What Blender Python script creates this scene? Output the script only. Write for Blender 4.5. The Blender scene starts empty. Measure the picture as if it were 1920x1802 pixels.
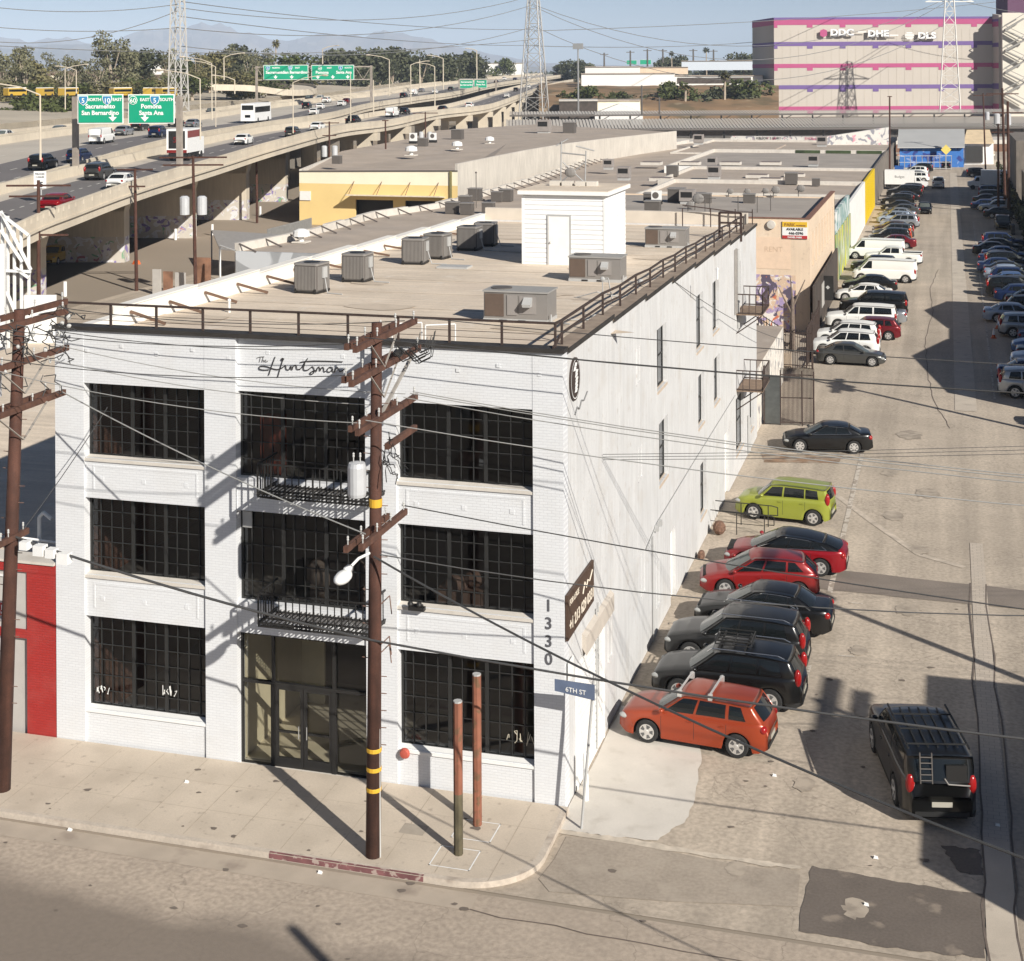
import bpy, math, random
from mathutils import Vector, Matrix
random.seed(11)
S = bpy.context.scene
COL = S.collection
# ---------------------------------------------------------------- camera
FPX, CYP, ROLL, YAW, CXP = 2805.54, 130.7, -0.0055, 0.2823, 960.0
CAM = (9.713, -38.119, 19.5)
cy_, sy_ = math.cos(YAW), math.sin(YAW); cr_, sr_ = math.cos(ROLL), math.sin(ROLL)
cam = bpy.data.objects.new('camera', bpy.data.cameras.new('camera'))
COL.objects.link(cam); S.camera = cam
Rw, Uw, Fw = Vector((cy_, sy_, 0)), Vector((0, 0, 1)), Vector((-sy_, cy_, 0))
Xc = Rw*cr_ + Uw*sr_; Yc = Uw*cr_ - Rw*sr_; Zc = -Fw
cam.matrix_world = Matrix(((Xc.x, Yc.x, Zc.x, CAM[0]), (Xc.y, Yc.y, Zc.y, CAM[1]), (Xc.z, Yc.z, Zc.z, CAM[2]), (0, 0, 0, 1)))
cam.data.sensor_width = 36; cam.data.sensor_fit = 'HORIZONTAL'
cam.data.lens = FPX/1920*36
cam.data.shift_y = -(901-CYP)/1920
cam.data.clip_start = 0.5; cam.data.clip_end = 40000
# ---------------------------------------------------------------- light
SUN_EL = math.radians(29.5); SUN_AZ = Vector((0.777, -0.63))      # horizontal direction towards the sun
w = bpy.data.worlds.new('World'); S.world = w; w.use_nodes = True
nt = w.node_tree; bg = nt.nodes['Background']
sky = nt.nodes.new('ShaderNodeTexSky'); sky.sky_type = 'NISHITA'; sky.sun_disc = False
sky.sun_elevation = SUN_EL; sky.sun_rotation = math.atan2(SUN_AZ.x, SUN_AZ.y)
sky.air_density = 0.55; sky.dust_density = 0.2; sky.ozone_density = 1.6; sky.altitude = 60
nt.links.new(sky.outputs[0], bg.inputs[0]); bg.inputs[1].default_value = 0.05
sl = bpy.data.lights.new('sun', 'SUN'); sun = bpy.data.objects.new('sun', sl); COL.objects.link(sun)
sl.energy = 5.0; sl.angle = math.radians(0.5); sl.color = (1.0, 0.945, 0.86)
sd = Vector((SUN_AZ.x*math.cos(SUN_EL), SUN_AZ.y*math.cos(SUN_EL), math.sin(SUN_EL)))
sun.rotation_euler = sd.to_track_quat('Z', 'Y').to_euler(); sun.location = (60, -60, 80)
S.view_settings.view_transform = 'Standard'; S.view_settings.look = 'None'
S.view_settings.gamma = 1; S.view_settings.exposure = 0.42
S.render.engine = 'CYCLES'
# ---------------------------------------------------------------- surveying helpers: a point of the place from a sight line
def _ray(px, py):
    a, b = px-CXP, py-CYP
    u = cr_*a + sr_*b; v = -sr_*a + cr_*b
    return Vector((u*cy_ - FPX*sy_, u*sy_ + FPX*cy_, -v))/FPX
CV = Vector(CAM)
def G(px, py, z=0.0):
    r = _ray(px, py); return CV + r*((z-CAM[2])/r.z)
def PY(px, py, Y=0.0):
    r = _ray(px, py); return CV + r*((Y-CAM[1])/r.y)
def PX(px, py, X=0.0):
    r = _ray(px, py); return CV + r*((X-CAM[0])/r.x)
def PD(px, D, z):
    u = (px-CXP)*D/FPX; return Vector((CAM[0]+u*cy_-D*sy_, CAM[1]+u*sy_+D*cy_, z))
def PP(px, py, D):
    return CV + _ray(px, py)*D
# ---------------------------------------------------------------- materials
MT = {}
def _n(t, k): return t.nodes.new(k)
def mat(name, c, rough=0.8, metal=0.0, var=0.12, sc=3.0, fine=0.0, fsc=40.0, bump=0.0, bsc=60.0, coat=0.0, spec=0.5,
        stain=None, obj=False, streak=0.0, hstreak=0.0, emit=0.0):
    if name in MT: return MT[name]
    m = bpy.data.materials.new(name); m.use_nodes = True; t = m.node_tree; L = t.links
    p = t.nodes['Principled BSDF']
    p.inputs['Roughness'].default_value = rough; p.inputs['Metallic'].default_value = metal
    p.inputs['Coat Weight'].default_value = coat; p.inputs['Specular IOR Level'].default_value = spec
    p.inputs['Base Color'].default_value = (*c, 1)
    if coat: p.inputs['Coat Roughness'].default_value = 0.06
    if emit:
        p.inputs['Emission Color'].default_value = (*c, 1); p.inputs['Emission Strength'].default_value = emit
    m.diffuse_color = (*c, 1)
    if var or fine or stain or streak:
        if obj:
            tc = _n(t, 'ShaderNodeTexCoord'); pos = tc.outputs['Object']
        else:
            g = _n(t, 'ShaderNodeNewGeometry'); pos = g.outputs['Position']
        def layer(prev, scale, amt, det=4, vec=None):
            n = _n(t, 'ShaderNodeTexNoise'); n.inputs['Scale'].default_value = scale; n.inputs['Detail'].default_value = det
            L.new(vec or pos, n.inputs['Vector'])
            r = _n(t, 'ShaderNodeMapRange'); r.inputs[1].default_value = 0.3; r.inputs[2].default_value = 0.7
            r.inputs[3].default_value = 1-amt; r.inputs[4].default_value = 1+amt*0.8
            L.new(n.outputs['Fac'], r.inputs[0])
            x = _n(t, 'ShaderNodeVectorMath'); x.operation = 'SCALE'
            if isinstance(prev, tuple): x.inputs[0].default_value = prev
            else: L.new(prev, x.inputs[0])
            L.new(r.outputs[0], x.inputs['Scale']); return x.outputs[0]
        col = tuple(c)
        if var: col = layer(col, sc, var)
        if fine: col = layer(col, fsc, fine, 2)
        if streak:
            mp = _n(t, 'ShaderNodeMapping'); mp.inputs['Scale'].default_value = (3, 3, 0.25); L.new(pos, mp.inputs[0])
            col = layer(col, 1.6, streak, 5, mp.outputs[0])
        if hstreak:
            mp = _n(t, 'ShaderNodeMapping'); mp.inputs['Scale'].default_value = (.12, 2.2, 1); L.new(pos, mp.inputs[0])
            col = layer(col, 1.3, hstreak, 5, mp.outputs[0])
        if stain:
            for (sc_, lo, hi, c2, amt) in stain:
                n = _n(t, 'ShaderNodeTexNoise'); n.inputs['Scale'].default_value = sc_; n.inputs['Detail'].default_value = 6
                L.new(pos, n.inputs['Vector'])
                r = _n(t, 'ShaderNodeMapRange'); r.inputs[1].default_value = lo; r.inputs[2].default_value = hi
                r.inputs[3].default_value = 0; r.inputs[4].default_value = amt; L.new(n.outputs['Fac'], r.inputs[0])
                mx = _n(t, 'ShaderNodeMix'); mx.data_type = 'RGBA'; L.new(r.outputs[0], mx.inputs['Factor'])
                if isinstance(col, tuple): mx.inputs[6].default_value = (*col, 1)
                else: L.new(col, mx.inputs[6])
                mx.inputs[7].default_value = (*c2, 1); col = mx.outputs[2]
        if not isinstance(col, tuple): L.new(col, p.inputs['Base Color'])
        if bump:
            n = _n(t, 'ShaderNodeTexNoise'); n.inputs['Scale'].default_value = bsc; n.inputs['Detail'].default_value = 5; L.new(pos, n.inputs['Vector'])
            b = _n(t, 'ShaderNodeBump'); b.inputs['Strength'].default_value = bump; b.inputs['Distance'].default_value = 0.02
            L.new(n.outputs['Fac'], b.inputs['Height']); L.new(b.outputs[0], p.inputs['Normal'])
    MT[name] = m; return m

def brick(name, c, mortar, axes='xz', rough=0.75, bw=0.22, bh=0.075, var=0.1, bump=0.5, dirt=(0.5, 0.45, 0.4), dirt_amt=0.25):
    if name in MT: return MT[name]
    m = bpy.data.materials.new(name); m.use_nodes = True; t = m.node_tree; L = t.links; p = t.nodes['Principled BSDF']
    p.inputs['Roughness'].default_value = rough; m.diffuse_color = (*c, 1)
    g = _n(t, 'ShaderNodeNewGeometry'); sp = _n(t, 'ShaderNodeSeparateXYZ'); L.new(g.outputs['Position'], sp.inputs[0])
    cb = _n(t, 'ShaderNodeCombineXYZ')
    L.new(sp.outputs[0 if axes[0] == 'x' else 1], cb.inputs[0]); L.new(sp.outputs[2], cb.inputs[1])
    b = _n(t, 'ShaderNodeTexBrick'); L.new(cb.outputs[0], b.inputs['Vector'])
    b.inputs['Scale'].default_value = 1; b.inputs['Brick Width'].default_value = bw; b.inputs['Row Height'].default_value = bh
    b.inputs['Mortar Size'].default_value = 0.007; b.inputs['Mortar Smooth'].default_value = 0.4
    b.inputs['Color1'].default_value = (*c, 1); b.inputs['Color2'].default_value = (*[k*(1-var) for k in c], 1); b.inputs['Mortar'].default_value = (*mortar, 1)
    n = _n(t, 'ShaderNodeTexNoise'); n.inputs['Scale'].default_value = 0.9; n.inputs['Detail'].default_value = 6; L.new(g.outputs['Position'], n.inputs['Vector'])
    r = _n(t, 'ShaderNodeMapRange'); r.inputs[1].default_value = 0.5; r.inputs[2].default_value = 0.75; r.inputs[3].default_value = 0; r.inputs[4].default_value = dirt_amt
    L.new(n.outputs['Fac'], r.inputs[0])
    mx = _n(t, 'ShaderNodeMix'); mx.data_type = 'RGBA'; L.new(r.outputs[0], mx.inputs['Factor']); L.new(b.outputs['Color'], mx.inputs[6]); mx.inputs[7].default_value = (*dirt, 1)
    L.new(mx.outputs[2], p.inputs['Base Color'])
    bp = _n(t, 'ShaderNodeBump'); bp.invert = True; bp.inputs['Strength'].default_value = bump; bp.inputs['Distance'].default_value = 0.012
    L.new(b.outputs['Fac'], bp.inputs['Height']); L.new(bp.outputs[0], p.inputs['Normal'])
    MT[name] = m; return m

def glassmat(name, tint, clear):
    m = bpy.data.materials.new(name); m.use_nodes = True; t = m.node_tree; L = t.links
    for n in list(t.nodes): t.nodes.remove(n)
    o = _n(t, 'ShaderNodeOutputMaterial'); tr = _n(t, 'ShaderNodeBsdfTransparent'); tr.inputs[0].default_value = (*tint, 1)
    gl = _n(t, 'ShaderNodeBsdfGlossy'); gl.inputs['Roughness'].default_value = 0.03; gl.inputs[0].default_value = (.9, .92, .95, 1)
    lw = _n(t, 'ShaderNodeLayerWeight'); lw.inputs[0].default_value = .5; pw = _n(t, 'ShaderNodeMath'); pw.operation = 'POWER'; pw.inputs[1].default_value = 3.0; L.new(lw.outputs['Facing'], pw.inputs[0]); fr = _n(t, 'ShaderNodeMath'); fr.operation = 'MULTIPLY_ADD'; fr.inputs[1].default_value = .6; fr.inputs[2].default_value = .05; L.new(pw.outputs[0], fr.inputs[0])
    mx = _n(t, 'ShaderNodeMixShader'); L.new(fr.outputs[0], mx.inputs[0]); L.new(tr.outputs[0], mx.inputs[1]); L.new(gl.outputs[0], mx.inputs[2]); L.new(mx.outputs[0], o.inputs[0])
    MT[name] = m; return m
# ---------------------------------------------------------------- mesh builder
ROOT = {}
class B:
    def __init__(s): s.v = []; s.f = []; s.m = []
    def face(s, pts, mi=0):
        k = len(s.v); s.v += [tuple(p) for p in pts]; s.f.append(tuple(range(k, k+len(pts)))); s.m.append(mi); return s
    def box(s, x0, x1, y0, y1, z0, z1, mi=0):
        return s.hexa([(x0, y0, z0), (x1, y0, z0), (x1, y1, z0), (x0, y1, z0)], [(x0, y0, z1), (x1, y0, z1), (x1, y1, z1), (x0, y1, z1)], mi)
    def hexa(s, lo, hi, mi=0):
        k = len(s.v); n = len(lo); s.v += [tuple(p) for p in lo] + [tuple(p) for p in hi]
        s.f.append(tuple(k+i for i in reversed(range(n)))); s.f.append(tuple(k+n+i for i in range(n)))
        for i in range(n):
            j = (i+1) % n; s.f.append((k+i, k+j, k+n+j, k+n+i))
        s.m += [mi]*(n+2); return s
    def prism(s, pts, z0, z1, mi=0): return s.hexa([(p[0], p[1], z0) for p in pts], [(p[0], p[1], z1) for p in pts], mi)
    def obox(s, c, l, wd, h, ang=0, mi=0):      # centre of base
        ca, sa = math.cos(ang), math.sin(ang)
        P = [(c[0]+a*ca-b*sa, c[1]+a*sa+b*ca) for a, b in ((-l/2, -wd/2), (l/2, -wd/2), (l/2, wd/2), (-l/2, wd/2))]
        return s.prism(P, c[2], c[2]+h, mi)
    def bar(s, p, q, a, b=None, mi=0):          # square section bar
        p, q = Vector(p), Vector(q); d = (q-p).normalized(); b = b or a
        u = d.cross(Vector((0, 0, 1))); u = u.normalized() if u.length > .05 else Vector((1, 0, 0)); v = u.cross(d).normalized()
        R = [u*a/2+v*b/2, -u*a/2+v*b/2, -u*a/2-v*b/2, u*a/2-v*b/2]
        return s.hexa([p+r for r in R], [q+r for r in R], mi)
    def tube(s, p, q, r0, r1=None, n=8, mi=0, cap=True):
        p, q = Vector(p), Vector(q); r1 = r0 if r1 is None else r1
        d = (q-p).normalized(); u = d.cross(Vector((0, 0, 1))); u = u.normalized() if u.length > .05 else Vector((1, 0, 0)); v = d.cross(u)
        k = len(s.v)
        for c, r in ((p, r0), (q, r1)):
            for i in range(n):
                a = 2*math.pi*i/n; s.v.append(tuple(c+u*math.cos(a)*r+v*math.sin(a)*r))
        for i in range(n):
            j = (i+1) % n; s.f.append((k+i, k+j, k+n+j, k+n+i)); s.m.append(mi)
        if cap: s.f += [tuple(k+i for i in reversed(range(n))), tuple(k+n+i for i in range(n))]; s.m += [mi, mi]
        return s
    def path(s, pts, r, n=5, mi=0):
        for a, b in zip(pts, pts[1:]): s.tube(a, b, r, r, n, mi, False)
        return s
    def lathe(s, prof, n=16, o=(0, 0, 0), axis='z', mi=0):
        k = len(s.v); m = len(prof)
        for r, h in prof:
            for i in range(n):
                a = 2*math.pi*i/n; c, d = r*math.cos(a), r*math.sin(a)
                P = (c, d, h) if axis == 'z' else ((c, h, d) if axis == 'y' else (h, c, d))
                s.v.append((P[0]+o[0], P[1]+o[1], P[2]+o[2]))
        for j in range(m-1):
            for i in range(n):
                i2 = (i+1) % n; s.f.append((k+j*n+i, k+j*n+i2, k+(j+1)*n+i2, k+(j+1)*n+i)); s.m.append(mi)
        s.f += [tuple(k+i for i in range(n)), tuple(k+(m-1)*n+i for i in range(n))]; s.m += [mi, mi]
        return s
    def ball(s, c, rx, ry=None, rz=None, n=10, mi=0):
        ry = ry or rx; rz = rz or rx; k = len(s.v); m = max(4, n//2+1)
        for j in range(m+1):
            t = math.pi*j/m
            for i in range(n):
                a = 2*math.pi*i/n; s.v.append((c[0]+rx*math.sin(t)*math.cos(a), c[1]+ry*math.sin(t)*math.sin(a), c[2]+rz*math.cos(t)))
        for j in range(m):
            for i in range(n):
                i2 = (i+1) % n; s.f.append((k+j*n+i, k+j*n+i2, k+(j+1)*n+i2, k+(j+1)*n+i)); s.m.append(mi)
        return s
    def build(s, name, mats, parent=None, smooth=False, world=True):
        me = bpy.data.meshes.new(name)
        V = s.v
        if parent is not None and world:
            r = parent
            while r.parent is not None: r = r.parent
            L, a = ROOT.get(r.name, ((0, 0, 0), 0)); c, d = math.cos(a), math.sin(a)
            V = [((x-L[0])*c+(y-L[1])*d, -(x-L[0])*d+(y-L[1])*c, z-L[2]) for x, y, z in V]
        me.from_pydata([tuple(p) for p in V], [], s.f)
        if not isinstance(mats, (list, tuple)): mats = [mats]
        for m in mats: me.materials.append(m)
        if len(mats) > 1: me.polygons.foreach_set('material_index', s.m)
        if smooth:
            me.polygons.foreach_set('use_smooth', [True]*len(me.polygons))
        me.update()
        o = bpy.data.objects.new(name, me); COL.objects.link(o)
        if parent is not None: o.parent = parent
        return o
def tag(o, label=None, cat=None, group=None, kind=None):
    if label: o['label'] = label
    if cat: o['category'] = cat
    if group: o['group'] = group
    if kind: o['kind'] = kind
    return o
def thing(name, label, cat, loc=(0, 0, 0), rz=0.0, group=None):
    o = bpy.data.objects.new(name, None); COL.objects.link(o); o.location = loc; o.rotation_euler = (0, 0, rz)
    o.empty_display_size = 0.3
    ROOT[o.name] = (tuple(loc), rz); return tag(o, label, cat, group)
def struct(name, b, m, smooth=False): return tag(b.build(name, m, smooth=smooth), kind='structure')
def solo(name, b, m, label, cat, group=None, smooth=False): return tag(b.build(name, m, smooth=smooth), label, cat, group)
def copytree(o, parent=None):
    c = o.copy(); COL.objects.link(c); c.parent = parent
    for ch in o.children: copytree(ch, c)
    return c
def text(name, body, size, org, right, up, m, parent=None, ext=0.01, align='CENTER', bold=0.0, wx=1.0, world=True):
    cu = bpy.data.curves.new('t', 'FONT'); cu.body = body; cu.size = size; cu.extrude = ext; cu.align_x = align; cu.offset = bold; cu.resolution_u = 3
    to = bpy.data.objects.new('t', cu); me = bpy.data.meshes.new_from_object(to)
    right = Vector(right).normalized(); up = Vector(up).normalized(); nrm = right.cross(up); org = Vector(org)
    b = B(); b.v = [tuple(org + right*v.co.x*wx + up*v.co.y + nrm*v.co.z) for v in me.vertices]
    b.f = [tuple(p.vertices) for p in me.polygons]; b.m = [0]*len(b.f)
    bpy.data.objects.remove(to); bpy.data.curves.remove(cu); bpy.data.meshes.remove(me)
    return b.build(name, m, parent, world=world)
def wirepts(p, q, sag, n=14):
    p, q = Vector(p), Vector(q); return [p.lerp(q, i/n) + Vector((0, 0, -4*sag*(i/n)*(1-i/n))) for i in range(n+1)]
HAZE = 0.95e-4
# ---------------------------------------------------------------- palette
white = brick('painted_white_brick', (0.70, 0.715, 0.73), (0.60, 0.61, 0.63), 'xz', bump=0.4, var=0.04, dirt=(.60, .59, .57), dirt_amt=.35)
whites = mat('painted_side_wall', (0.585, 0.585, 0.58), .85, var=.05, sc=.7, fine=.03, fsc=14, bump=.5, bsc=9, stain=[(.8, .54, .75, (.49, .465, .43), .6), (3.5, .6, .75, (.44, .40, .36), .6)], streak=.09)
capm = mat('dark_coping', (.032, .028, .025), .7, var=.3, sc=2)
roofm = mat('tan_roof', (.68, .575, .455), .9, var=.10, sc=.5, fine=.07, fsc=9, hstreak=.13, stain=[(.35, .5, .75, (.55, .45, .36), .55), (1.7, .58, .75, (.74, .67, .58), .6)])
frame = mat('window_steel', (.022, .022, .021), .5, var=0)
blackm = mat('black_iron', (.018, .017, .016), .5, var=0)
rust = mat('rusty_brown_iron', (.052, .034, .028), .8, var=.3, sc=4)
winglass = glassmat('window_glass', (.37, .38, .39), 1)
doorglass = glassmat('door_glass', (.72, .72, .68), 1)
concrete = mat('sidewalk_concrete', (.56, .48, .385), .9, var=.12, sc=.5, fine=.05, fsc=20, bump=.2, stain=[(.7, .52, .7, (.45, .38, .30), .6), (5, .62, .72, (.25, .2, .16), .5)])
concrete2 = mat('new_concrete', (.60, .56, .50), .9, var=.07, sc=1, fine=.04, fsc=20, stain=[(1.5, .55, .75, (.42, .38, .32), .5)])
intbrick = brick('interior_brick', (.30, .13, .075), (.32, .22, .17), 'yz', bump=.4, dirt_amt=.1)
intdark = mat('interior_plaster', (.22, .21, .20), .9, var=.1)
intfloor = mat('interior_floor', (.30, .27, .23), .6, var=.15, sc=1)
wood = mat('pole_wood', (.075, .031, .02), .85, var=.3, sc=2, fine=.2, fsc=30, streak=.3)
steel = mat('galvanised', (.48, .48, .47), .45, .6, var=.1)
whitem = mat('white_paint', (.8, .8, .78), .6, var=.04)
greym = mat('unit_grey', (.23, .215, .20), .55, var=.05)
greyd = mat('unit_dark', (.11, .098, .088), .6, var=.05)
ltgrey = mat('light_grey', (.42, .42, .41), .6, var=.05)
rubber = mat('rubber', (.02, .02, .02), .9, var=0)

W, HB = 15.25, 12.03
BX = [(-14.31, -10.44), (-9.47, -5.58), (-4.68, -0.83)]
ROWZ = [(8.34, 10.51), (4.96, 7.18), (1.08, 3.76)]
LEN = 41.6
mb = thing('brick_building', 'white painted three storey brick building with large gridded windows on the street corner', 'building', (-7.6, 20, 0))
def ztop(y):     # parapet of the long side steps down towards the back
    n = int(max(0, y-1.0)/5.1); return HB-0.0-0.115*n
# front facade ------------------------------------------------
b = B()
edges = [-W] + [e for bb in BX for e in bb] + [0]
for i in range(0, 8, 2): b.box(edges[i], edges[i+1], 0, .5, 0, HB)
def spandrel(x0, x1, y, z0, z1):
    b.box(x0, x1, y, .5, z0, z1)
for k, (x0, x1) in enumerate(BX):
    top_rec = .16 if k == 1 else 0.012
    spandrel(x0, x1, top_rec, 10.51, HB)
    spandrel(x0, x1, .07, 7.18, 8.34 if k != 1 else 8.1); spandrel(x0, x1, .07, 3.76, 4.96 if k != 1 else 4.62)
    if k != 1: spandrel(x0, x1, .07, 0, 1.08)
fw = b.build('front_wall', white, mb)
# raised brick panel frames and anchor plates
for k, (x0, x1) in enumerate(BX):
    for z0, z1 in ((7.3, 8.2), (3.9, 4.8)):
        if k == 1: continue
        b = B()
        for a, c in ((x0+.25, x0+.31), (x1-.31, x1-.25)): b.box(a, c, .058, .07, z0+.12, z1-.1)
        b.box(x0+.25, x1-.25, .06, .07, z1-.12, z1-.06); b.build('panel_moulding', white, mb)
    for zz in (7.75, 4.3):
        for i in range(3):
            cx = x0+.55+i*1.35; B().box(cx-.06, cx+.06, .058, .07, zz-.06, zz+.06).build('anchor_plate', white, mb)
for i in range(13):
    cx = -14.2+i*1.13; zz = 11.45 + (.18 if i % 2 else 0); B().box(cx-.05, cx+.05, -.012 if not (-9.4 < cx < -5.7) else .148, .0 if not (-9.4 < cx < -5.7) else .16, zz-.05, zz+.05).build('anchor_plate', white, mb)
# sills
for k, (x0, x1) in enumerate(BX):
    for z0, z1 in ROWZ:
        if k == 1: continue
        B().hexa([(x0, .02, z0-.09), (x1, .02, z0-.09), (x1, .42, z0-.02), (x0, .42, z0-.02)], [(x0, .02, z0-.02), (x1, .02, z0-.02), (x1, .42, z0+.06), (x0, .42, z0+.06)]).build('sill', concrete2 if z0 > 2 else whitem, mb)
# windows -----------------------------------------------------
def steelwindow(x0, x1, z0, z1, rows, groups=(4, 3, 4), y=.34):
    f = B(); t = .028
    f.box(x0, x0+.06, y-.03, y+.04, z0, z1); f.box(x1-.06, x1, y-.03, y+.04, z0, z1)
    f.box(x0+.06, x1-.06, y-.03, y+.04, z0, z0+.06); f.box(x0+.06, x1-.06, y-.03, y+.04, z1-.06, z1)
    n = sum(groups); wd = (x1-x0)/n; k = 0
    for gi, g_ in enumerate(groups):
        for i in range(g_):
            k += 1
            if k == n: break
            thick = .05 if i == g_-1 else t/2
            f.box(x0+k*wd-thick, x0+k*wd+thick, y-.02 - (.02 if thick > .03 else 0), y+.02, z0+.06, z1-.06)
    for r in range(1, rows):
        zz = z0+(z1-z0)*r/rows; f.box(x0+.06, x1-.06, y-.012, y+.012, zz-t/2, zz+t/2)
    fo = f.build('window', frame, mb)
    B().face([(x0+.03, y+.026, z0+.03), (x1-.03, y+.026, z0+.03), (x1-.03, y+.026, z1-.03), (x0+.03, y+.026, z1-.03)]).build('pane', winglass, fo)
    return fo
for k, (x0, x1) in enumerate(BX):
    for r, (z0, z1) in enumerate(ROWZ):
        if k == 1 and r == 2: continue
        if k == 1: z0 = 8.1 if r == 0 else 4.62
        steelwindow(x0, x1, z0, z1, (5, 5, 6)[r], (4, 4, 4) if k == 1 else (4, 3, 4))
# entrance ----------------------------------------------------
x0, x1 = BX[1]
f = B(); y = .30
def fr(xa, xb, za, zb, d=.05): f.box(xa, xb, y-d, y+d, za, zb)
fr(x0, x0+.06, 0, 3.76); fr(x1-.06, x1, 0, 3.76); fr(x0+.06, x1-.06, 3.66, 3.76); fr(x0+.06, x1-.06, 2.30, 2.38, .06)
xd0, xd1 = x0+.98, x0+2.82
fr(xd0-.06, xd0+.06, .0, 2.30, .07); fr(xd1-.06, xd1+.06, .0, 2.30, .07); fr(x0+.06, xd0-.06, 0, .06); fr(xd1+.06, x1-.06, 0, .06)
fr(xd0-.04, xd0+.04, 2.38, 3.66); fr(xd1-.04, xd1+.04, 2.38, 3.66)
en = f.build('entrance_frame', blackm, mb)
B().face([(x0+.05, y+.052, .03), (x1-.05, y+.052, .03), (x1-.05, y+.052, 3.7), (x0+.05, y+.052, 3.7)]).build('pane', doorglass, en)
xm = (xd0+xd1)/2
for a, c, hx in ((xd0+.06, xm-.006, xm-.12), (xm+.006, xd1-.06, xm+.12)):
    f = B(); f.box(a, a+.09, y-.04, y+.04, .02, 2.29); f.box(c-.09, c, y-.04, y+.04, .02, 2.29); f.box(a+.09, c-.09, y-.04, y+.04, .02, .30); f.box(a+.09, c-.09, y-.04, y+.04, 2.19, 2.29); f.box(a+.09, c-.09, y-.038, y+.038, 1.0, 1.05)
    d = f.build('door', blackm, mb); B().tube((hx, y-.1, .9), (hx, y-.1, 1.25), .015).build('handle', steel, d)
B().box(x0, x1, -.05, .5, 0.0, .03).build('threshold', concrete2, mb)
# shell: sides, back, floors, roof -------------------------------
b = B()
SW = []   # side wall built as panels around recessed openings (y0,y1,z0,z1)
SW = [(13.3, 15.15, 8.25, 10.4), (21.8, 23.6, 8.05, 10.3), (26.2, 28.0, 8.05, 10.25), (13.6, 15.3, 4.9, 7.05), (22.2, 23.8, 4.9, 7.0), (26.5, 28.2, 4.9, 6.9),
      (22.6, 24.2, 1.1, 3.3), (29.6, 30.9, .0, 2.9), (33.4, 36.2, 1.0, 3.7), (38.6, 40.2, .9, 3.4), (15.7, 16.8, 0, 2.6), (34.2, 35.4, 7.9, 10.1)]
ys = sorted({0.5, LEN} | {s[0] for s in SW} | {s[1] for s in SW} | {1.0+5.1*i for i in range(1, 8)})
for a, c in zip(ys, ys[1:]):
    ho = sorted([(s[2], s[3]) for s in SW if s[0] <= a and s[1] >= c]); z = 0; zt = ztop((a+c)/2)
    for h0, h1 in ho:
        if h0 > z: b.box(-.4, 0, a, c, z, h0)
        z = h1
    b.box(-.4, 0, a, c, z, zt)
b.build('side_wall', whites, mb)
b = B(); b.box(-W, -W+.35, .5, LEN, 0, 10.99); b.box(-W+.35, -.4, LEN-.35, LEN, 0, 11.2)
b.build('rear_wall', whites, mb)
for (ya, yb, za, zb) in SW:
    door = za < .05
    f = B(); f.box(-.18, -.14, ya, ya+.06, za, zb); f.box(-.18, -.14, yb-.06, yb, za, zb); f.box(-.18, -.14, ya+.06, yb-.06, za, za+.06); f.box(-.18, -.14, ya+.06, yb-.06, zb-.06, zb)
    if door:
        f.box(-.20, -.16, ya+.06, yb-.06, za+.06, zb-.06); o = f.build('side_door', whitem, mb); B().tube((-.10, ya+.2, 1.0), (-.10, ya+.2, 1.12), .03).build('handle', steel, o)
    else:
        f.box(-.18, -.15, (ya+yb)/2-.03, (ya+yb)/2+.03, za+.06, zb-.06); f.box(-.18, -.15, ya+.06, yb-.06, (za+zb)/2-.03, (za+zb)/2+.03)
        o = f.build('side_window', frame, mb); B().face([(-.165, ya, za), (-.165, yb, za), (-.165, yb, zb), (-.165, ya, zb)]).build('pane', winglass, o)
        B().hexa([(-.4, ya, za-.05), (.03, ya, za-.1), (.03, yb, za-.1), (-.4, yb, za-.05)], [(-.4, ya, za+.05), (.03, ya, za-.02), (.03, yb, za-.02), (-.4, yb, za+.05)]).build('sill', mat('dusty_sill', (.52, .43, .34), .9), mb)
# blind recesses painted over (bricked up slits)
b = B()
for ya, za, zb in ((9.65, 9.3, 10.4), (9.9, 6.1, 7.1), (10.3, 2.2, 3.6), (5.2, 2.0, 3.4), (12.9, 0.9, 2.6)): b.box(-.02, .035, ya, ya+.07, za, zb); b.box(-.02, .03, ya+.5, ya+.56, za, zb); b.box(-.02, .05, ya, ya+.56, za-.08, za)
b.build('bricked_opening', whites, mb)
# floors and interior
b = B()
for z in (0.02, 4.2, 7.72): b.box(-W+.36, -.41, .5, LEN-.36, z-.12 if z > 1 else z-.02, z)
b.build('floor', intfloor, mb)
b = B(); b.box(-W+.352, -W+.40, .52, 14, 0.03, 11.0); b.box(-.46, -.405, .52, 13, .03, 11.0)
b.build('interior_brick', intbrick, mb)
b = B(); b.box(-W+.41, -.47, 14, 14.2, .03, 11.1)
for x in (-9.9, -5.1):
    for z0, z1 in ((.03, 4.06), (4.21, 7.58), (7.73, 11.1)): b.box(x-.15, x+.15, 5, 5.3, z0, z1); b.box(x-.15, x+.15, 9.5, 9.8, z0, z1)
b.build('interior_partition', intdark, mb)
vest = mat('vestibule_cream', (.62, .56, .42), .8, var=.05)
b = B(); b.box(BX[1][0]-.1, BX[1][0]-.0, .52, 4.5, .03, 3.7); b.box(BX[1][0], BX[1][0]+.75, 4.4, 4.5, .03, 3.7); b.build('vestibule_wall', vest, mb)
B().box(BX[1][0], BX[1][1], .52, 6.0, .03, .04).build('vestibule_floor', mat('tile_cream', (.60, .54, .42), .4, var=.08, sc=1), mb)
zr = 11.55
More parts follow.
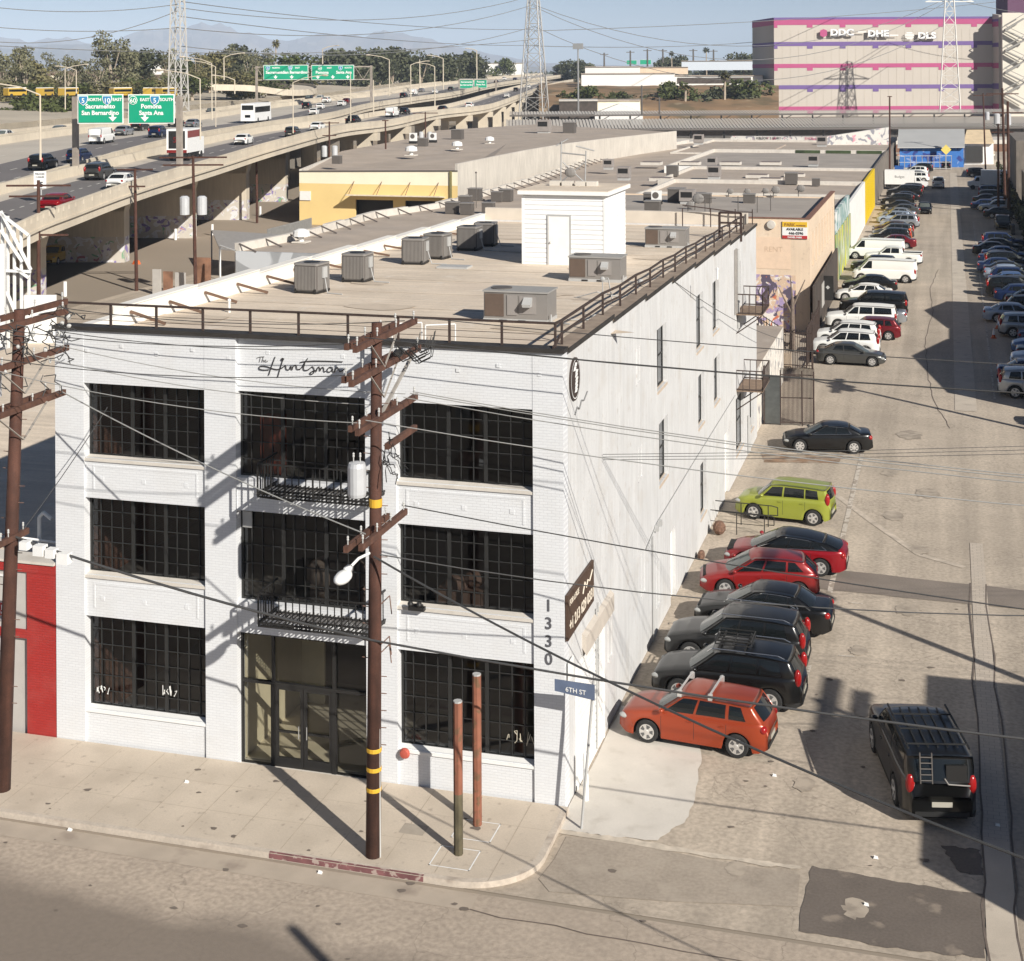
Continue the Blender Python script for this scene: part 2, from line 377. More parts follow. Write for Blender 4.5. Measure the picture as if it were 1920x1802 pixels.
b = B().hexa([(-W+.35, .5, zr-.3), (-.4, .5, zr-.3), (-.4, LEN-.35, zr-.95), (-W+.35, LEN-.35, zr-.95)], [(-W+.35, .5, zr+.05), (-.4, .5, zr+.05), (-.4, LEN-.35, zr-.45), (-W+.35, LEN-.35, zr-.45)])
b.build('roof', roofm, mb)
def rz(y): return zr+.05-.5*(y-.5)/41.0
# coping: front and stepped side
b = B(); b.box(-W-.03, .05, -.07, .42, HB+.003, HB+.12); b.build('coping', capm, mb)
bt = mat('weathered_coping', (.30, .235, .18), .85, var=.25, sc=2)
for i in range(8):
    ya, yb = (.42 if i == 0 else 1+5.1*i), min(1+5.1*(i+1), LEN); zt = ztop((ya+yb)/2)
    B().box(-.45, .05, ya, yb, zt+.003, zt+.075).build('coping', bt, mb)
    B().box(.052, .075, ya, yb, zt-.06, zt+.078).build('coping_edge', capm, mb)
# west parapet: white, stepping, higher than the roof
b = B(); n = 8
lo = 3.2
for i in range(n):
    ya, yb = lo+i*(LEN-lo)/n, lo+(i+1)*(LEN-lo)/n; b.box(-W-.01, -W+.34, ya, yb, 11.0, 12.18-.10*i)
    b.box(-W-.05, -W+.38, ya+.02, yb-.02, 12.18-.10*i+.002, 12.22-.10*i)
b.box(-W-.02, -W+.33, .43, 3.2, 11.0, 11.95)
b.build('parapet', mat('white_elastomeric', (.82, .79, .73), .7, var=.04, sc=1, stain=[(1.2, .6, .8, (.62, .55, .45), .5)]), mb)
B().box(-W+.35, -.4, LEN-.36, LEN-.02, 11.2, 11.85).build('parapet', mat('rear_parapet_tan', (.60, .54, .46), .85, var=.1, sc=1), mb)
for i in range(13):
    y = 3.6+i*2.45
    B().bar((-W+.36, y, 11.98-.05*i), (-W+1.5, y+.15, rz(y)+.06), .085, .08).build('brace', mat('brace_wood', (.15, .09, .06), .85, var=.2), mb)
# railings -------------------------------------------------------
b = B(); h = .62
xs = [-W+.25+i*(W-.5)/10 for i in range(11)]
for x in xs: b.box(x-.03, x+.03, .17, .23, HB+.1, HB+.12+h)
b.bar((xs[0], .2, HB+.13+h), (xs[-1], .2, HB+.13+h), .06); b.tube((xs[0], .2, HB+.45), (xs[-1], .2, HB+.45), .008); b.tube((xs[0], .2, HB+.28), (xs[-1], .2, HB+.28), .008)
b.build('front_railing', rust, mb)
b = B(); ys = [.9+i*2.5 for i in range(16)]
for y in ys: b.box(-.28, -.22, y-.03, y+.03, ztop(y)+.05, ztop(y)+.1+h)
for s_, q in zip(ys, ys[1:]):
    b.bar((-.25, s_, ztop(s_)+.1+h), (-.25, q, ztop(q)+.1+h), .06); b.bar((-.25, s_, ztop(s_)+.38), (-.25, q, ztop(q)+.38), .05)
b.bar((-.25, .2, HB+.13+h), (-.25, .9, ztop(.9)+.1+h), .06); b.bar((-.25, -.02, HB+.14), (-.25, .9, ztop(.9)+.38), .05)
b.build('side_railing', rust, mb)
b = B(); zz = ztop(35)   # ladder landing frame over the side
for x in (-1.0, .05):
    b.bar((x, 35.2, zz-.3), (x, 35.2, zz+1.1), .11)
b.bar((-1.0, 35.2, zz+1.1), (.05, 35.2, zz+1.1), .11); b.bar((-1.0, 35.2, zz+.6), (.05, 35.2, zz+.6), .09)
b.build('ladder_frame', mat('dark_brown_iron', (.05, .03, .025), .7, var=.1), mb); b = B(); b.bar((-3.8, 40.9, zz+.9), (-1.0, 40.9, zz+.6), .05); b.bar((-1, 40.9, zz+.6), (-.1, 40.9, zz+.6), .05)
for x in (-3.8, -2.3, -1.0, -.1): b.bar((x, 40.9, zz-.4), (x, 40.9, zz+.75), .05)
b.build('rear_railing', MT['dark_brown_iron'], mb)
# front fire balconies --------------------------------------------
def balcony_front(zf, zr_, x0=-8.26, x1=-5.02, yf=-1.12):
    g_ = B()
    n = 26
    for i in range(n+1):
        x = x0+(x1-x0)*i/n; g_.bar((x, yf, zf), (x, .06, zf), .022, .03)
    for y in (yf, -.55, -.02): g_.bar((x0, y, zf-.03), (x1, y, zf-.03), .05, .04)
    gg = g_.build('balcony', blackm, mb)
    r = B()
    for z in (zr_, zf+.06):
        r.bar((x0, yf, z), (x1, yf, z), .045); r.bar((x0, yf, z), (x0, .1, z), .045); r.bar((x1, yf, z), (x1, .1, z), .045)
    n = 16
    for i in range(n+1):
        x = x0+(x1-x0)*i/n; r.bar((x, yf, zf), (x, yf, zr_), .024 if i % 4 else .04)
    for i in range(1, 7):
        y = yf*(1-i/7); r.bar((x0, y, zf), (x0, y, zr_), .024); r.bar((x1, y, zf), (x1, y, zr_), .024)
    r.bar((x0, yf, zf-.02), (x0+.5, .06, zf-.45), .05); r.bar((x1-.05, yf, zf-.02), (x1-.5, .06, zf-.45), .05)
    r.build('balcony_rail', blackm, gg)
balcony_front(8.0, 8.86); balcony_front(4.5, 5.36)
# side balconies ---------------------------------------------------
def balcony_side(zf, y0=33.6, y1=36.4, w_=1.25):
    g_ = B(); g_.box(.0, w_, y0, y1, zf-.05, zf)
    gg = g_.build('side_balcony', mat('balcony_plank', (.24, .17, .12), .8, var=.2), mb)
    r = B()
    for z in (zf+.95, zf+.06):
        r.bar((w_, y0, z), (w_, y1, z), .05); r.bar((0, y0, z), (w_, y0, z), .05); r.bar((0, y1, z), (w_, y1, z), .05)
    for i in range(9): y = y0+(y1-y0)*i/8; r.bar((w_, y, zf), (w_, y, zf+.95), .03)
    for i in range(5): x = w_*i/4; r.bar((x, y0, zf), (x, y0, zf+.95), .03); r.bar((x, y1, zf), (x, y1, zf+.95), .03)
    r.bar((w_-.05, y0+.1, zf-.08), (0, y0+.1, zf-.95), .05); r.bar((w_-.05, y1-.1, zf-.08), (0, y1-.1, zf-.95), .05)
    r.build('balcony_rail', rust, gg)
balcony_side(7.75); balcony_side(4.1)
b = B(); b.box(.02, .09, 33.0, 33.06, 7.8, 10.9); b.box(.02, .09, 33.5, 33.56, 7.8, 10.9)
for i in range(11): b.tube((.05, 33.03, 7.95+i*.28), (.05, 33.53, 7.95+i*.28), .015)
b.build('wall_ladder', mat('ladder_steel', (.3, .28, .26), .6), mb)
# side clutter: downpipes, conduit, shaded lintel -------------------------
b = B(); b.tube((.06, 34.1, 7.0), (.06, 34.1, 10.8), .06); b.tube((.05, 3.55, .1), (.05, 3.55, 4.1), .03); b.tube((.05, 3.8, 1.5), (.05, 3.8, 4.2), .02); b.tube((.05, 12.1, 0), (.05, 12.1, 3.6), .03)
b.path([(.04, 11, 3.5), (.04, 13, 3.8), (.04, 20, 3.9), (.04, 33, 4.0)], .018)
for y in (13.2, 12.6): b.box(.01, .14, y, y+.18, 3.6, 3.8)
b.tube((.06, 37.6, .1), (.06, 37.6, 2.0), .05); b.tube((.06, 38.1, .1), (.06, 38.1, 1.8), .05)
b.build('wall_conduit', ltgrey, mb)
B().hexa([(.0, 2.0, 3.55), (.12, 2.0, 3.35), (.12, 5.6, 3.35), (0, 5.6, 3.55)], [(0, 2.0, 3.95), (.12, 2.0, 3.85), (.12, 5.6, 3.85), (0, 5.6, 3.95)]).build('shaded_lintel', mat('lintel_shade_tan', (.50, .45, .39), .8, var=.08), mb)  # lintel over the roller door, its shade put into the tan
b = B(); b.box(.0, .03, 1.2, 4.6, 0, .12); b.box(.002, .05, 1.2, 1.3, 0, 3.3); b.box(.002, .05, 4.5, 4.6, 0, 3.3)
for i in range(16): b.box(.002, .02, 1.3, 4.5, .15+i*.2, .31+i*.2)
b.build('roller_door', whitem, mb)
solo('bollard', B().tube((.38, .75, 0), (.38, .75, 1.2), .075, n=14).ball((.38, .75, 1.2), .075), whitem, 'white pipe bollard at the front corner of the side wall', 'bollard', smooth=False)
# lettering ---------------------------------------------------------
def script(name, strokes, ox, oy, sc_, m, par, r, yplane, k0=(380, 640), kz=5.632):
    bb = B()
    for st in strokes:
        pts = [PY(k0[0]+x/kz, k0[1]+y/kz, yplane) for x, y in st]
        # smooth
        for _ in range(1):
            q = [pts[0]]
            for a, c in zip(pts, pts[1:]): q += [a.lerp(c, .25), a.lerp(c, .75)]
            q.append(pts[-1]); pts = q
        bb.path(pts, r, 5)
    return bb.build(name, m, par)
ink = mat('sign_black', (.03, .028, .028), .5, var=0)
HS = [[(765, 165), (740, 230), (712, 310), (698, 358)], [(855, 180), (835, 230), (812, 310), (792, 380)], [(828, 190), (845, 176), (858, 190), (840, 205), (828, 190)],
      [(700, 300), (640, 305), (592, 292), (600, 262), (670, 262), (740, 290), (800, 300), (850, 275), (878, 248), (880, 290), (898, 304), (920, 296), (934, 250), (935, 290), (948, 302)],
      [(946, 298), (958, 258), (990, 248), (992, 290), (1010, 298), (1040, 290), (1075, 230), (1110, 180)], [(1078, 232), (1062, 290), (1080, 310), (1120, 300), (1160, 262), (1180, 290), (1178, 330), (1150, 352), (1128, 335), (1165, 315), (1200, 305)],
      [(1030, 222), (1110, 208), (1300, 208), (1478, 216)],
      [(1200, 320), (1215, 275), (1235, 268), (1240, 320), (1256, 278), (1278, 272), (1282, 322), (1300, 318)], [(1376, 282), (1340, 270), (1312, 300), (1325, 328), (1358, 318), (1374, 284), (1372, 318), (1392, 328)],
      [(1392, 325), (1405, 280), (1432, 275), (1440, 318), (1462, 320), (1500, 290)]]
script('lettering', HS, 0, 0, 1, ink, mb, .0145, .13)
TH = [[(572, 178), (600, 165), (650, 162)], [(612, 165), (600, 218)], [(640, 168), (626, 218)], [(630, 205), (646, 196), (644, 218)], [(656, 208), (672, 200), (664, 194), (654, 212), (672, 218), (690, 208)]]
script('lettering', TH, 0, 0, 1, mat('sign_grey', (.2, .2, .2), .6, var=0), mb, .010, .14)
for i, ch in enumerate('1330'):
    text('street_number', ch, .44, (-.42, -.012, 5.23-i*.47), (1, 0, 0), (0, 0, 1), mat('number_grey', (.10, .10, .11), .5, var=0), mb, bold=.004)
lg = B()
prof = [(math.cos(a)*.55, math.sin(a)*.58) for a in [2*math.pi*i/28 for i in range(28)]]
lg.hexa([(.003, 1.2+p[0], 11.13+p[1]) for p in prof], [(.05, 1.2+p[0], 11.13+p[1]) for p in prof])
lo_ = lg.build('logo_disc', mat('logo_brown', (.045, .03, .025), .6, var=0), mb)
b = B()
n = 40
for i in range(n):
    a, c = 2*math.pi*i/n, 2*math.pi*(i+1)/n
    b.face([(.056, 1.2+.5*math.cos(a), 11.13+.53*math.sin(a)), (.056, 1.2+.5*math.cos(c), 11.13+.53*math.sin(c)), (.056, 1.2+.475*math.cos(c), 11.13+.505*math.sin(c)), (.056, 1.2+.475*math.cos(a), 11.13+.505*math.sin(a))])
random.seed(5)
zz = 10.78
for k in range(8):
    y = 1.2+random.uniform(-.12, .12); z = 10.78+k*.10
    b.face([(.058, y-.16, z), (.058, y+.1, z-.02), (.058, y+.19, z+.06), (.058, y-.05, z+.11)])
b.build('logo_mark', whitem, lo_)
b = B(); b.path([(.02, 1.25, 10.15), (.02, 1.5, 10.3), (.02, 1.75, 10.2), (.02, 2.0, 10.38), (.02, 2.3, 10.32), (.02, 2.7, 10.48)], .02); b.build('lettering', MT['sign_grey'], mb)
# brown sign panel
sg = thing('wall_sign', 'dark brown lease sign with phone number at the front end of the white side wall', 'sign', (.05, 1.6, 4.4))
SA = [(.03, .06, 4.45), (.03, 3.08, 4.50)]
b = B(); b.hexa([(.02, .06, 4.45), (.09, .06, 4.45), (.09, 3.08, 4.5), (.02, 3.08, 4.5)], [(.02, .06, 5.65), (.09, .06, 5.65), (.09, 3.08, 5.65), (.02, 3.08, 5.65)])
b.build('panel', mat('sign_brown', (.075, .045, .03), .6, var=.05), sg)
cream = mat('sign_cream', (.78, .70, .58), .6, var=0)
text('lettering', 'FOR LEASE', .22, (.095, .25, 5.32), (0, 1, 0), (0, 0, 1), cream, sg, .004, 'LEFT')
text('lettering', '+1 213 629 0331', .42, (.095, .22, 4.66), (0, 1, 0), (0, 0, 1), cream, sg, .004, 'LEFT', .008, .98)
B().path([(.097, 1.7, 5.15), (.097, 1.95, 5.4), (.097, 2.1, 5.2), (.097, 2.3, 5.35), (.097, 2.5, 5.25), (.097, 2.85, 5.45)], .02).build('lettering', cream, sg)
solo('wall_notice', B().box(.055, .075, .15, .72, 3.35, 3.85), whitem, 'small white notice plate under the brown sign near the building corner', 'sign')
solo('fire_alarm_bell', B().lathe([(.02, -.16), (.11, -.15), (.15, -.08), (.12, -.01), (.04, .0)], 14, (-4.45, -.0, 1.02), 'y'), mat('fire_red', (.45, .09, .06), .6), 'round red fire department connection on the white wall beside the right window', 'fire fitting')
ht = B(); ht.tube((-4.22, .02, 4.98), (-3.95, .02, 4.98), .09)
ht.box(-4.3, -3.85, -.16, .0, 4.93, 5.03); solo('flood_light', ht.ball((-4.25, -.12, 5.1), .08).ball((-4.0, -.12, 5.1), .08), blackm, 'twin head black flood light on the sill of the middle right window', 'lamp')
# graffiti on ground floor panes
for gx, gz, s_ in ((-11.95, 1.75, 1), (-14.05, 1.55, .8), (-1.6, 1.65, 1.3)):
    random.seed(int(gx*10)); bb = B()
    for k in range(4 if s_ < 1.2 else 5):
        x = gx+k*.13*s_; pts = [(x+random.uniform(-.06, .06)*s_, .29, gz+random.uniform(-.16, .16)*s_) for _ in range(5)]
        bb.path([Vector(p) for p in pts], .010)
    bb.build('graffiti_tag', mat('paint_white', (.75, .75, .72), .6, var=0) if s_ < 1.2 else mat('paint_cream', (.5, .46, .36), .6, var=0), mb)
# meter box on the middle bay
b = B(); b.box(-9.40, -9.12, .26, .3, 6.65, 7.1); solo('speaker_box', b, ltgrey, 'small grey square vent plate at the top left of the middle window bay', 'vent')
# furniture glimpsed through the glass
fu = B(); fu.ball((-7.2, 1.9, 5.0), 1.0, .6, .55, 12); fu.box(-7.9, -6.4, 1.5, 2.4, 4.22, 4.75); solo('sofa', fu, mat('sofa_beige', (.55, .42, .32), .8), 'beige rounded sofa behind the second floor balcony window', 'sofa', smooth=True)
fu = B(); fu.ball((-3.5, 1.6, 5.1), .35, .3, .3); fu.ball((-3.0, 1.7, 5.3), .3, .3, .25); fu.box(-4.0, -2.7, 1.2, 2.1, 4.22, 5.05); solo('cabinet', fu, mat('cabinet_brown', (.35, .22, .16), .8), 'brown cabinet with bundles on it behind the second floor right window', 'cabinet')
fu = B(); fu.box(-9.2, -8.6, 1.0, 1.5, 7.75, 9.6); solo('red_locker', fu, mat('locker_red', (.42, .10, .06), .6), 'red tall locker inside the top floor middle window', 'locker')
# ---------------------------------------------------------------- things on the main roof
shed = thing('rooftop_shed', 'white clapboard stair shed with flat overhanging roof standing on the main roof', 'shed', (-5.5, 24.5, rz(24)))
sx0, sx1, sy0, sy1 = -7.45, -3.9, 22.5, 26.6; sz = rz(22.4)-.12; st = sz+3.05
def clap(name, axis):
    m = mat(name, (.80, .80, .79), .7, var=.03); t = m.node_tree; g = _n(t, 'ShaderNodeNewGeometry'); sp = _n(t, 'ShaderNodeSeparateXYZ'); t.links.new(g.outputs['Position'], sp.inputs[0])
    a = _n(t, 'ShaderNodeMath'); a.operation = 'DIVIDE'; a.inputs[1].default_value = .2; t.links.new(sp.outputs[2], a.inputs[0])
    f = _n(t, 'ShaderNodeMath'); f.operation = 'FRACT'; t.links.new(a.outputs[0], f.inputs[0])
    b_ = _n(t, 'ShaderNodeBump'); b_.inputs['Strength'].default_value = 1; b_.inputs['Distance'].default_value = .04; b_.invert = True; t.links.new(f.outputs[0], b_.inputs['Height']); t.links.new(b_.outputs[0], t.nodes['Principled BSDF'].inputs['Normal']); return m
cl = clap('clapboard', 'z')
b = B(); b.box(sx0, sx1, sy0, sy1, sz, st)
k = 0; z = sz+.02
while z < st-.1:
    b.box(sx0+.04, sx1-.04, sy0-.022, sy0-.002, z, z+.17); b.box(sx1+.002, sx1+.022, sy0+.04, sy1-.04, z, z+.17); z += .2
b.build('wall', cl, shed)
b = B(); b.box(sx0-.02, sx0+.06, sy0-.04, sy0-.0, sz, st); b.box(sx1-.06, sx1+.04, sy0-.04, sy0-.0, sz, st); b.build('corner_trim', whitem, shed)
b = B(); b.box(sx0-.15, sx1+.2, sy0-.22, sy1+.2, st, st+.16); b.build('fascia', whitem, shed)
b = B(); b.box(sx0-.12, sx1+.17, sy0-.19, sy1+.17, st+.161, st+.185); b.build('roof', roofm, shed)
d = B().box(sx0+1.15, sx0+2.05, sy0-.05, sy0-.024, sz+.04, sz+2.15).build('door', whitem, shed)
b = B(); b.box(sx0+1.08, sx0+1.15, sy0-.06, sy0-.022, sz+.04, sz+2.2); b.box(sx0+2.05, sx0+2.12, sy0-.06, sy0-.022, sz+.04, sz+2.2); b.box(sx0+1.15, sx0+2.05, sy0-.06, sy0-.022, sz+2.15, sz+2.2); b.build('door_frame', ltgrey, shed)
B().ball((sx0+1.23, sy0-.09, sz+1.05), .04).build('handle', steel, d)
# dish rig standing on the shed
ant = thing('antenna_rig', 'tangled antenna frame with dish and ballast blocks on top of the white shed', 'antenna', (-5.9, 25.2, st+.2))
b = B(); c = Vector((-5.9, 25.3, st+.19))
b.tube(c+Vector((-.6, 0, 0)), c+Vector((-.55, 0, 1.9)), .03); b.tube(c+Vector((.5, 0, 0)), c+Vector((.55, 0, 1.5)), .03); b.tube(c+Vector((-.55, 0, 1.4)), c+Vector((.55, 0, 1.3)), .03)
b.tube(c+Vector((-.6, 0, .1)), c+Vector((.5, 0, 1.0)), .025); b.tube(c+Vector((.5, 0, .1)), c+Vector((-.5, 0, 1.0)), .025); b.tube(c+Vector((-.8, 0, 1.7)), c+Vector((-.3, .2, 2.0)), .03); b.tube(c+Vector((.1, 0, 1.7)), c+Vector((.9, .1, 1.5)), .03)
b.build('frame', steel, ant)
B().ball((c.x-.15, c.y, c.z+.55), .26, .08, .22).build('dish', greym, ant)
for dx in (-.75, -.2, .4, .9): B().box(c.x+dx-.22, c.x+dx+.22, c.y-.5, c.y-.1, c.z, c.z+.2).build('ballast_block', concrete2, ant)
# round-cornered condensers
def make_ac():
    t = thing('condenser_unit', None, 'air conditioner', (0, 0, 0))
    pts = []
    for cx, cy, a0 in ((.38, .38, 0), (-.38, .38, 90), (-.38, -.38, 180), (.38, -.38, 270)):
        for i in range(5):
            a = math.radians(a0+i*22.5); pts.append((cx+.1*math.cos(a), cy+.1*math.sin(a)))
    b = B().prism(pts, .1, 1.02)
    b.build('coil', greyd, t, world=False)
    b = B()
    for i in range(-7, 8):
        x = i*.058
        for s in (-1, 1):
            b.box(x-.014, x+.014, s*.485-.012, s*.485+.012, .14, .98); b.box(s*.485-.012, s*.485+.012, x-.014, x+.014, .14, .98)
    b.build('guard', greym, t, world=False)
    b = B(); b.prism([(x*1.04, y*1.04) for x, y in pts], 1.02, 1.09); b.build('lid', greym, t, world=False)
    b = B().lathe([(.3, 1.092), (.3, 1.11), (.05, 1.12)], 16); b.build('fan_grille', blackm, t, world=False)
    b = B(); b.prism([(x*1.06, y*1.06) for x, y in pts], .03, .1)
    for x in (-.4, .4):
        for y in (-.5, .5): b.box(x-.03, x+.03, y-.03, y+.03, 0, .18)
    b.build('base', blackm, t, world=False)
    b = B(); b.box(.5, .56, -.15, .15, .55, .95); b.tube((.53, 0, .55), (.75, -.2, .05), .02); b.tube((.75, -.2, .03), (1.4, -.3, .03), .025)
    b.build('service_box', ltgrey, t, world=False)
    return t
ac0 = make_ac()
ACS = [(585, 548, 1.0, 'front most round cornered condenser beside the left parapet'), (671, 527, 1.0, 'condenser with a white service panel second along the left parapet'), (779, 494, 1.0, 'front unit of the middle pair of rooftop condensers'), (821, 484, 1.0, 'rear unit of the middle pair of rooftop condensers with side box'), (881, 468, .97, 'front unit of the dark pair beside the white shed'), (911, 460, .97, 'rear unit of the dark pair in the shadow of the white shed')]
for i, (px, py, s, lb) in enumerate(ACS):
    p = G(px, py, 11.35); p = G(px, py, rz(p.y)); o = ac0 if i == 0 else copytree(ac0)
    o.location = (p.x, p.y, rz(p.y)); o.rotation_euler.z = .1*((i*7) % 3-1); o['label'] = lb; o['group'] = 'rooftop condensers along the parapet'
def make_rtu():
    t = thing('rooftop_unit', None, 'air conditioner', (0, 0, 0))
    B().box(-1.1, 1.1, -.62, .62, .12, 1.0).build('cabinet', greym, t, world=False)
    B().box(-1.14, 1.14, -.66, .66, 1.0, 1.05).build('lid', ltgrey if False else mat('unit_lid', (.33, .32, .30), .6, var=.05), t, world=False)
    b = B(); b.box(-1.12, 1.12, -.64, .64, 0, .12)
    b.build('base_rail', ltgrey, t, world=False)
    b = B()
    for x in (-.55, .1): b.box(x, x+.26, -.66, -.641, .03, .09)
    b.build('fork_slot', blackm, t, world=False)
    B().box(-1.06, -.4, -.645, -.625, .2, .95).build('coil_panel', mat('coil_brown', (.12, .085, .065), .8, var=.1, fine=.2, fsc=60), t, world=False)
    b = B(); b.box(-.28, .06, -.65, -.625, .25, .92); b.box(.14, .72, -.64, -.623, .3, .9); b.build('access_panel', mat('unit_grey2', (.27, .25, .235), .55, var=.04), t, world=False)
    B().hexa([(.32, -.9, .56), (.58, -.9, .56), (.58, -.64, .56), (.32, -.64, .56)], [(.30, -.92, .66), (.60, -.92, .66), (.60, -.64, .86), (.30, -.64, .86)]).build('hood', ltgrey, t, world=False)
    B().lathe([(.36, 1.051), (.36, 1.08), (.06, 1.09)], 18, (-.65, 0, 0)).build('fan_grille', greyd, t, world=False)
    b = B(); b.tube((1.2, -.5, .3), (1.2, -.5, 0), .03); b.tube((1.2, -.5, .05), (1.9, -.7, .05), .025); b.build('pipe', ltgrey, t, world=False)
    return t
r0 = make_rtu()
for i, (xa, xb, ya, lb) in enumerate(((905, 1030, 604, 'boxy rooftop air unit nearest the front railing'), (1065, 1165, 528, 'boxy rooftop air unit in front of the white shed'), (1208, 1286, 464, 'boxy rooftop air unit beyond the shed near the rear wall'))):
    a = G(xa, ya, 11.3); a = G(xa, ya, rz(a.y)); c = G(xb, ya+2, rz(a.y)); c = G(xb, ya+2, rz(c.y)); o = r0 if i == 0 else copytree(r0)
    o.location = ((a.x+c.x)/2, a.y+.66, rz(a.y)); o['label'] = lb; o['group'] = 'boxy rooftop units'; sc = (c.x-a.x)/2.24; o.scale = (sc, sc, sc)
# small roof furniture
random.seed(77); b = B()
for k in range(11): y = 2.2+k*3.5; b.hexa([(-14.8, y, rz(y)+.002), (-.5, y, rz(y)+.002), (-.5, y+.07, rz(y)+.001), (-14.8, y+.07, rz(y)+.001)], [(-14.8, y, rz(y)+.008), (-.5, y, rz(y)+.008), (-.5, y+.07, rz(y)+.007), (-14.8, y+.07, rz(y)+.007)])
b.build('roof_seam', mat('seam_tan', (.50, .42, .33), .9, var=.2), mb)
b = B()
for k in range(16):
    x, y, r = random.uniform(-14, -1.5), random.uniform(2, 38), random.uniform(.3, 1.1); b = B(); b.face([(x+r*random.uniform(1.2, 2.2)*math.cos(6.283*i/9), y+r*random.uniform(.6, 1)*math.sin(6.283*i/9), rz(y)+.012+.012*r-.0122*(r*math.sin(6.283*i/9))*0) for i in range(9)]); b.build('roof_patch', mat('ponding_stain', (.56, .47, .37), .9, var=.15, sc=1), mb)
for i, (px, py, lb) in enumerate(((850, 478, 'low flat roof hatch beside the middle condensers'),)):
    p = G(px, py+22, 11.4); solo('roof_hatch', B().box(p.x-.6, p.x+.7, p.y-.4, p.y+.4, rz(p.y), rz(p.y)+.08), ltgrey, lb, 'hatch')
for xx, lb in ((-5.35, 'left of two thin white pipe frames on the roof behind the utility pole'), (-4.35, 'right of two thin white pipe frames on the roof behind the utility pole')):
    b = B(); b.path([(xx, 1.5, rz(1)), (xx, 1.5, rz(1)+.75), (xx+.75, 1.9, rz(1)+.75), (xx+.75, 1.9, rz(1))], .02); solo('roof_vent_frame', b, whitem, lb, 'pipe frame', 'thin pipe frames on the roof')
for i, (px, py) in enumerate(((430, 590), (1345, 520))):
    p = G(px, py, 11.45)
    if p.y > .6: solo('vent_pipe', B().tube((p.x, p.y, rz(p.y)), (p.x, p.y, rz(p.y)+.4), .04).ball((p.x, p.y, rz(p.y)+.4), .06), whitem, ['short white vent pipe behind the front railing', 'short white vent pipe near the far end of the side railing'][i], 'vent')
b = B(); p = G(1150, 600, 11.5); q = G(1060, 600, 11.5)
b.path([(-1.9, 8.0, rz(8)+.05), (-1.2, 8.1, rz(8)+.05), (-.5, 10, rz(10)+.06), (-.5, 17, rz(17)+.06)], .02); b.ball((-1.0, 8.1, rz(8)+.12), .12); b.ball((-1.3, 17.0, rz(17)+.12), .12)
solo('roof_conduit', b, ltgrey, 'thin grey conduit running along the roof beside the side railing', 'pipe')
b = B(); p = Vector((-1.7, 12.3, rz(12))); b.path([p, p+Vector((0, 0, .8)), p+Vector((.2, 0, .85)), p+Vector((.35, 0, 0))], .02); b.path([p+Vector((-1, .2, .1)), p+Vector((-.2, 0, .35)), p+Vector((.6, .3, .15))], .02); b.ball(p+Vector((0, 0, .8)), .09, .05, .09)
solo('roof_light', b, ltgrey, 'thin grey pipes with small lamp standing on the roof by the side railing', 'lamp')
# ---------------------------------------------------------------- vehicles, modelled nose towards +x
def paint(n, c, metal=.25, rough=.3): return mat('paint_'+n, c, rough, metal, var=0, coat=.3)
P_ = dict(white=paint('white', (.72, .72, .71), 0), black=paint('black', (.005, .005, .005), 0, .32), orange=paint('orange', (.31, .045, .013), .2), red=paint('red', (.24, .014, .014), .2), red2=paint('deep_red', (.26, .006, .012), .2),
          green=paint('lime', (.27, .30, .04), .1), grey=paint('grey', (.085, .085, .08), .5), silver=paint('silver', (.38, .40, .42), .6), navy=paint('navy', (.015, .03, .09), .4), dgrey=paint('dark_grey', (.016, .016, .016), .2), blue=paint('blue', (.09, .16, .32), .4),
          brown=paint('brown', (.10, .06, .04), .3), yellow=paint('yellow', (.55, .36, .05), .1), paleblue=paint('pale_blue', (.35, .42, .52), .3), maroon=paint('maroon', (.16, .01, .015), .3))
windm = mat('windscreen_glass', (.10, .115, .11), .12, 0, var=0, spec=.6)  # paler than the side glass: sky reflection and dust put into the colour
carglass = mat('car_glass', (.010, .012, .013), .06, 0, var=0, spec=.45)
trim = mat('car_trim', (.015, .015, .015), .6, var=0)
rimm = mat('rim_metal', (.62, .61, .59), .35, .5, var=0); rimd = mat('rim_shadow', (.13, .13, .13), .5, .3, var=0)
lampm = mat('headlight_lens', (.42, .43, .42), .12, .3, var=0)
tailm = mat('taillight_lens', (.30, .012, .012), .18, 0, var=0)
chrome = mat('chrome', (.62, .62, .62), .15, .9, var=0)
platem = mat('number_plate', (.40, .38, .32), .5, var=0)
def lin(pts, x):
    if x <= pts[0][0]: return pts[0][1]
    for (a, b_), (c, d) in zip(pts, pts[1:]):
        if x <= c: return b_ + (d-b_)*(x-a)/(c-a)
    return pts[-1][1]
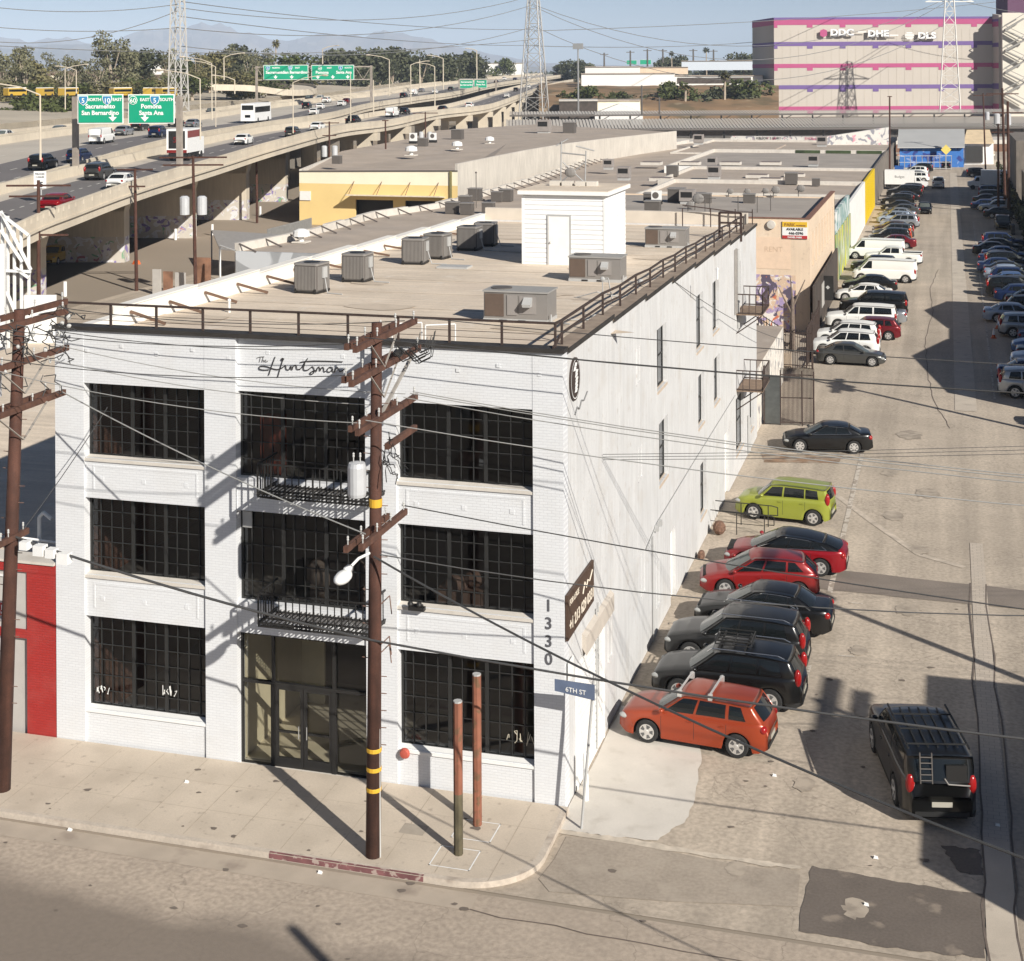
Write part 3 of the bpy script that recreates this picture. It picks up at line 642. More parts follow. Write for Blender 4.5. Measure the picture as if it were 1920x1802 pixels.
SPEC = {
 'hatch': dict(L=4.40, W=1.76, H=1.52, wb=2.64, fo=.90, r=.335, top=[(-2.2, .70), (-2.14, .98), (-2.0, 1.04), (-.5, 1.03), (.85, .99), (1.5, .90), (2.0, .80), (2.15, .70), (2.2, .55)],
      rf=[(-2.0, 1.47), (-1.0, 1.52), (0, 1.54), (.5, 1.50)], seg=[(.95, .22, 0), (.86, .15, 1), (-.05, -.22, 0), (-.13, -.28, 1), (-1.0, -1.02, 0), (-1.10, -1.12, 1), (-1.62, -1.42, 0), (-2.05, -1.72, 0)], tum=.80),
 'compact': dict(L=4.36, W=1.82, H=1.47, wb=2.65, fo=.93, r=.33, top=[(-2.18, .68), (-2.1, .96), (-1.95, 1.02), (-.5, 1.0), (.95, .93), (1.55, .83), (1.98, .70), (2.12, .60), (2.18, .48)],
      rf=[(-1.8, 1.36), (-1.0, 1.44), (-.1, 1.475), (.4, 1.44)], seg=[(1.05, .15, 0), (.92, .05, 1), (-.05, -.25, 0), (-.12, -.32, 1), (-.95, -.98, 0), (-1.03, -1.06, 1), (-1.65, -1.25, 0), (-2.05, -1.62, 0)], tum=.76),
 'fastback': dict(L=4.69, W=1.85, H=1.44, wb=2.88, fo=.85, r=.34, top=[(-2.34, .72), (-2.28, .98), (-2.1, 1.02), (-.5, .97), (1.1, .90), (1.7, .80), (2.15, .66), (2.28, .56), (2.34, .45)],
      rf=[(-1.5, 1.27), (-.8, 1.39), (-.1, 1.44), (.35, 1.40)], seg=[(1.2, .15, 0), (1.08, .05, 1), (.0, -.25, 0), (-.06, -.31, 1), (-.98, -.98, 0), (-1.04, -1.04, 1), (-1.62, -1.25, 0), (-2.12, -1.45, 0)], tum=.74),
 'sedan': dict(L=4.72, W=1.84, H=1.45, wb=2.78, fo=.88, r=.335, top=[(-2.36, .66), (-2.30, .95), (-2.15, 1.0), (-1.6, 1.0), (-.5, .96), (1.05, .92), (1.7, .83), (2.15, .72), (2.3, .62), (2.36, .5)],
      rf=[(-1.2, 1.38), (-.6, 1.44), (-.1, 1.455), (.35, 1.42)], seg=[(1.12, .22, 0), (1.0, .12, 1), (-.02, -.22, 0), (-.09, -.29, 1), (-.92, -.88, 0), (-.98, -.93, 1), (-1.28, -1.0, 0), (-1.72, -1.12, 0)], tum=.75),
 'coupe': dict(L=4.45, W=1.80, H=1.40, wb=2.68, fo=.82, r=.335, top=[(-2.22, .66), (-2.17, .96), (-2.0, 1.0), (-1.5, 1.0), (-.5, .95), (.95, .90), (1.6, .82), (2.05, .70), (2.17, .6), (2.22, .48)],
      rf=[(-1.2, 1.32), (-.6, 1.38), (-.1, 1.40), (.3, 1.37)], seg=[(1.02, .12, 0), (.90, .02, 1), (-.35, -.42, 0), (-.42, -.47, 1), (-1.15, -.88, 0), (-1.65, -1.02, 0)], tum=.74),
 'suv': dict(L=4.65, W=1.89, H=1.70, wb=2.78, fo=.92, r=.37, top=[(-2.32, .74), (-2.26, 1.05), (-2.15, 1.14), (-.5, 1.10), (.95, 1.06), (1.6, .98), (2.1, .86), (2.26, .76), (2.32, .58)],
      rf=[(-2.0, 1.60), (-1.2, 1.68), (-.2, 1.70), (.35, 1.66)], seg=[(1.05, .25, 0), (.93, .15, 1), (-.05, -.22, 0), (-.12, -.29, 1), (-.95, -.98, 0), (-1.03, -1.06, 1), (-1.75, -1.60, 0), (-2.15, -1.92, 0)], tum=.78),
 'bigsuv': dict(L=5.25, W=2.02, H=1.86, wb=3.05, fo=.98, r=.39, top=[(-2.62, .80), (-2.60, 1.15), (-2.5, 1.24), (-.5, 1.22), (1.2, 1.20), (1.9, 1.13), (2.45, 1.04), (2.58, .95), (2.62, .62)],
      rf=[(-2.5, 1.80), (-1.2, 1.86), (.1, 1.87), (.6, 1.82)], seg=[(1.12, .42, 0), (1.02, .33, 1), (.2, .12, 0), (.1, .02, 1), (-.85, -.86, 0), (-.97, -.98, 1), (-2.25, -2.2, 0), (-2.56, -2.42, 0)], tum=.82),
 'boxy': dict(L=4.14, W=1.80, H=1.61, wb=2.57, fo=.86, r=.335, top=[(-2.07, .70), (-2.04, 1.0), (-1.95, 1.12), (-.5, 1.10), (.9, 1.05), (1.5, .98), (1.9, .86), (2.02, .74), (2.07, .55)],
      rf=[(-1.8, 1.56), (-1.0, 1.60), (0, 1.62), (.4, 1.58)], seg=[(.98, .42, 0), (.85, .33, 1), (-.02, -.08, 0), (-.10, -.15, 1), (-.98, -.98, 0), (-1.04, -1.04, 1), (-1.6, -1.52, 0), (-1.98, -1.86, 0)], tum=.82),
 'van': dict(L=5.70, W=2.0, H=2.08, wb=3.9, fo=.85, r=.37, top=[(-2.85, 1.0), (-2.84, 1.18), (-2.8, 1.2), (1.7, 1.2), (2.3, 1.1), (2.7, .98), (2.80, .88), (2.85, .58)],
      rf=[(-2.8, 2.02), (0, 2.08), (1.2, 2.06), (1.35, 2.02)], seg=[(2.15, 1.35, 0), (2.0, 1.25, 1), (1.05, 1.02, 0), (.2, .2, 0), (-1.0, -1.0, 0), (-2.0, -2.0, 0), (-2.82, -2.78, 0)], tum=.86),
 'pickup': dict(L=5.6, W=1.95, H=1.80, wb=3.4, fo=.9, r=.38, top=[(-2.8, .80), (-2.78, 1.16), (-2.7, 1.18), (-.5, 1.18), (1.2, 1.15), (1.9, 1.10), (2.6, 1.0), (2.75, .9), (2.8, .6)],
      rf=[(-.8, 1.72), (-.4, 1.80), (.3, 1.80), (.6, 1.76)], seg=[(1.3, .6, 0), (1.18, .5, 1), (.25, .2, 0), (.18, .13, 1), (-.6, -.6, 0), (-.95, -.85, 0)], tum=.8),
}
SPEC['wagonsuv'] = dict(SPEC['suv'])
def car_proto(kind, detail=True):
    s = SPEC[kind]; L_, W_, r = s['L'], s['W'], s['r']; hw = W_/2; top = s['top']; sill = .20
    xf = L_/2 - s['fo']; xr = xf - s['wb']; Ra = r+.07
    t = thing('parked_car', None, 'car')
    xs = set([-L_/2+i*L_/54 for i in range(55)])
    for xw in (xf, xr):
        for i in range(13): xs.add(xw + Ra*math.cos(math.pi*i/12)*.999)
    seams = []
    if kind not in ('van',):
        g0 = s['seg']; seams = [g0[1][0]+.02, g0[2][0]-.04] + ([g0[4][0]-.03] if len(g0) > 6 else [])
    for q in seams: xs.add(q); xs.add(q-.014)
    xs = sorted(xs)
    def low(x):
        z = sill + .10*max(0, (abs(x)-(L_/2-.25))/.25)
        for xw in (xf, xr):
            d = abs(x-xw)
            if d < Ra: z = max(z, r+math.sqrt(Ra*Ra-d*d)-.02)
        return z
    def half(x):
        e = (L_/2-abs(x)); k = min(1, e/.55); k = 1-(1-k)**2.4*(.30 if x > 0 else .2)
        fl = sum(.018*math.exp(-((x-xw)/.42)**2) for xw in (xf, xr))
        return hw*(k)*(1-.02*abs(x)/L_*2)+fl-.018
    prof = []
    for x in xs:
        T = lin(top, x); z0 = low(x); h = half(x); zs = max(T-.13, z0+.03)
        prof.append([(h*.965, z0), (h*.995, z0+.20*(zs-z0)), (h*.985, z0+.45*(zs-z0)), (h*1.0, z0+.70*(zs-z0)), (h*.975, zs), (h*.955, T-.045), (h*.88, T-.004), (h*.5, T+.012), (0, T+.018)])
    b = B(); np_ = len(prof[0]); N = len(xs)
    for x, pr in zip(xs, prof):
        for y, z in pr: b.v.append((x, y, z))
        for y, z in reversed(pr[:-1]): b.v.append((x, -y, z))
    M = 2*np_-1
    for i in range(N-1):
        seam = any(abs(xs[i+1]-q) < 1e-6 and abs(xs[i]-(q-.014)) < 1e-6 for q in seams)
        xm_ = (xs[i]+xs[i+1])/2; arch = any(abs(xm_-xw) < Ra for xw in (xf, xr))
        for j in range(M-1):
            b.f.append((i*M+j, i*M+j+1, (i+1)*M+j+1, (i+1)*M+j))
            jj = j if j < np_-1 else M-2-j
            b.m.append(1 if (seam and 0 < jj < 4) or (jj == 0 and not arch and kind in ('suv', 'bigsuv', 'van', 'pickup')) else 0)
    b.f.append(tuple(range(M))); b.m.append(0); b.f.append(tuple((N-1)*M+k for k in reversed(range(M)))); b.m.append(0)
    # arch lips and underbody
    for i in range(N-1):
        for sgn in (1, -1):
            a, c = prof[i][0], prof[i+1][0]
            b.face([(xs[i], sgn*a[0], a[1]), (xs[i+1], sgn*c[0], c[1]), (xs[i+1], sgn*(hw-.34), c[1]), (xs[i], sgn*(hw-.34), a[1])], 1)
    b.box(-L_/2+.12, L_/2-.12, -hw+.34, hw-.34, .2, .72, 1)
    b.face([(-L_/2+.1, -hw+.12, .21), (-L_/2+.1, hw-.12, .21), (L_/2-.1, hw-.12, .21), (L_/2-.1, -hw+.12, .21)], 1) if False else None
    body = b.build('body', [P_['white'], trim], t, smooth=True, world=False)
    # greenhouse
    seg = s['seg']; lev = [0, .10, .35, .62, .88, 1.0]
    cols = []; flags = []
    for a, c in zip(seg, seg[1:]):
        k = 4 if abs(a[0]-c[0]) > .3 else 1
        for i in range(k):
            f = i/k; cols.append((a[0]+(c[0]-a[0])*f, a[1]+(c[1]-a[1])*f)); flags.append(a[2])
    cols.append(seg[-1][:2])
    tum = s['tum']; yb0 = hw*.93
    def base_y(x): return min(yb0, half(max(-L_/2+.1, min(L_/2-.1, x)))*.93)
    def pt(ci, v, frac=1.0):
        xb, xt = cols[ci]; zb = lin(top, xb)-.03; zt = lin(s['rf'], xt)-.05
        y = base_y(xb)*(1-v)+hw*tum*v*1.0 + .035*math.sin(math.pi*v)
        return Vector((xb+(xt-xb)*v, y, zb+(zt-zb)*v))
    gb, gg, gw = B(), B(), B()
    def put(q, glass, nrm_out=None, tgt=None):
        gb.face(q, 0)
        if glass:
            c = sum(q, Vector())/len(q); n = (q[1]-q[0]).cross(q[3]-q[0]); n.normalize()
            if nrm_out is not None and n.dot(nrm_out) < 0: n = -n
            (tgt or gg).face([p+n*.008 for p in q])
    for ci in range(len(cols)-1):
        for li in range(len(lev)-1):
            q = [pt(ci, lev[li]), pt(ci+1, lev[li]), pt(ci+1, lev[li+1]), pt(ci, lev[li+1])]
            gl = flags[ci] and 0 < li < 4
            put(q, gl, Vector((0, 1, 0))); put([Vector((p.x, -p.y, p.z)) for p in q], gl, Vector((0, -1, 0)))
    ny = 10; S_ = [1-2*i/ny for i in range(ny+1)]
    bowf, bowr = .17, -.12
    def ws(ci, s_, v, bow, crown=.03):
        p = pt(ci, v); k = 1-s_*s_
        return Vector((p.x+bow*k*(1-.45*v), p.y*s_, p.z+crown*k*v + (.012*k)))
    for (ci, bow, out) in ((0, bowf, Vector((1, 0, .5))), (len(cols)-1, bowr, Vector((-1, 0, .3)))):
        for i in range(ny):
            for li in range(len(lev)-1):
                q = [ws(ci, S_[i], lev[li], bow), ws(ci, S_[i+1], lev[li], bow), ws(ci, S_[i+1], lev[li+1], bow), ws(ci, S_[i], lev[li+1], bow)]
                gl = (0 < i < ny-1) and (li < 4 if ci == 0 else 0 < li < 4) and not (kind == 'van' and ci)
                put(q, gl, out, gw if ci == 0 else gg)
    nc = len(cols)
    def rp(ci, s_):
        p = pt(ci, 1.0); k = 1-s_*s_; f = ci/(nc-1)
        bow = bowf*.55*k*(1-f)**3 + bowr*.55*k*f**3
        return Vector((p.x+bow, p.y*s_, p.z+.03*k+.012*k + .022*min(1, k*3)*math.sin(math.pi*f)))
    for ci in range(nc-1):
        for i in range(ny):
            q = [rp(ci, S_[i]), rp(ci, S_[i+1]), rp(ci+1, S_[i+1]), rp(ci+1, S_[i])]
            gb.face(q, 0)
    # weld greenhouse faces for smooth shading
    idx = {}; nv = []; rm = []
    for p in gb.v:
        k = (round(p[0], 4), round(p[1], 4), round(p[2], 4))
        if k not in idx: idx[k] = len(nv); nv.append(p)
        rm.append(idx[k])
    ff = []; mm = []
    for f, m_ in zip(gb.f, gb.m):
        g2 = []
        for i in f:
            if rm[i] not in g2: g2.append(rm[i])
        if len(g2) > 2: ff.append(tuple(g2)); mm.append(m_)
    gb.v, gb.f, gb.m = nv, ff, mm
    gb.build('roof', [P_['white'], trim], t, smooth=True, world=False)
    gg.build('window_glass', carglass, t, world=False); gw.build('windscreen', windm, t, world=False)
    # wheels
    for xw in (xf, xr):
        for sg in (1, -1):
            y0 = sg*(hw-.02); wdt = .22
            wl = B().lathe([(r*.62, 0), (r*.93, 0), (r, .035), (r, wdt-.03), (r*.93, wdt), (r*.62, wdt)], 24, (xw, 0, r), 'y')
            wl.v = [(x, y0-sg*y, z) for x, y, z in wl.v]
            wo = wl.build('wheel', rubber, t, smooth=False, world=False)
            rb = B(); rr = r*.66
            rb.lathe([(rr, -.0), (rr, .03), (rr*.88, .06), (.04, .06)], 20, (0, 0, 0), 'y')
            for k in range(5 if kind not in ('coupe', 'sedan') else 7):
                a = 2*math.pi*k/(5 if kind not in ('coupe', 'sedan') else 7); ca, sa = math.cos(a), math.sin(a); w1 = .085 if kind not in ('coupe', 'sedan') else .035
                w1 = .062 if w1 > .05 else .04; a += math.pi/5; ca, sa = math.cos(a), math.sin(a); P2 = [(rr*.40, -w1*.45), (rr*.84, -w1), (rr*.84, w1), (rr*.40, w1*.45)]
                rb.hexa([(u*ca-v*sa, .002, u*sa+v*ca) for u, v in P2], [(u*ca-v*sa, -.006, u*sa+v*ca) for u, v in P2], 1)
            k0 = len(rb.v)
            rb.lathe([(.06, .0), (.05, -.012), (.01, -.014)], 10, (0, 0, 0), 'y')
            for i_, f in enumerate(rb.f[:20*3+2]): pass
            pass
            rb.v = [(x+xw, y0-sg*(y+.0)+sg*.004, z+r) for x, y, z in rb.v]
            rb.build('rim', [rimm, rimd], wo, world=False)
    # lamps: patches of the body surface
    def patch(name, m_, x0, x1, j0, j1, off=.007, both=True):
        for sg in ((1, -1) if both else (1,)):
            pb = B()
            for i in range(N-1):
                if xs[i] >= x0-1e-6 and xs[i+1] <= x1+1e-6:
                    for j in range(j0, j1):
                        q = [Vector((xs[i], prof[i][j][0], prof[i][j][1])), Vector((xs[i+1], prof[i+1][j][0], prof[i+1][j][1])), Vector((xs[i+1], prof[i+1][j+1][0], prof[i+1][j+1][1])), Vector((xs[i], prof[i][j+1][0], prof[i][j+1][1]))]
                        q = [Vector((p.x+(off if x0 > 0 else -off), (p.y+off)*sg, p.z+off*.7)) for p in q]; pb.face(q)
            if pb.f: pb.build(name, m_, t, world=False)
    for sg in (1, -1):
        xh = L_/2-.21; hh_ = half(xh); B().ball((xh, sg*hh_*.885, lin(top, xh)-.15), .19, .115, .085, 12).build('headlight', lampm, t, smooth=True, world=False)
        tall = .27 if kind in ('suv', 'bigsuv', 'van', 'boxy') else .12; xt_ = -L_/2+.13; zt_ = lin(top, xt_); B().ball((xt_, sg*half(xt_)*.90, zt_-(.0 if kind in ('suv', 'boxy') else .16)), .12, .125, tall, 12).build('taillight', tailm, t, smooth=True, world=False)
    fw_ = half(L_/2)*.6; T0 = lin(top, L_/2)
    if kind not in ('fastback', 'compact'): B().box(L_/2, L_/2+.015, -fw_, fw_, sill+.14, T0-.06).build('grille', trim, t, world=False)
    hb = half(-L_/2); Tb = lin(top, -L_/2)
    B().box(-L_/2-.012, -L_/2, -.26, .26, Tb-.26, Tb-.13).build('number_plate', platem, t, world=False)
    for sg in ():
        zl = (Tb-.02, Tb+.2) if kind == 'bigsuv' else (Tb-.16, Tb-.03); ya, yb = (hb*.88, hb*.98) if kind == 'bigsuv' else (hb*.66, hb*.93)
        B().box(-L_/2-.014, -L_/2+.03, min(sg*ya, sg*yb), max(sg*ya, sg*yb), *zl).build('taillight', tailm, t, world=False)
    B().box(-L_/2-.02, -L_/2+.03, -hb*.9, hb*.9, sill+.1, sill+.22).build('bumper_trim', trim, t, world=False)
    p = pt(1, 0)
    for sg in (1, -1): B().ball((p.x-.02, sg*(p.y+.12), p.z+.09), .09, .11, .07, 8).build('mirror', [P_['white']], t, smooth=True, world=False)
    hz = lin(top, 0)-.20
    for q in seams[1:]:
        for sg in (1, -1): B().box(q+.03, q+.19, sg*(hw-.01)-.012, sg*(hw-.01)+.012, hz, hz+.025).build('door_handle', [P_['white']], t, world=False)
    if kind == 'pickup':
        b2 = B(); b2.box(-2.68, -1.0, -hw+.14, hw-.14, 1.19, 1.205); b2.build('bed', trim, t, world=False)
        b3 = B()
        for y in (-hw+.07, hw-.07): b3.box(-2.75, -1.0, y-.05, y+.05, 1.18, 1.27)
        b3.box(-2.79, -2.70, -hw+.12, hw-.12, 1.18, 1.27); b3.build('bed_rail', [P_['white']], t, world=False)
    return t
PROTO = {}
used = {}
def car(kind, colr, x, y, ang, label, group='cars parked beside the white building', cat='car', name='parked_car', z=0.0, roofc=None, extra=None):
    if kind not in PROTO: PROTO[kind] = car_proto(kind); used[kind] = False
    o = copytree(PROTO[kind])
    o.name = name; o.location = (x, y, z); o.rotation_euler = (0, 0, ang); tag(o, label, cat, group); ROOT[o.name] = ((x, y, z), ang)
    pm = P_[colr]
    for c in o.children:
        if c.type == 'MESH' and c.data.materials and c.data.materials[0] and c.data.materials[0].name == 'paint_white':
            c.material_slots[0].link = 'OBJECT'; c.material_slots[0].material = (P_[roofc] if roofc and c.name.startswith('roof') else pm)
    if extra: extra(o, SPEC[kind])
    return o
def bars(o, s):
    for x in (.35, -.55):
        b = B(); z = lin(s['rf'], x)+.10; b.bar((x, -s['W']*.42, z), (x, s['W']*.42, z), .05, .035)
        for sg in (1, -1): b.box(x-.06, x+.06, sg*s['W']*.39-.05, sg*s['W']*.39+.05, z-.17, z+.0)
        b.build('roof_bar', rimm, o, world=False)
def rails(o, s):
    for sg in (1, -1):
        b = B(); b.path([(.55, sg*s['W']*.375, 1.60), (.4, sg*s['W']*.38, 1.72), (-1.6, sg*s['W']*.375, 1.70), (-1.8, sg*s['W']*.37, 1.62)], .02); b.build('roof_rail', chrome, o, world=False)
def basket(o, s):
    rails(o, s); b = B(); z = 1.80
    for y in (-.5, -.25, 0, .25, .5): b.bar((-.75, y, z), (.35, y, z), .03)
    for x in (-.75, -.2, .35): b.bar((x, -.5, z), (x, .5, z), .03)
    for zz in (z+.12,): b.path([(-.75, -.5, zz), (.35, -.5, zz), (.35, .5, zz), (-.75, .5, zz), (-.75, -.5, zz)], .018)
    for x in (-.6, .2): b.bar((x, -.72, z-.05), (x, .72, z-.05), .05)
    b.build('roof_basket', blackm, o, world=False)
def chromeline(o, s):
    sg_ = s['seg']; hw = s['W']/2; tp = s['top']
    for sg in (1, -1):
        pts = []
        a, z_ = sg_[1], [q for q in sg_ if q[2] == 1][-1]; k = sg_.index(z_)+1; e = sg_[k] if k < len(sg_) else sg_[-1]
        for i in range(9):
            f = i/8; xb = a[0]+(e[0]-a[0])*f; pts.append((xb, sg*(hw*.93+.012), lin(tp, xb)+.01))
        up = [(e[1]+(a[1]-e[1])*i/8) for i in range(9)]
        pts += [(xt, sg*(hw*s['tum']+.02), lin(s['rf'], xt)-.09) for xt in up[0:8]] + [(a[0], sg*(hw*.93+.012), lin(tp, a[0])+.01)]
        B().path([Vector(p) for p in pts], .012, 4).build('window_trim', chrome, o, world=False)
def ang_to(a, c): return math.atan2(c[1]-a[1], c[0]-a[0])
PI = math.pi
# row beside the white building: front wheel to rear wheel positions on the ground
def park(kind, colr, fw_px, rw_px, label, **k):
    s = SPEC[kind]; a, c = G(*fw_px), G(*rw_px); d = (a-c).normalized(); mid = (a+c)/2; hw = s['W']/2-.1
    n = Vector((-d.y, d.x, 0)); 
    if n.y < 0: n = -n
    ctr = mid + n*hw; off = (s['L']/2-s['fo']) - s['wb']/2
    ctr = ctr - d*off
    return car(kind, colr, ctr.x, ctr.y, math.atan2(d.y, d.x), label, **k)
park('hatch', 'orange', (1210, 1391), (1386, 1421), 'orange red hatchback wagon with two silver roof bars, nearest in the wall side row', extra=bars)
def row(kind, colr, x, y, a, label, **k): return car(kind, colr, x, y, PI+a, label, **k)
row('suv', 'black', 3.15, 8.35, -.03, 'black suv with a basket on its roof beside the orange hatchback', extra=basket)
row('suv', 'dgrey', 3.0, 11.35, -.02, 'dark grey suv with bright roof rails between two black cars', extra=rails)
row('sedan', 'black', 3.5, 14.6, -.02, 'black sedan with a chrome window outline beside the red hatchback', extra=chromeline)
park('compact', 'red', (1356, 1119), (1500, 1125), 'red five door hatchback behind the black sedan')
row('fastback', 'red2', 3.6, 21.1, 0.0, 'bright red fastback with a dark glass roof behind the red hatchback', roofc='black', extra=chromeline)
park('boxy', 'green', (1411, 973), (1527, 986), 'lime green boxy hatchback parked by the side door railing')
park('coupe', 'black', (1499, 848), (1602, 851), 'black two door coupe with a chrome window line standing before the barred gate', extra=chromeline)
# moving suv in the lane
a, c = Vector((8.3, 6.9, 0)), Vector((9.45, 2.0, 0))
dv = (a-c).normalized()
big = car('bigsuv', 'black', 8.92, 4.3, math.atan2(dv.y, dv.x), 'black long suv with a rear ladder and dark roof driving up the lane', group='vehicles moving in the lane', name='driving_suv')
b = B(); z0, z1 = 1.15, 1.80
for y in (.25, .55): b.tube((-2.66, y, z0), (-2.56, y, z1+.1), .018)
for i in range(5): b.tube((-2.66+i*.02, .25, z0+.08+i*.14), (-2.66+i*.02, .55, z0+.08+i*.14), .014)
b.build('rear_ladder', greyd, big, world=False)
b = B()
for sg in (1, -1): b.bar((.4, sg*.78, 1.90), (-2.3, sg*.78, 1.90), .04)
for x in (-.3, -1.2, -2.1): b.bar((x, -.78, 1.93), (x, .78, 1.93), .035)
b.build('roof_rack', trim, big, world=False)
b = B(); b.box(-2.66, -2.60, -.62, -.1, 1.22, 1.62); b.build('open_tailgate_glass', blackm, big, world=False)
b = B(); b.path([(-2.68, -.05, 1.3), (-2.68, -.15, 1.15), (-2.68, -.7, 1.12)], .02); b.build('wiper', greym, big, world=False)
for yy in (-.5, -.25, 0, .25, .5): B().box(-2.2, .2, yy-.02, yy+.02, 1.885, 1.905).build('roof_rib', trim, big, world=False)
# far side of the gate, left kerb of the lane: (kind, colour, x centre, y, nose heading, label)
LR = [('coupe', 'grey', 3.6, 62.9, 0, 'grey two door coupe nearest beyond the barred gate, nose to the lane'), ('suv', 'white', 3.0, 66.2, PI, 'white crossover beside the grey coupe'), ('suv', 'white', 2.9, 69.8, PI, 'white curvy suv behind the first white crossover'),
      ('hatch', 'maroon', 4.3, 72.8, PI, 'red hatchback half hidden behind the curvy white suv'), ('bigsuv', 'white', 3.5, 76.6, PI, 'long white suv with dark side windows behind the curvy suv'), ('sedan', 'silver', 4.4, 79.6, PI, 'silver sedan hidden between the long white suv and a black suv'),
      ('bigsuv', 'black', 4.1, 83.6, PI, 'black suv behind the long white suv'), ('sedan', 'white', 3.0, 90.6, PI, 'white sedan facing the black banner'), ('sedan', 'black', 3.2, 96.2, PI, 'black sedan in front of the white van'), ('van', 'white', 4.2, 102.6, PI, 'white windowless cargo van'),
      ('hatch', 'black', 3.0, 109.5, PI, 'black hatchback between the white van and the white pickup'), ('pickup', 'white', 4.6, 115.0, PI, 'white pickup truck with a ladder rack beyond the cargo van'), ('van', 'white', 2.7, 119.0, PI, 'second white van nosed in beyond the pickup'),
      ('sedan', 'dgrey', 3.0, 124.5, PI, 'dark grey sedan by the green mural'), ('sedan', 'maroon', 4.2, 129.0, PI, 'dark red sedan beside the white mural wall'), ('suv', 'dgrey', 3.6, 133.5, PI, 'dark suv beyond the dark red sedan'), ('suv', 'grey', 3.8, 138.5, PI, 'grey suv with the orange cloth behind it'),
      ('sedan', 'brown', 3.6, 144.0, PI, 'brown sedan in front of the white wall end'), ('suv', 'silver', 4.2, 150.0, PI, 'silver suv at the near end of the yellow wall'), ('hatch', 'paleblue', 3.4, 155.5, PI, 'pale hatchback beside the yellow wall'), ('sedan', 'silver', 3.6, 161.0, PI, 'silver sedan beside the yellow wall'),
      ('sedan', 'grey', 4.0, 166.5, PI, 'grey sedan at the middle of the yellow wall'), ('sedan', 'dgrey', 3.4, 172.5, PI, 'dark sedan at the far end of the yellow wall'), ('suv', 'black', 3.0, 181, PI, 'black suv past the yellow wall'), ('sedan', 'black', 3.6, 187.5, PI, 'black sedan with glinting wheels past the yellow wall'),
      ('bigsuv', 'black', 3.6, 195, PI, 'black boxy suv in front of the white box truck'), ('suv', 'dgrey', 4.0, 201, PI, 'dark suv right before the white box truck'), ('suv', 'white', 4.6, 226, PI, 'white suv beyond the box truck'), ('sedan', 'silver', 4.4, 234, PI, 'pale sedan by the blue bin'), ('suv', 'white', 4.2, 242, PI, 'white wagon near the blue wall'), ('suv', 'black', 5.0, 251, PI, 'black suv near the blue wall')]
for k_, c_, x, y, a, lb in LR: car(k_, c_, x, y, a+random.uniform(-.03, .03), lb, 'cars nosed in along the left side of the lane')
ladder_truck = None
car('sedan', 'black', 6.9, 170.0, -PI/2, 'black sedan heading towards the camera down the lane', 'vehicles moving in the lane', name='driving_car')
car('pickup', 'white', 8.4, 214.0, PI/2, 'white pickup seen from behind in the lane beside the box truck', 'vehicles moving in the lane', name='driving_pickup')
car('sedan', 'black', 9.6, 262.0, PI/2, 'small black sedan in the lane before the blue wall', 'vehicles moving in the lane', name='driving_car')
RR = [('suv', 'silver', 14.9, 55.5, 0, 'grey silver suv with bright wheels, nearest of the right row'), ('sedan', 'maroon', 17.3, 52.0, 0, 'red car cut by the right edge of the view'), ('sedan', 'navy', 15.0, 59.6, 0, 'dark blue sedan beside the nearest silver suv'), ('bigsuv', 'paleblue', 16.2, 63.4, PI, 'pale blue four wheel drive with a roof rack facing the lane'),
      ('suv', 'blue', 16.2, 69.2, PI, 'blue suv facing the lane beside the traffic cones'), ('suv', 'silver', 15.6, 76.3, 0, 'pale grey wagon with its tail to the lane beyond the cones'), ('sedan', 'paleblue', 14.7, 82.6, 0, 'pale grey sedan in the building shadow'), ('sedan', 'black', 16.6, 90.0, 0, 'black sedan further back in the right row behind the pale sedan'), ('suv', 'black', 15.2, 96.0, 0, 'black suv in the sun of the right row'),
      ('sedan', 'blue', 15.5, 101.0, 0, 'blue sedan beside the sunlit black suv'), ('sedan', 'paleblue', 15.3, 106.0, 0, 'light blue sedan in the middle of the right row'), ('sedan', 'navy', 14.8, 111.0, 0, 'navy sedan beside the light blue sedan'), ('sedan', 'navy', 15.0, 117.0, 0, 'navy coupe below the black sedan'), ('sedan', 'black', 14.6, 124.5, 0, 'black sedan with one white wheel'), ('suv', 'navy', 15.6, 131.5, 0, 'dark estate beyond the black sedan'),
      ('boxy', 'black', 16.2, 152, -PI/2, 'black boxy car facing the camera in the right row'), ('sedan', 'black', 16.6, 165, 0, 'black sedan in front of the silver pickup'), ('pickup', 'silver', 16.6, 172.5, PI, 'silver grey pickup with its cab to the right wall'), ('sedan', 'paleblue', 16.4, 181.0, PI, 'pale coupe behind the silver pickup'), ('suv', 'black', 16.4, 190, 0, 'dark suv beneath the hanging wires of the right row'), ('suv', 'navy', 16.6, 199, 0, 'navy suv in front of the parked moving truck'), ('suv', 'black', 15.4, 240, 0, 'black suv beyond the parked moving truck')]
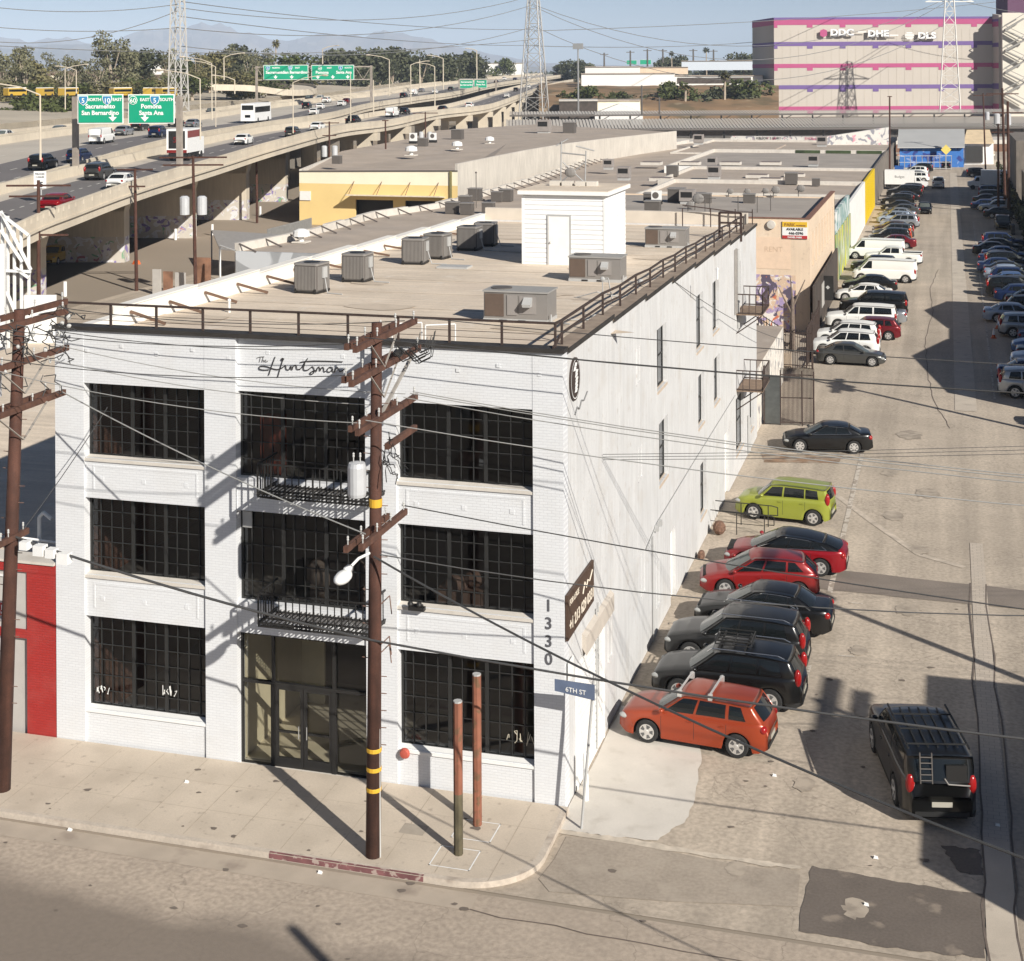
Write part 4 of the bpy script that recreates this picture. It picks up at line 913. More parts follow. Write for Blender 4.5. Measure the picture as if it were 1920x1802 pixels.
RR += [('sedan', 'dgrey', 16.4, 66.4, 0, 'dark sedan squeezed behind the pale blue four wheel drive'), ('sedan', 'navy', 16.8, 72.7, 0, 'navy sedan behind the blue suv'), ('sedan', 'dgrey', 16.6, 79.3, 0, 'dark sedan behind the pale grey wagon'), ('hatch', 'black', 16.4, 86.3, 0, 'black hatchback in the dark gap behind the pale sedan'), ('sedan', 'navy', 15.8, 93.2, 0, 'navy sedan between two black cars of the right row'), ('sedan', 'grey', 15.9, 98.6, 0, 'grey sedan behind the sunlit black suv'), ('hatch', 'navy', 15.6, 103.5, 0, 'navy hatchback between two light blue sedans'), ('sedan', 'dgrey', 15.3, 108.5, 0, 'dark sedan past the light blue sedan'), ('suv', 'black', 15.5, 114, 0, 'black suv between two navy cars'), ('sedan', 'blue', 15.4, 120.6, 0, 'blue sedan before the black sedan with a white wheel'), ('sedan', 'dgrey', 15.2, 128, 0, 'dark sedan before the dark estate'), ('suv', 'navy', 17.4, 47.5, 0, 'dark suv partly beyond the right edge'), ('sedan', 'black', 18.0, 43.5, 0, 'black sedan casting its shadow from beyond the right edge'), ('sedan', 'dgrey', 17.8, 39.8, 0, 'dark grey car beyond the right edge of the view'), ('suv', 'black', 17.6, 35.6, 0, 'black suv beyond the right edge of the view'), ('sedan', 'navy', 15.2, 176.6, 0, 'navy sedan beside the silver pickup'), ('sedan', 'black', 15.6, 185.5, 0, 'black sedan between the pale coupe and a dark suv')]
for k_, c_, x, y, a, lb in RR: car(k_, c_, x, y, a+random.uniform(-.03, .03), lb, 'cars parked along the right side of the lane')
# box trucks
def boxtruck(x, y, a, label, group, colr='white', L2=4.6, name='box_truck', writing=None, sd_=1):
    t = thing(name, label, 'truck', (x, y, 0), a, group)
    B().box(-3.4, -3.4+L2, -1.1, 1.1, .85, 3.1).build('cargo_box', whitem, t, world=False)
    o_ = -3.4+L2+.08
    b = B(); P2 = [(o_, .55), (o_+2.0, .55), (o_+2.0, 1.15), (o_+1.1, 1.35), (o_+.65, 2.05), (o_, 2.1)]
    b.face([(x_, -1, z_) for x_, z_ in P2]); b.face([(x_, 1, z_) for x_, z_ in P2])
    for (xa, za), (xb, zb) in zip(P2, P2[1:]+P2[:1]): b.face([(xa, -1, za), (xb, -1, zb), (xb, 1, zb), (xa, 1, za)])
    b.build('cab', whitem, t, world=False)
    g_ = B(); g_.face([(o_+1.11, -.9, 1.38), (o_+1.11, .9, 1.38), (o_+.69, .9, 2.0), (o_+.69, -.9, 2.0)])
    for y_ in (-1.005, 1.005): g_.face([(o_+.2, y_, 1.4), (o_+.9, y_, 1.4), (o_+.6, y_, 1.95), (o_+.2, y_, 1.98)])
    g_.build('window_glass', carglass, t, world=False)
    B().box(-3.3, o_+1.8, -.8, .8, .4, .84).build('chassis', trim, t, world=False)
    for xw in (-2.2, o_+1.2):
        for sg in (1, -1):
            wl = B().lathe([(.2, 0), (.36, 0), (.38, .04), (.38, .24), (.2, .25)], 16, (xw, 0, .38), 'y'); wl.v = [(p[0], sg*(1.02-p[1]), p[2]) for p in wl.v]; wl.build('wheel', rubber, t, world=False)
    if writing: text('lettering', writing, .55, (-1.1, -1.106*sd_, 1.9), (sd_, 0, 0), (0, 0, 1), mat('letter_dark', (.1, .1, .1), .5, var=0), t, .003, world=False)
    return t
boxtruck(3.6, 209.5, 0, 'white box truck with dark lettering parked at the end of the left kerb row', 'box trucks', writing='Budget')
boxtruck(16.2, 212, PI, 'white moving truck half in shade parked in the right row', 'box trucks')
# ---------------------------------------------------------------- ground, road, pavement
def groundmat(name, c, c2, crack=True, tar=True):
    m = mat(name, c, .92, var=.11, sc=.35, fine=.19, fsc=7, bump=.4, bsc=25, stain=[(.12, .48, .72, c2, .65), (.9, .58, .8, [k*.72 for k in c], .55), (2.2, .62, .75, [min(1, k*1.25) for k in c], .45), (6, .66, .76, [k*.5 for k in c], .5)])
    t = m.node_tree; L = t.links; p = t.nodes['Principled BSDF']
    st_l = _n(t, 'ShaderNodeMapping'); st_l.inputs['Scale'].default_value = (1.1, .035, 1); g0 = _n(t, 'ShaderNodeNewGeometry'); L.new(g0.outputs['Position'], st_l.inputs[0])
    n0 = _n(t, 'ShaderNodeTexNoise'); n0.inputs['Scale'].default_value = 1; n0.inputs['Detail'].default_value = 4; L.new(st_l.outputs[0], n0.inputs['Vector']); r0_ = _n(t, 'ShaderNodeMapRange'); r0_.inputs[1].default_value = .35; r0_.inputs[2].default_value = .65; r0_.inputs[3].default_value = .86; r0_.inputs[4].default_value = 1.1; L.new(n0.outputs['Fac'], r0_.inputs[0])
    if tar:
        x0_ = _n(t, 'ShaderNodeVectorMath'); x0_.operation = 'SCALE'; L.new(p.inputs['Base Color'].links[0].from_socket, x0_.inputs[0]); L.new(r0_.outputs[0], x0_.inputs['Scale']); L.new(x0_.outputs[0], p.inputs['Base Color'])
    if crack:
        src = p.inputs['Base Color'].links[0].from_socket
        g = _n(t, 'ShaderNodeNewGeometry'); nz = _n(t, 'ShaderNodeTexNoise'); nz.inputs['Scale'].default_value = .8; nz.inputs['Detail'].default_value = 5; L.new(g.outputs['Position'], nz.inputs['Vector'])
        a = _n(t, 'ShaderNodeVectorMath'); a.operation = 'SCALE'; a.inputs['Scale'].default_value = 2.2; L.new(nz.outputs['Color'], a.inputs[0])
        s2 = _n(t, 'ShaderNodeVectorMath'); s2.operation = 'ADD'; L.new(g.outputs['Position'], s2.inputs[0]); L.new(a.outputs[0], s2.inputs[1])
        v = _n(t, 'ShaderNodeTexVoronoi'); v.feature = 'DISTANCE_TO_EDGE'; v.inputs['Scale'].default_value = .22; L.new(s2.outputs[0], v.inputs['Vector'])
        r = _n(t, 'ShaderNodeMapRange'); r.inputs[1].default_value = 0; r.inputs[2].default_value = .006; r.inputs[3].default_value = .55; r.inputs[4].default_value = 0; L.new(v.outputs['Distance'], r.inputs[0])
        mx = _n(t, 'ShaderNodeMix'); mx.data_type = 'RGBA'; L.new(r.outputs[0], mx.inputs['Factor']); L.new(src, mx.inputs[6]); mx.inputs[7].default_value = (*[k*.45 for k in c], 1)
        L.new(mx.outputs[2], p.inputs['Base Color'])
    return m
asph = groundmat('old_asphalt', (.465, .395, .315), (.35, .295, .235))
asph2 = groundmat('street_asphalt', (.44, .365, .29), (.36, .30, .24), True, False)
dirt = mat('city_ground', (.33, .27, .21), .95, var=.15, sc=.02, stain=[(.006, .45, .6, (.22, .20, .16), .7)])
struct('ground', B().face([(-3000, -300, -.03), (3000, -300, -.03), (14000, 20000, -.03), (-18000, 20000, -.03)]), dirt)
struct('parking_lane', B().face([(-60, -4.2, -.012), (60, -4.2, -.012), (60, 330, -.012), (-60, 330, -.012)]), asph)
struct('street', B().face([(-120, -40, -.008), (60, -40, -.008), (60, -4.35, -.008), (-120, -4.35, -.008)]), asph2)
darkasph = mat('dark_patch_asphalt', (.15, .125, .105), .9, var=.12, sc=.8, fine=.12, fsc=14, stain=[(1.2, .62, .7, (.34, .28, .22), .6)])
darkband = mat('band_asphalt', (.22, .185, .155), .9, var=.1, sc=.8, fine=.1, fsc=14)
def rough(pts, amp=.07, n=9, seed=1):
    rnd = random.Random(seed); out = []
    for (x0, y0), (x1, y1) in zip(pts, pts[1:]+pts[:1]):
        for k in range(n): f = k/n; out.append((x0+(x1-x0)*f+rnd.uniform(-amp, amp), y0+(y1-y0)*f+rnd.uniform(-amp, amp)))
    return out
def sheet(name, pts, z, m):
    pts = rough([(p[0], p[1]) for p in pts], .05 if name in ('patch', 'trench_band', 'concrete_apron', 'kerb_lip', 'tar_seam', 'stain') else 0, 9 if name != 'utility_cover' else 1, len(pts))
    return sheet_(name, pts, z, m)
def sheet_(name, pts, z, m): return struct(name, B().face([(p[0], p[1], z) for p in pts]), m)
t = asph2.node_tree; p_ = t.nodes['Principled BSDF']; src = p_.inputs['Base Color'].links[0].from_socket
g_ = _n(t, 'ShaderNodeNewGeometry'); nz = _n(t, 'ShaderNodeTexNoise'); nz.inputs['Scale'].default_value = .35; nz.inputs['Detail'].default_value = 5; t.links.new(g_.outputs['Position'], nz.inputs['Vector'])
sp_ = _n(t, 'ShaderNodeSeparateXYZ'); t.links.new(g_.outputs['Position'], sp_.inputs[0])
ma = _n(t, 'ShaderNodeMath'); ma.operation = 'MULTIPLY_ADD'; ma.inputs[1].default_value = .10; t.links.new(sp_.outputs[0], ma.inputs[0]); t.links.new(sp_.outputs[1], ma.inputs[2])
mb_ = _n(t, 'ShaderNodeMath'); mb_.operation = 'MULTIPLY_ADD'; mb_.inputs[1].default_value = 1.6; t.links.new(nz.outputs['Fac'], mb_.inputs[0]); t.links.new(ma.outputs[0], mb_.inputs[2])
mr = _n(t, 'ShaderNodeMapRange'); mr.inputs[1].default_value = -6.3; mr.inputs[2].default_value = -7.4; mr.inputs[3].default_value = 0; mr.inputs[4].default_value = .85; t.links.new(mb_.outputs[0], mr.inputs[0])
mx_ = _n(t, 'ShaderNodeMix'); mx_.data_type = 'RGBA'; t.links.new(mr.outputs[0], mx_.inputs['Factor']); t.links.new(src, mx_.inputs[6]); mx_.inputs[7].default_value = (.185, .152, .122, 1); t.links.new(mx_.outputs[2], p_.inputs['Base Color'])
sheet('driveway_patch', [tuple(G(*q)[:2]) for q in ((1062, 1568), (1180, 1580), (1330, 1612), (1500, 1640), (1495, 1700), (1250, 1690), (1030, 1672), (1010, 1648), (1040, 1610))], .001, mat('driveway_asphalt', (.36, .305, .245), .9, var=.14, sc=.6, fine=.12, fsc=10, stain=[(1.0, .5, .7, (.43, .37, .30), .7)]))
sheet('patch', [(6.45, -1.0), (8.5, -1.15), (10.5, -1.2), (10.45, -3.8), (8.4, -4.0), (6.4, -3.85)], .002, darkasph)
oil = mat('oil_stain', (.33, .28, .225), .8, var=.2, sc=3, stain=[(2, .45, .6, (.44, .375, .30), .9)])
for k_, (x_, y_, r_) in enumerate(((7.2, 8.5, .35), (6.8, 13.2, .3), (8.3, 17.5, .45), (7.4, 29, .5), (8.8, 33, .6), (7.0, 36, .4), (3.2, 33, .8), (2.6, 30.5, .5), (7.8, 44, .7), (8.6, 24.6, .4), (5.9, 3.2, .3), (4.7, -1.6, .25), (7.6, -2.6, .3))): sheet_('oil_spot', rough([(x_+r_*math.cos(a_*.7854), y_+1.5*r_*math.sin(a_*.7854)) for a_ in range(8)], .06*r_*3, 3, k_), .0052+.0002*k_, oil)
sheet('patch', [(9.5, .9), (10.4, .9), (10.45, -.3), (9.9, -.3)], .002, darkasph)
sheet('trench_band', [(4.5, 21.3), (12.5, 20.7), (12.5, 18.6), (4.6, 18.9)], .002, darkband)
strip = brick('cobble_strip', (.52, .45, .37), (.27, .225, .18), 'xz', bw=.3, bh=.2)
t = strip.node_tree     # cobbles lie flat: feed x and y
for l in list(t.links):
    if l.to_node.type == 'COMBXYZ' and l.to_socket == l.to_node.inputs[1]:
        s_ = l.from_node; t.links.remove(l); t.links.new(s_.outputs[1], [n for n in t.nodes if n.type == 'COMBXYZ'][0].inputs[1])
sheet('gutter_strip', [(10.5, 1.5), (11.15, 1.5), (11.05, 26), (10.55, 26)], .006, strip)
pale = mat('pale_concrete_strip', (.52, .455, .375), .9, var=.1, sc=.8, fine=.05, stain=[(1.5, .6, .7, (.25, .2, .16), .5)])
sheet('gutter_strip', [(10.48, -4.2), (11.2, -4.2), (11.15, 1.49), (10.5, 1.49)], .006, pale)
sheet('gutter_strip', [(10.1, 50.5), (11.3, 50.5), (11.5, 250), (10.3, 250)], .006, pale)
sheet('concrete_apron', [(.06, -.9), (1.2, -.95), (2.6, -.8), (3.2, .6), (3.0, 3.6), (2.6, 6.8), (.06, 6.8)], .004, concrete2)
sheet('kerb_lip', [(.06, -1.1), (5.2, -1.3), (6.2, -1.2), (6.2, -1.08), (5, -1.1), (2, -.93), (.06, -.92)], .008, mat('white_dust', (.55, .48, .39), .9, var=.2, sc=4))
linem = mat('worn_white_line', (.60, .54, .46), .8, var=.25, sc=3, stain=[(3, .5, .56, (.30, .25, .2), .9)])
b = B(); b.face([(5.36, 18.5, .004), (5.56, 18.5, .004), (5.64, 39.6, .004), (5.44, 39.6, .004)])
for y in (10.2, 16.5): b.face([(5.2, y, .004), (5.38, y, .004), (5.4, y+1.3, .004), (5.22, y+1.3, .004)])
for y in (12.5, 17.6): b.face([(6.2, y, .004), (6.7, y+.05, .004), (6.7, y+.15, .004), (6.2, y+.1, .004)])
struct('painted_line', b, linem)
sheet('painted_line', [(2.0, 41.0), (2.15, 41.0), (2.05, 44.2), (1.9, 44.2)], .004, linem)
sheet('painted_line', [(12.3, 54), (12.42, 54), (13.0, 160), (12.85, 160)], .010, linem)
sheet('stain', [(1.0, 36.5), (4.5, 37.2), (4.6, 38.6), (.6, 38.2)], .002, mat('rust_stain', (.25, .16, .10), .9, var=.35, sc=1.2, stain=[(1, .45, .55, (.34, .28, .22), .9)]))
# tyre and power line scuffs
tarm = mat('tar_line', (.15, .12, .10), .9, var=.2)
def ribbon(name, pts, wd, z, m):
    b = B(); rnd = random.Random(len(pts)*7+int(wd*100)); q_ = []
    for (xa, ya), (xb, yb) in zip(pts, pts[1:]):
        for k in range(7): f = k/7; q_.append((xa+(xb-xa)*f+rnd.uniform(-.08, .08)*(wd < .2), ya+(yb-ya)*f+rnd.uniform(-.08, .08)*(wd < .2)))
    pts = q_+[pts[-1]]
    for a, c in zip(pts, pts[1:]):
        a, c = Vector(a), Vector(c); n = Vector((-(c-a).y, (c-a).x)).normalized()*wd/2
        b.face([(a.x-n.x, a.y-n.y, z), (c.x-n.x, c.y-n.y, z), (c.x+n.x, c.y+n.y, z), (a.x+n.x, a.y+n.y, z)])
    return struct(name, b, m)
ribbon('pale_seam', [(4.7, 31.8), (6.5, 28), (8.6, 23.9), (10.3, 22.8)], .3, .003, mat('seam_pale', (.50, .43, .35), .9, var=.3, sc=2))
ribbon('tar_seam', [(-30, -11.3), (-18, -10.9), (-9, -11.5), (-6, -13.5)], .05, .003, tarm)
ribbon('tar_seam', [(9.8, 46), (9.0, 52), (8.5, 60), (8.2, 72), (8.6, 85), (8.3, 99), (8.9, 112)], .04, .002, tarm)
ribbon('tar_seam', [(10.5, -4), (10.44, 4), (10.5, 21)], .05, .009, tarm); ribbon('tar_seam', [(11.2, -4), (11.17, 4), (11.06, 21)], .05, .009, tarm)
gpts = [(-8, -5.05), (-2.2, -5.2), (3, -5.6), (12, -5.5)]
struct('gutter', B().face([(-60, -4.85, -.001), (-1, -5.1, -.001), (-1, -4.38, -.001), (-60, -4.38, -.001)]), mat('gutter_concrete', (.44, .37, .295), .9, var=.12, sc=1, stain=[(1.2, .55, .7, (.25, .2, .16), .6)]))
ribbon('tar_seam', [(-1, -5.1), (4, -5.35), (12, -5.5)], .04, .002, tarm)
random.seed(3)
b = B()
for k in range(70):
    x, y = (random.uniform(-14, -1), random.uniform(-8.5, -.6)) if k % 2 else (random.uniform(1, 10), random.uniform(-5, 20)); r = random.uniform(.03, .12); n = 7; z = .148 if (y > -4 and x < 0) else .006
    b.face([(x+r*random.uniform(.6, 1.5)*math.cos(6.28*i/n), y+r*random.uniform(.5, 1)*math.sin(6.28*i/n), z) for i in range(n)])
struct('stains', b, mat('gum_stain', (.17, .14, .115), .9, var=.1))
# pavement with a rounded kerb
KH = .14
def corner(off):
    pts = [(-60, -4.22+off)]
    cx, cy, r = -1.75, -2.55, 1.67-off
    for i in range(13):
        a = math.radians(-90+90*i/12); pts.append((cx+r*math.cos(a)*1.12, cy+r*math.sin(a)))
    pts.append((.10-off, -.02)); pts.append((-60, -.02)); return pts
side = B().prism(corner(.16), -.02, KH)
struct('sidewalk', side, [concrete])
kerbm = mat('kerb_concrete', (.54, .47, .39), .9, var=.15, sc=2, fine=.08, fsc=14, stain=[(2, .52, .7, (.26, .21, .17), .7)])
o, i_ = corner(0), corner(.16); b = B()
for k in range(len(o)-2):
    b.hexa([(*o[k], -.02), (*o[k+1], -.02), (*i_[k+1], -.02), (*i_[k], -.02)], [(*o[k], KH-.004), (*o[k+1], KH-.004), (*i_[k+1], KH+.002), (*i_[k], KH+.002)])
struct('kerb', b, kerbm)
struct('kerb_paint', B().face([(-6.5, -4.226, .0), (-2.45, -4.226, .0), (-2.45, -4.226, .125), (-6.5, -4.226, .125)]).face([(-6.5, -4.226, .141), (-2.45, -4.226, .141), (-2.45, -4.15, .143), (-6.5, -4.15, .143)]), mat('worn_red_paint', (.20, .085, .085), .8, var=.3, sc=3, stain=[(5, .55, .6, (.5, .42, .36), .7)]))
b = B()     # score lines
for y in (-1.35, -2.7): b.face([(-60, y, KH+.003), (-.1, y, KH+.003), (-.1, y+.012, KH+.003), (-60, y+.012, KH+.003)])
for i in range(22):
    x = -.9-i*1.35; b.face([(x, -4.0, KH+.004), (x+.018, -4.0, KH+.004), (x+.018, -.1, KH+.004), (x, -.1, KH+.004)])
struct('score_lines', b, mat('score_dark', (.43, .36, .28), .95, var=.2))
b = B()
for cx, cy in ((-1.95, -3.0), (-1.85, -1.6)):
    x0, x1, y0, y1 = cx-.55, cx+.5, cy-.72, cy+.25; z = KH+.006
    for q in ((x0, x1, y0, y0+.035), (x0, x1, y1-.035, y1), (x0, x0+.035, y0, y1), (x1-.035, x1, y0, y1)): b.face([(q[0], q[2], z), (q[1], q[2], z), (q[1], q[3], z), (q[0], q[3], z)])
struct('painted_squares', b, whitem)
for i, (cx, cy, z) in enumerate(((-3.4, -2.2, KH+.005),)):
    sheet('utility_cover', [(cx-.35, cy-.25), (cx+.3, cy-.25), (cx+.3, cy+.25), (cx-.35, cy+.25)], z, mat('cover_conc', (.38, .33, .27), .9, var=.1))
LIT = [(1642, 1609, 'crumpled white paper on the lane near the dark patch'), (1624, 1697, 'white scrap lying on the dark asphalt patch'), (1452, 1455, 'white scrap between the orange hatchback and the driving suv'), (350, 1467, 'white litter on the pavement left of the entrance'), (600, 1637, 'pale paper cup in the gutter below the red kerb'), (131, 1557, 'white scrap in the gutter at the left'), (1870, 1548, 'white scrap on the cobble strip')]
for px, py, lb in LIT:
    z = KH if py == 1467 else 0; p = G(px, py, z); solo('litter', B().hexa([(p.x-.06, p.y-.04, z+.002), (p.x+.07, p.y-.05, z+.002), (p.x+.05, p.y+.05, z+.002), (p.x-.05, p.y+.04, z+.002)], [(p.x-.03, p.y-.04, z+.05), (p.x+.05, p.y-.02, z+.07), (p.x+.03, p.y+.05, z+.03), (p.x-.05, p.y+.02, z+.06)]), whitem, lb, 'litter')
# ---------------------------------------------------------------- posts and poles
yel = mat('yellow_band', (.65, .38, .03), .6, var=.1); insul = mat('insulator', (.5, .5, .48), .3, var=0); tankm = mat('transformer_paint', (.52, .53, .54), .4, .1, var=.05)
posts = mat('post_red_wood', (.25, .095, .055), .8, var=.2, sc=3, stain=[(5, .55, .62, (.12, .08, .04), .7)], streak=.2)
mossy = mat('post_base_moss', (.10, .085, .05), .9, var=.3, sc=4)
for i, (x, y, h, r, lb) in enumerate(((-1.95, -3.03, 3.75, .115, 'shorter square reddish post with a mossy base in a painted square by the kerb'), (-1.92, -1.57, 3.85, .115, 'rear reddish post standing in a painted square nearer the wall'))):
    t = thing('timber_post', lb, 'post', (x, y, KH), 0, 'cut off timber posts on the pavement')
    b = B(); zc = KH+(1.5 if i == 0 else .02); P2 = [(x+r*math.cos(math.radians(22.5+45*k)), y+r*math.sin(math.radians(22.5+45*k))) for k in range(8)]
    b.prism(P2, zc, KH+h); b.build('shaft', posts, t)
    if i == 0: B().prism(P2, KH, zc).build('base', mossy, t)
    B().prism([(p[0]*.97+x*.03, p[1]*.97+y*.03) for p in P2], KH+h+.001, KH+h+.04).build('cap', ltgrey, t)
def pins(b, p, h=.09, r=.032): b.tube(p, (p[0], p[1], p[2]+h), .015, n=5); b.lathe([(r*.6, 0), (r, .03), (r*.7, .06), (r, .09), (r*.4, .12)], 8, (p[0], p[1], p[2]+h))
# main pole
PB = (-3.95, -3.67); PT = (-3.80, -3.62)
def plx(z): f = z/13.28; return PB[0]+(PT[0]-PB[0])*f, PB[1]+(PT[1]-PB[1])*f
mp_ = thing('utility_pole', 'tall brown utility pole with paired crossarms and a street lamp before the building', 'utility pole', (PB[0], PB[1], KH))
B().tube((*PB, KH), (*PT, 13.28), .19, .13, 14).build('pole', wood, mp_, smooth=True)
b = B()
for z in (1.75, 2.25, 2.72): b.lathe([(.188, z), (.192, z+.01), (.191, z+.09), (.187, z+.1)], 14, (plx(z)[0], plx(z)[1], 0))
b.lathe([(.165, 8.75), (.165, 8.95)], 14, (*plx(8.8), 0)); b.build('yellow_band', yel, mp_)
ARMS = [(12.95, -1.25, -5.45, .16, 1), (12.95, -1.75, -5.2, -.16, 1), (12.20, -.95, -5.7, .16, 1), (12.20, -1.9, -5.35, -.16, 1), (10.95, -1.15, -5.25, .15, 1), (10.95, -1.9, -4.95, -.15, 1), (10.15, -1.2, -3.3, .15, 0), (8.15, -1.9, -5.0, .15, 1), (8.15, -2.4, -5.2, -.15, 1)]
armm = mat('crossarm_wood', (.10, .046, .03), .85, var=.25, sc=3, streak=.25)
for z, ya, yb, dx, _ in ARMS:
    px_, py_ = plx(z); o = B().box(px_+dx-.055, px_+dx+.055, yb, ya, z-.075, z+.075).build('crossarm', armm, mp_)
    if _:
        ib = B()
        for k in range(4): pins(ib, (px_+dx, yb+.15+k*(ya-yb-.3)/3, z+.075))
        ib.build('insulator', insul, o)
b = B()
for z in (12.2, 12.95):
    px_, py_ = plx(z)
    for s in (1, -1): b.bar((px_+.2, py_+s*.9, z-.06), (px_+.2, py_, z-.75), .04, .02)
b.bar((-3.75, -1.1, 12.1), (-3.8, -3.5, 10.9), .07); b.build('arm_brace', mat('brace_steel', (.40, .37, .33), .6, .3, var=.1), mp_)
b = B(); px_, py_ = plx(9.6)
b.lathe([(.02, 9.0), (.21, 9.02), (.23, 9.1), (.23, 9.75), (.2, 9.85), (.05, 9.88)], 16, (px_-.42, py_-.2, 0)); tk = b.build('transformer', tankm, mp_, smooth=False)
b = B(); pins(b, (px_-.5, py_-.22, 9.88), .1); pins(b, (px_-.34, py_-.18, 9.88), .1); b.build('bushing', insul, tk)
b = B(); random.seed(9)
for k in range(9):
    p = Vector((px_+random.uniform(-.1, .3), py_+random.uniform(-.2, .6), random.uniform(9.8, 10.6))); pts = [p]
    for j in range(5): p = p+Vector((random.uniform(-.1, .2), random.uniform(-.1, .25), random.uniform(-.3, .12))); pts.append(p)
    b.path(pts, .012, 4)
for k in range(10):
    p = Vector((px_+.25+random.uniform(-.1, .2), py_+random.uniform(.3, 2.0), random.uniform(12.2, 12.7))); b.path([p, p+Vector((.2, .1, -.25)), p+Vector((.5, .1, -.1)), p+Vector((.55, .2, .3))], .014, 4)
b.ball((-3.65, -2.5, 12.35), .12, .28, .12, 8)
b.build('jumper_wires', blackm, mp_)
b = B(); b.tube((PB[0]+.19, PB[1]-.02, KH), (PB[0]+.185, PB[1]-.02, 3.3), .022); b.tube((plx(5)[0]-.17, plx(5)[1]+.05, 2.4), (plx(8)[0]-.15, plx(8)[1]+.05, 8), .025); b.build('ground_conduit', insul, mp_)
b = B()
for z in [2.9+.42*k for k in range(21)]:
    x_, y_ = plx(z); s = 1 if int(z*10) % 2 else -1; b.tube((x_+.12*s, y_, z), (x_+.32*s, y_, z+.01), .012, n=5)
for z in (5.1, 5.3, 6.3): x_, y_ = plx(z); b.path([(x_+.1, y_, z), (x_+.35, y_+.1, z+.25), (x_+.4, y_+.1, z-.2)], .015)
b.build('step_bolt', mat('step_steel', (.2, .12, .09), .7), mp_)
lz = 7.62; x_, y_ = plx(lz); lamp = B(); lamp.path([(x_-.1, y_-.05, lz), (x_-.2, y_-.6, lz+.02), (x_-.25, y_-.95, lz-.06)], .035, 8); la = lamp.build('lamp_arm', whitem, mp_)
hd = B(); hd.ball((x_-.32, y_-1.3, lz-.22), .19, .38, .15, 14); hd.box(x_-.38, x_-.24, y_-1.12, y_-.85, lz-.20, lz-.06); h_ = hd.build('lamp_head', whitem, la, smooth=True)
# left pole
LB = (-14.85, -3.18); LT = (-14.33, -3.05)
def plz(z): f = z/13.1; return LB[0]+(LT[0]-LB[0])*f, LB[1]+(LT[1]-LB[1])*f
lp = thing('utility_pole', 'leaning brown utility pole crowded with crossarms and wires at the left edge', 'utility pole', (LB[0], LB[1], KH))
B().tube((*LB, KH), (*LT, 13.1), .21, .15, 14).build('pole', wood, lp, smooth=True)
for z, ya, yb, dx in ((12.75, -1.0, -5.8, .14), (12.95, -.6, -5.0, -.14), (11.7, -.9, -5.6, .14), (10.45, -1.0, -5.4, .14), (10.5, -1.3, -5.6, -.14), (7.0, -2.6, -4.0, .14)):
    x_, y_ = plz(z); o = B().box(x_+dx-.06, x_+dx+.06, yb, ya, z-.08, z+.08).build('crossarm', armm, lp); ib = B()
    for k in range(4): pins(ib, (x_+dx, yb+.2+k*(ya-yb-.4)/3, z+.08))
    ib.build('insulator', insul, o)
b = B(); random.seed(21)
for k in range(36):
    z = random.choice([11.5, 12.3, 12.0, 10.9]); x_, y_ = plz(z); p = Vector((x_+random.uniform(-.5, .6), y_+random.uniform(-2, 2), z+random.uniform(0, .6))); pts = [p]
    for j in range(5): p = p+Vector((random.uniform(-.15, .3), random.uniform(-.3, .3), random.uniform(-.3, .15))); pts.append(p)
    b.path(pts, .015, 4)
b.build('jumper_wires', mat('wire_grey', (.05, .05, .05), .6, var=0), lp)
b = B(); random.seed(4)
for k in range(16):
    x_, y_ = plz(12); b.ball((x_+random.uniform(-.2, .7), y_+random.uniform(-2.2, 2.2), random.uniform(11.4, 12.7)), random.uniform(.04, .08), None, random.uniform(.05, .1), 7)
b.build('fuse_holder', insul, lp)
b = B()
for z in (11.7, 10.45):
    x_, y_ = plz(z)
    for s in (1, -1): b.bar((x_+.22, y_+s*1.1, z-.05), (x_+.22, y_, z-.85), .06, .02)
b.build('arm_brace', MT['brace_steel'], lp)
x_, y_ = plz(11.3); b = B(); b.lathe([(.05, 10.9), (.3, 10.92), (.3, 11.75), (.1, 11.85)], 14, (x_-.25, y_-.85, 0)); b.build('transformer', tankm, lp)
b = B()
for z in [2.5+.45*k for k in range(18)]: x_, y_ = plz(z); s = 1 if int(z*10) % 2 else -1; b.tube((x_+.14*s, y_, z), (x_+.34*s, y_, z+.01), .012, n=5)
b.build('step_bolt', MT['step_steel'], lp)
# ---------------------------------------------------------------- wires
wm = mat('wire_dark', (.06, .06, .06), .5, var=0); wl_ = mat('wire_light', (.42, .42, .40), .4, .3, var=0)
def wire(name, p, q, sag, r, m, label, group=None, n=16): return solo(name, B().path(wirepts(p, q, sag, n), r, 5), m, label, 'wire', group)
x_ = plx(12)[0]
EW = [((x_, -1.5, 13.1), 12.95, 'topmost wire running right from the main pole', wm), ((x_, -4.4, 13.05), 12.9, 'near wire of the top crossarm running right', wm), ((x_, -1.2, 12.35), 12.3, 'wire from the second crossarm running right over the alley', wm)]
for p, z2, lb, m in EW: wire('power_line', p, (42, p[1]-.5, z2+1.1), .9, .012, m, lb, 'wires running right from the main pole')
for k, (ya, lb) in enumerate(((-1.3, 'far'), (-1.5, 'second'), (-2.0, 'third'), (-4.6, 'near'))): wire('power_line', (x_+.1, ya, 11.1), (42, -3.9-.3*k, 12.4), 1.5, .013, wl_, lb+' wire of the third crossarm running right past the blank side wall', 'wires running right from the main pole')
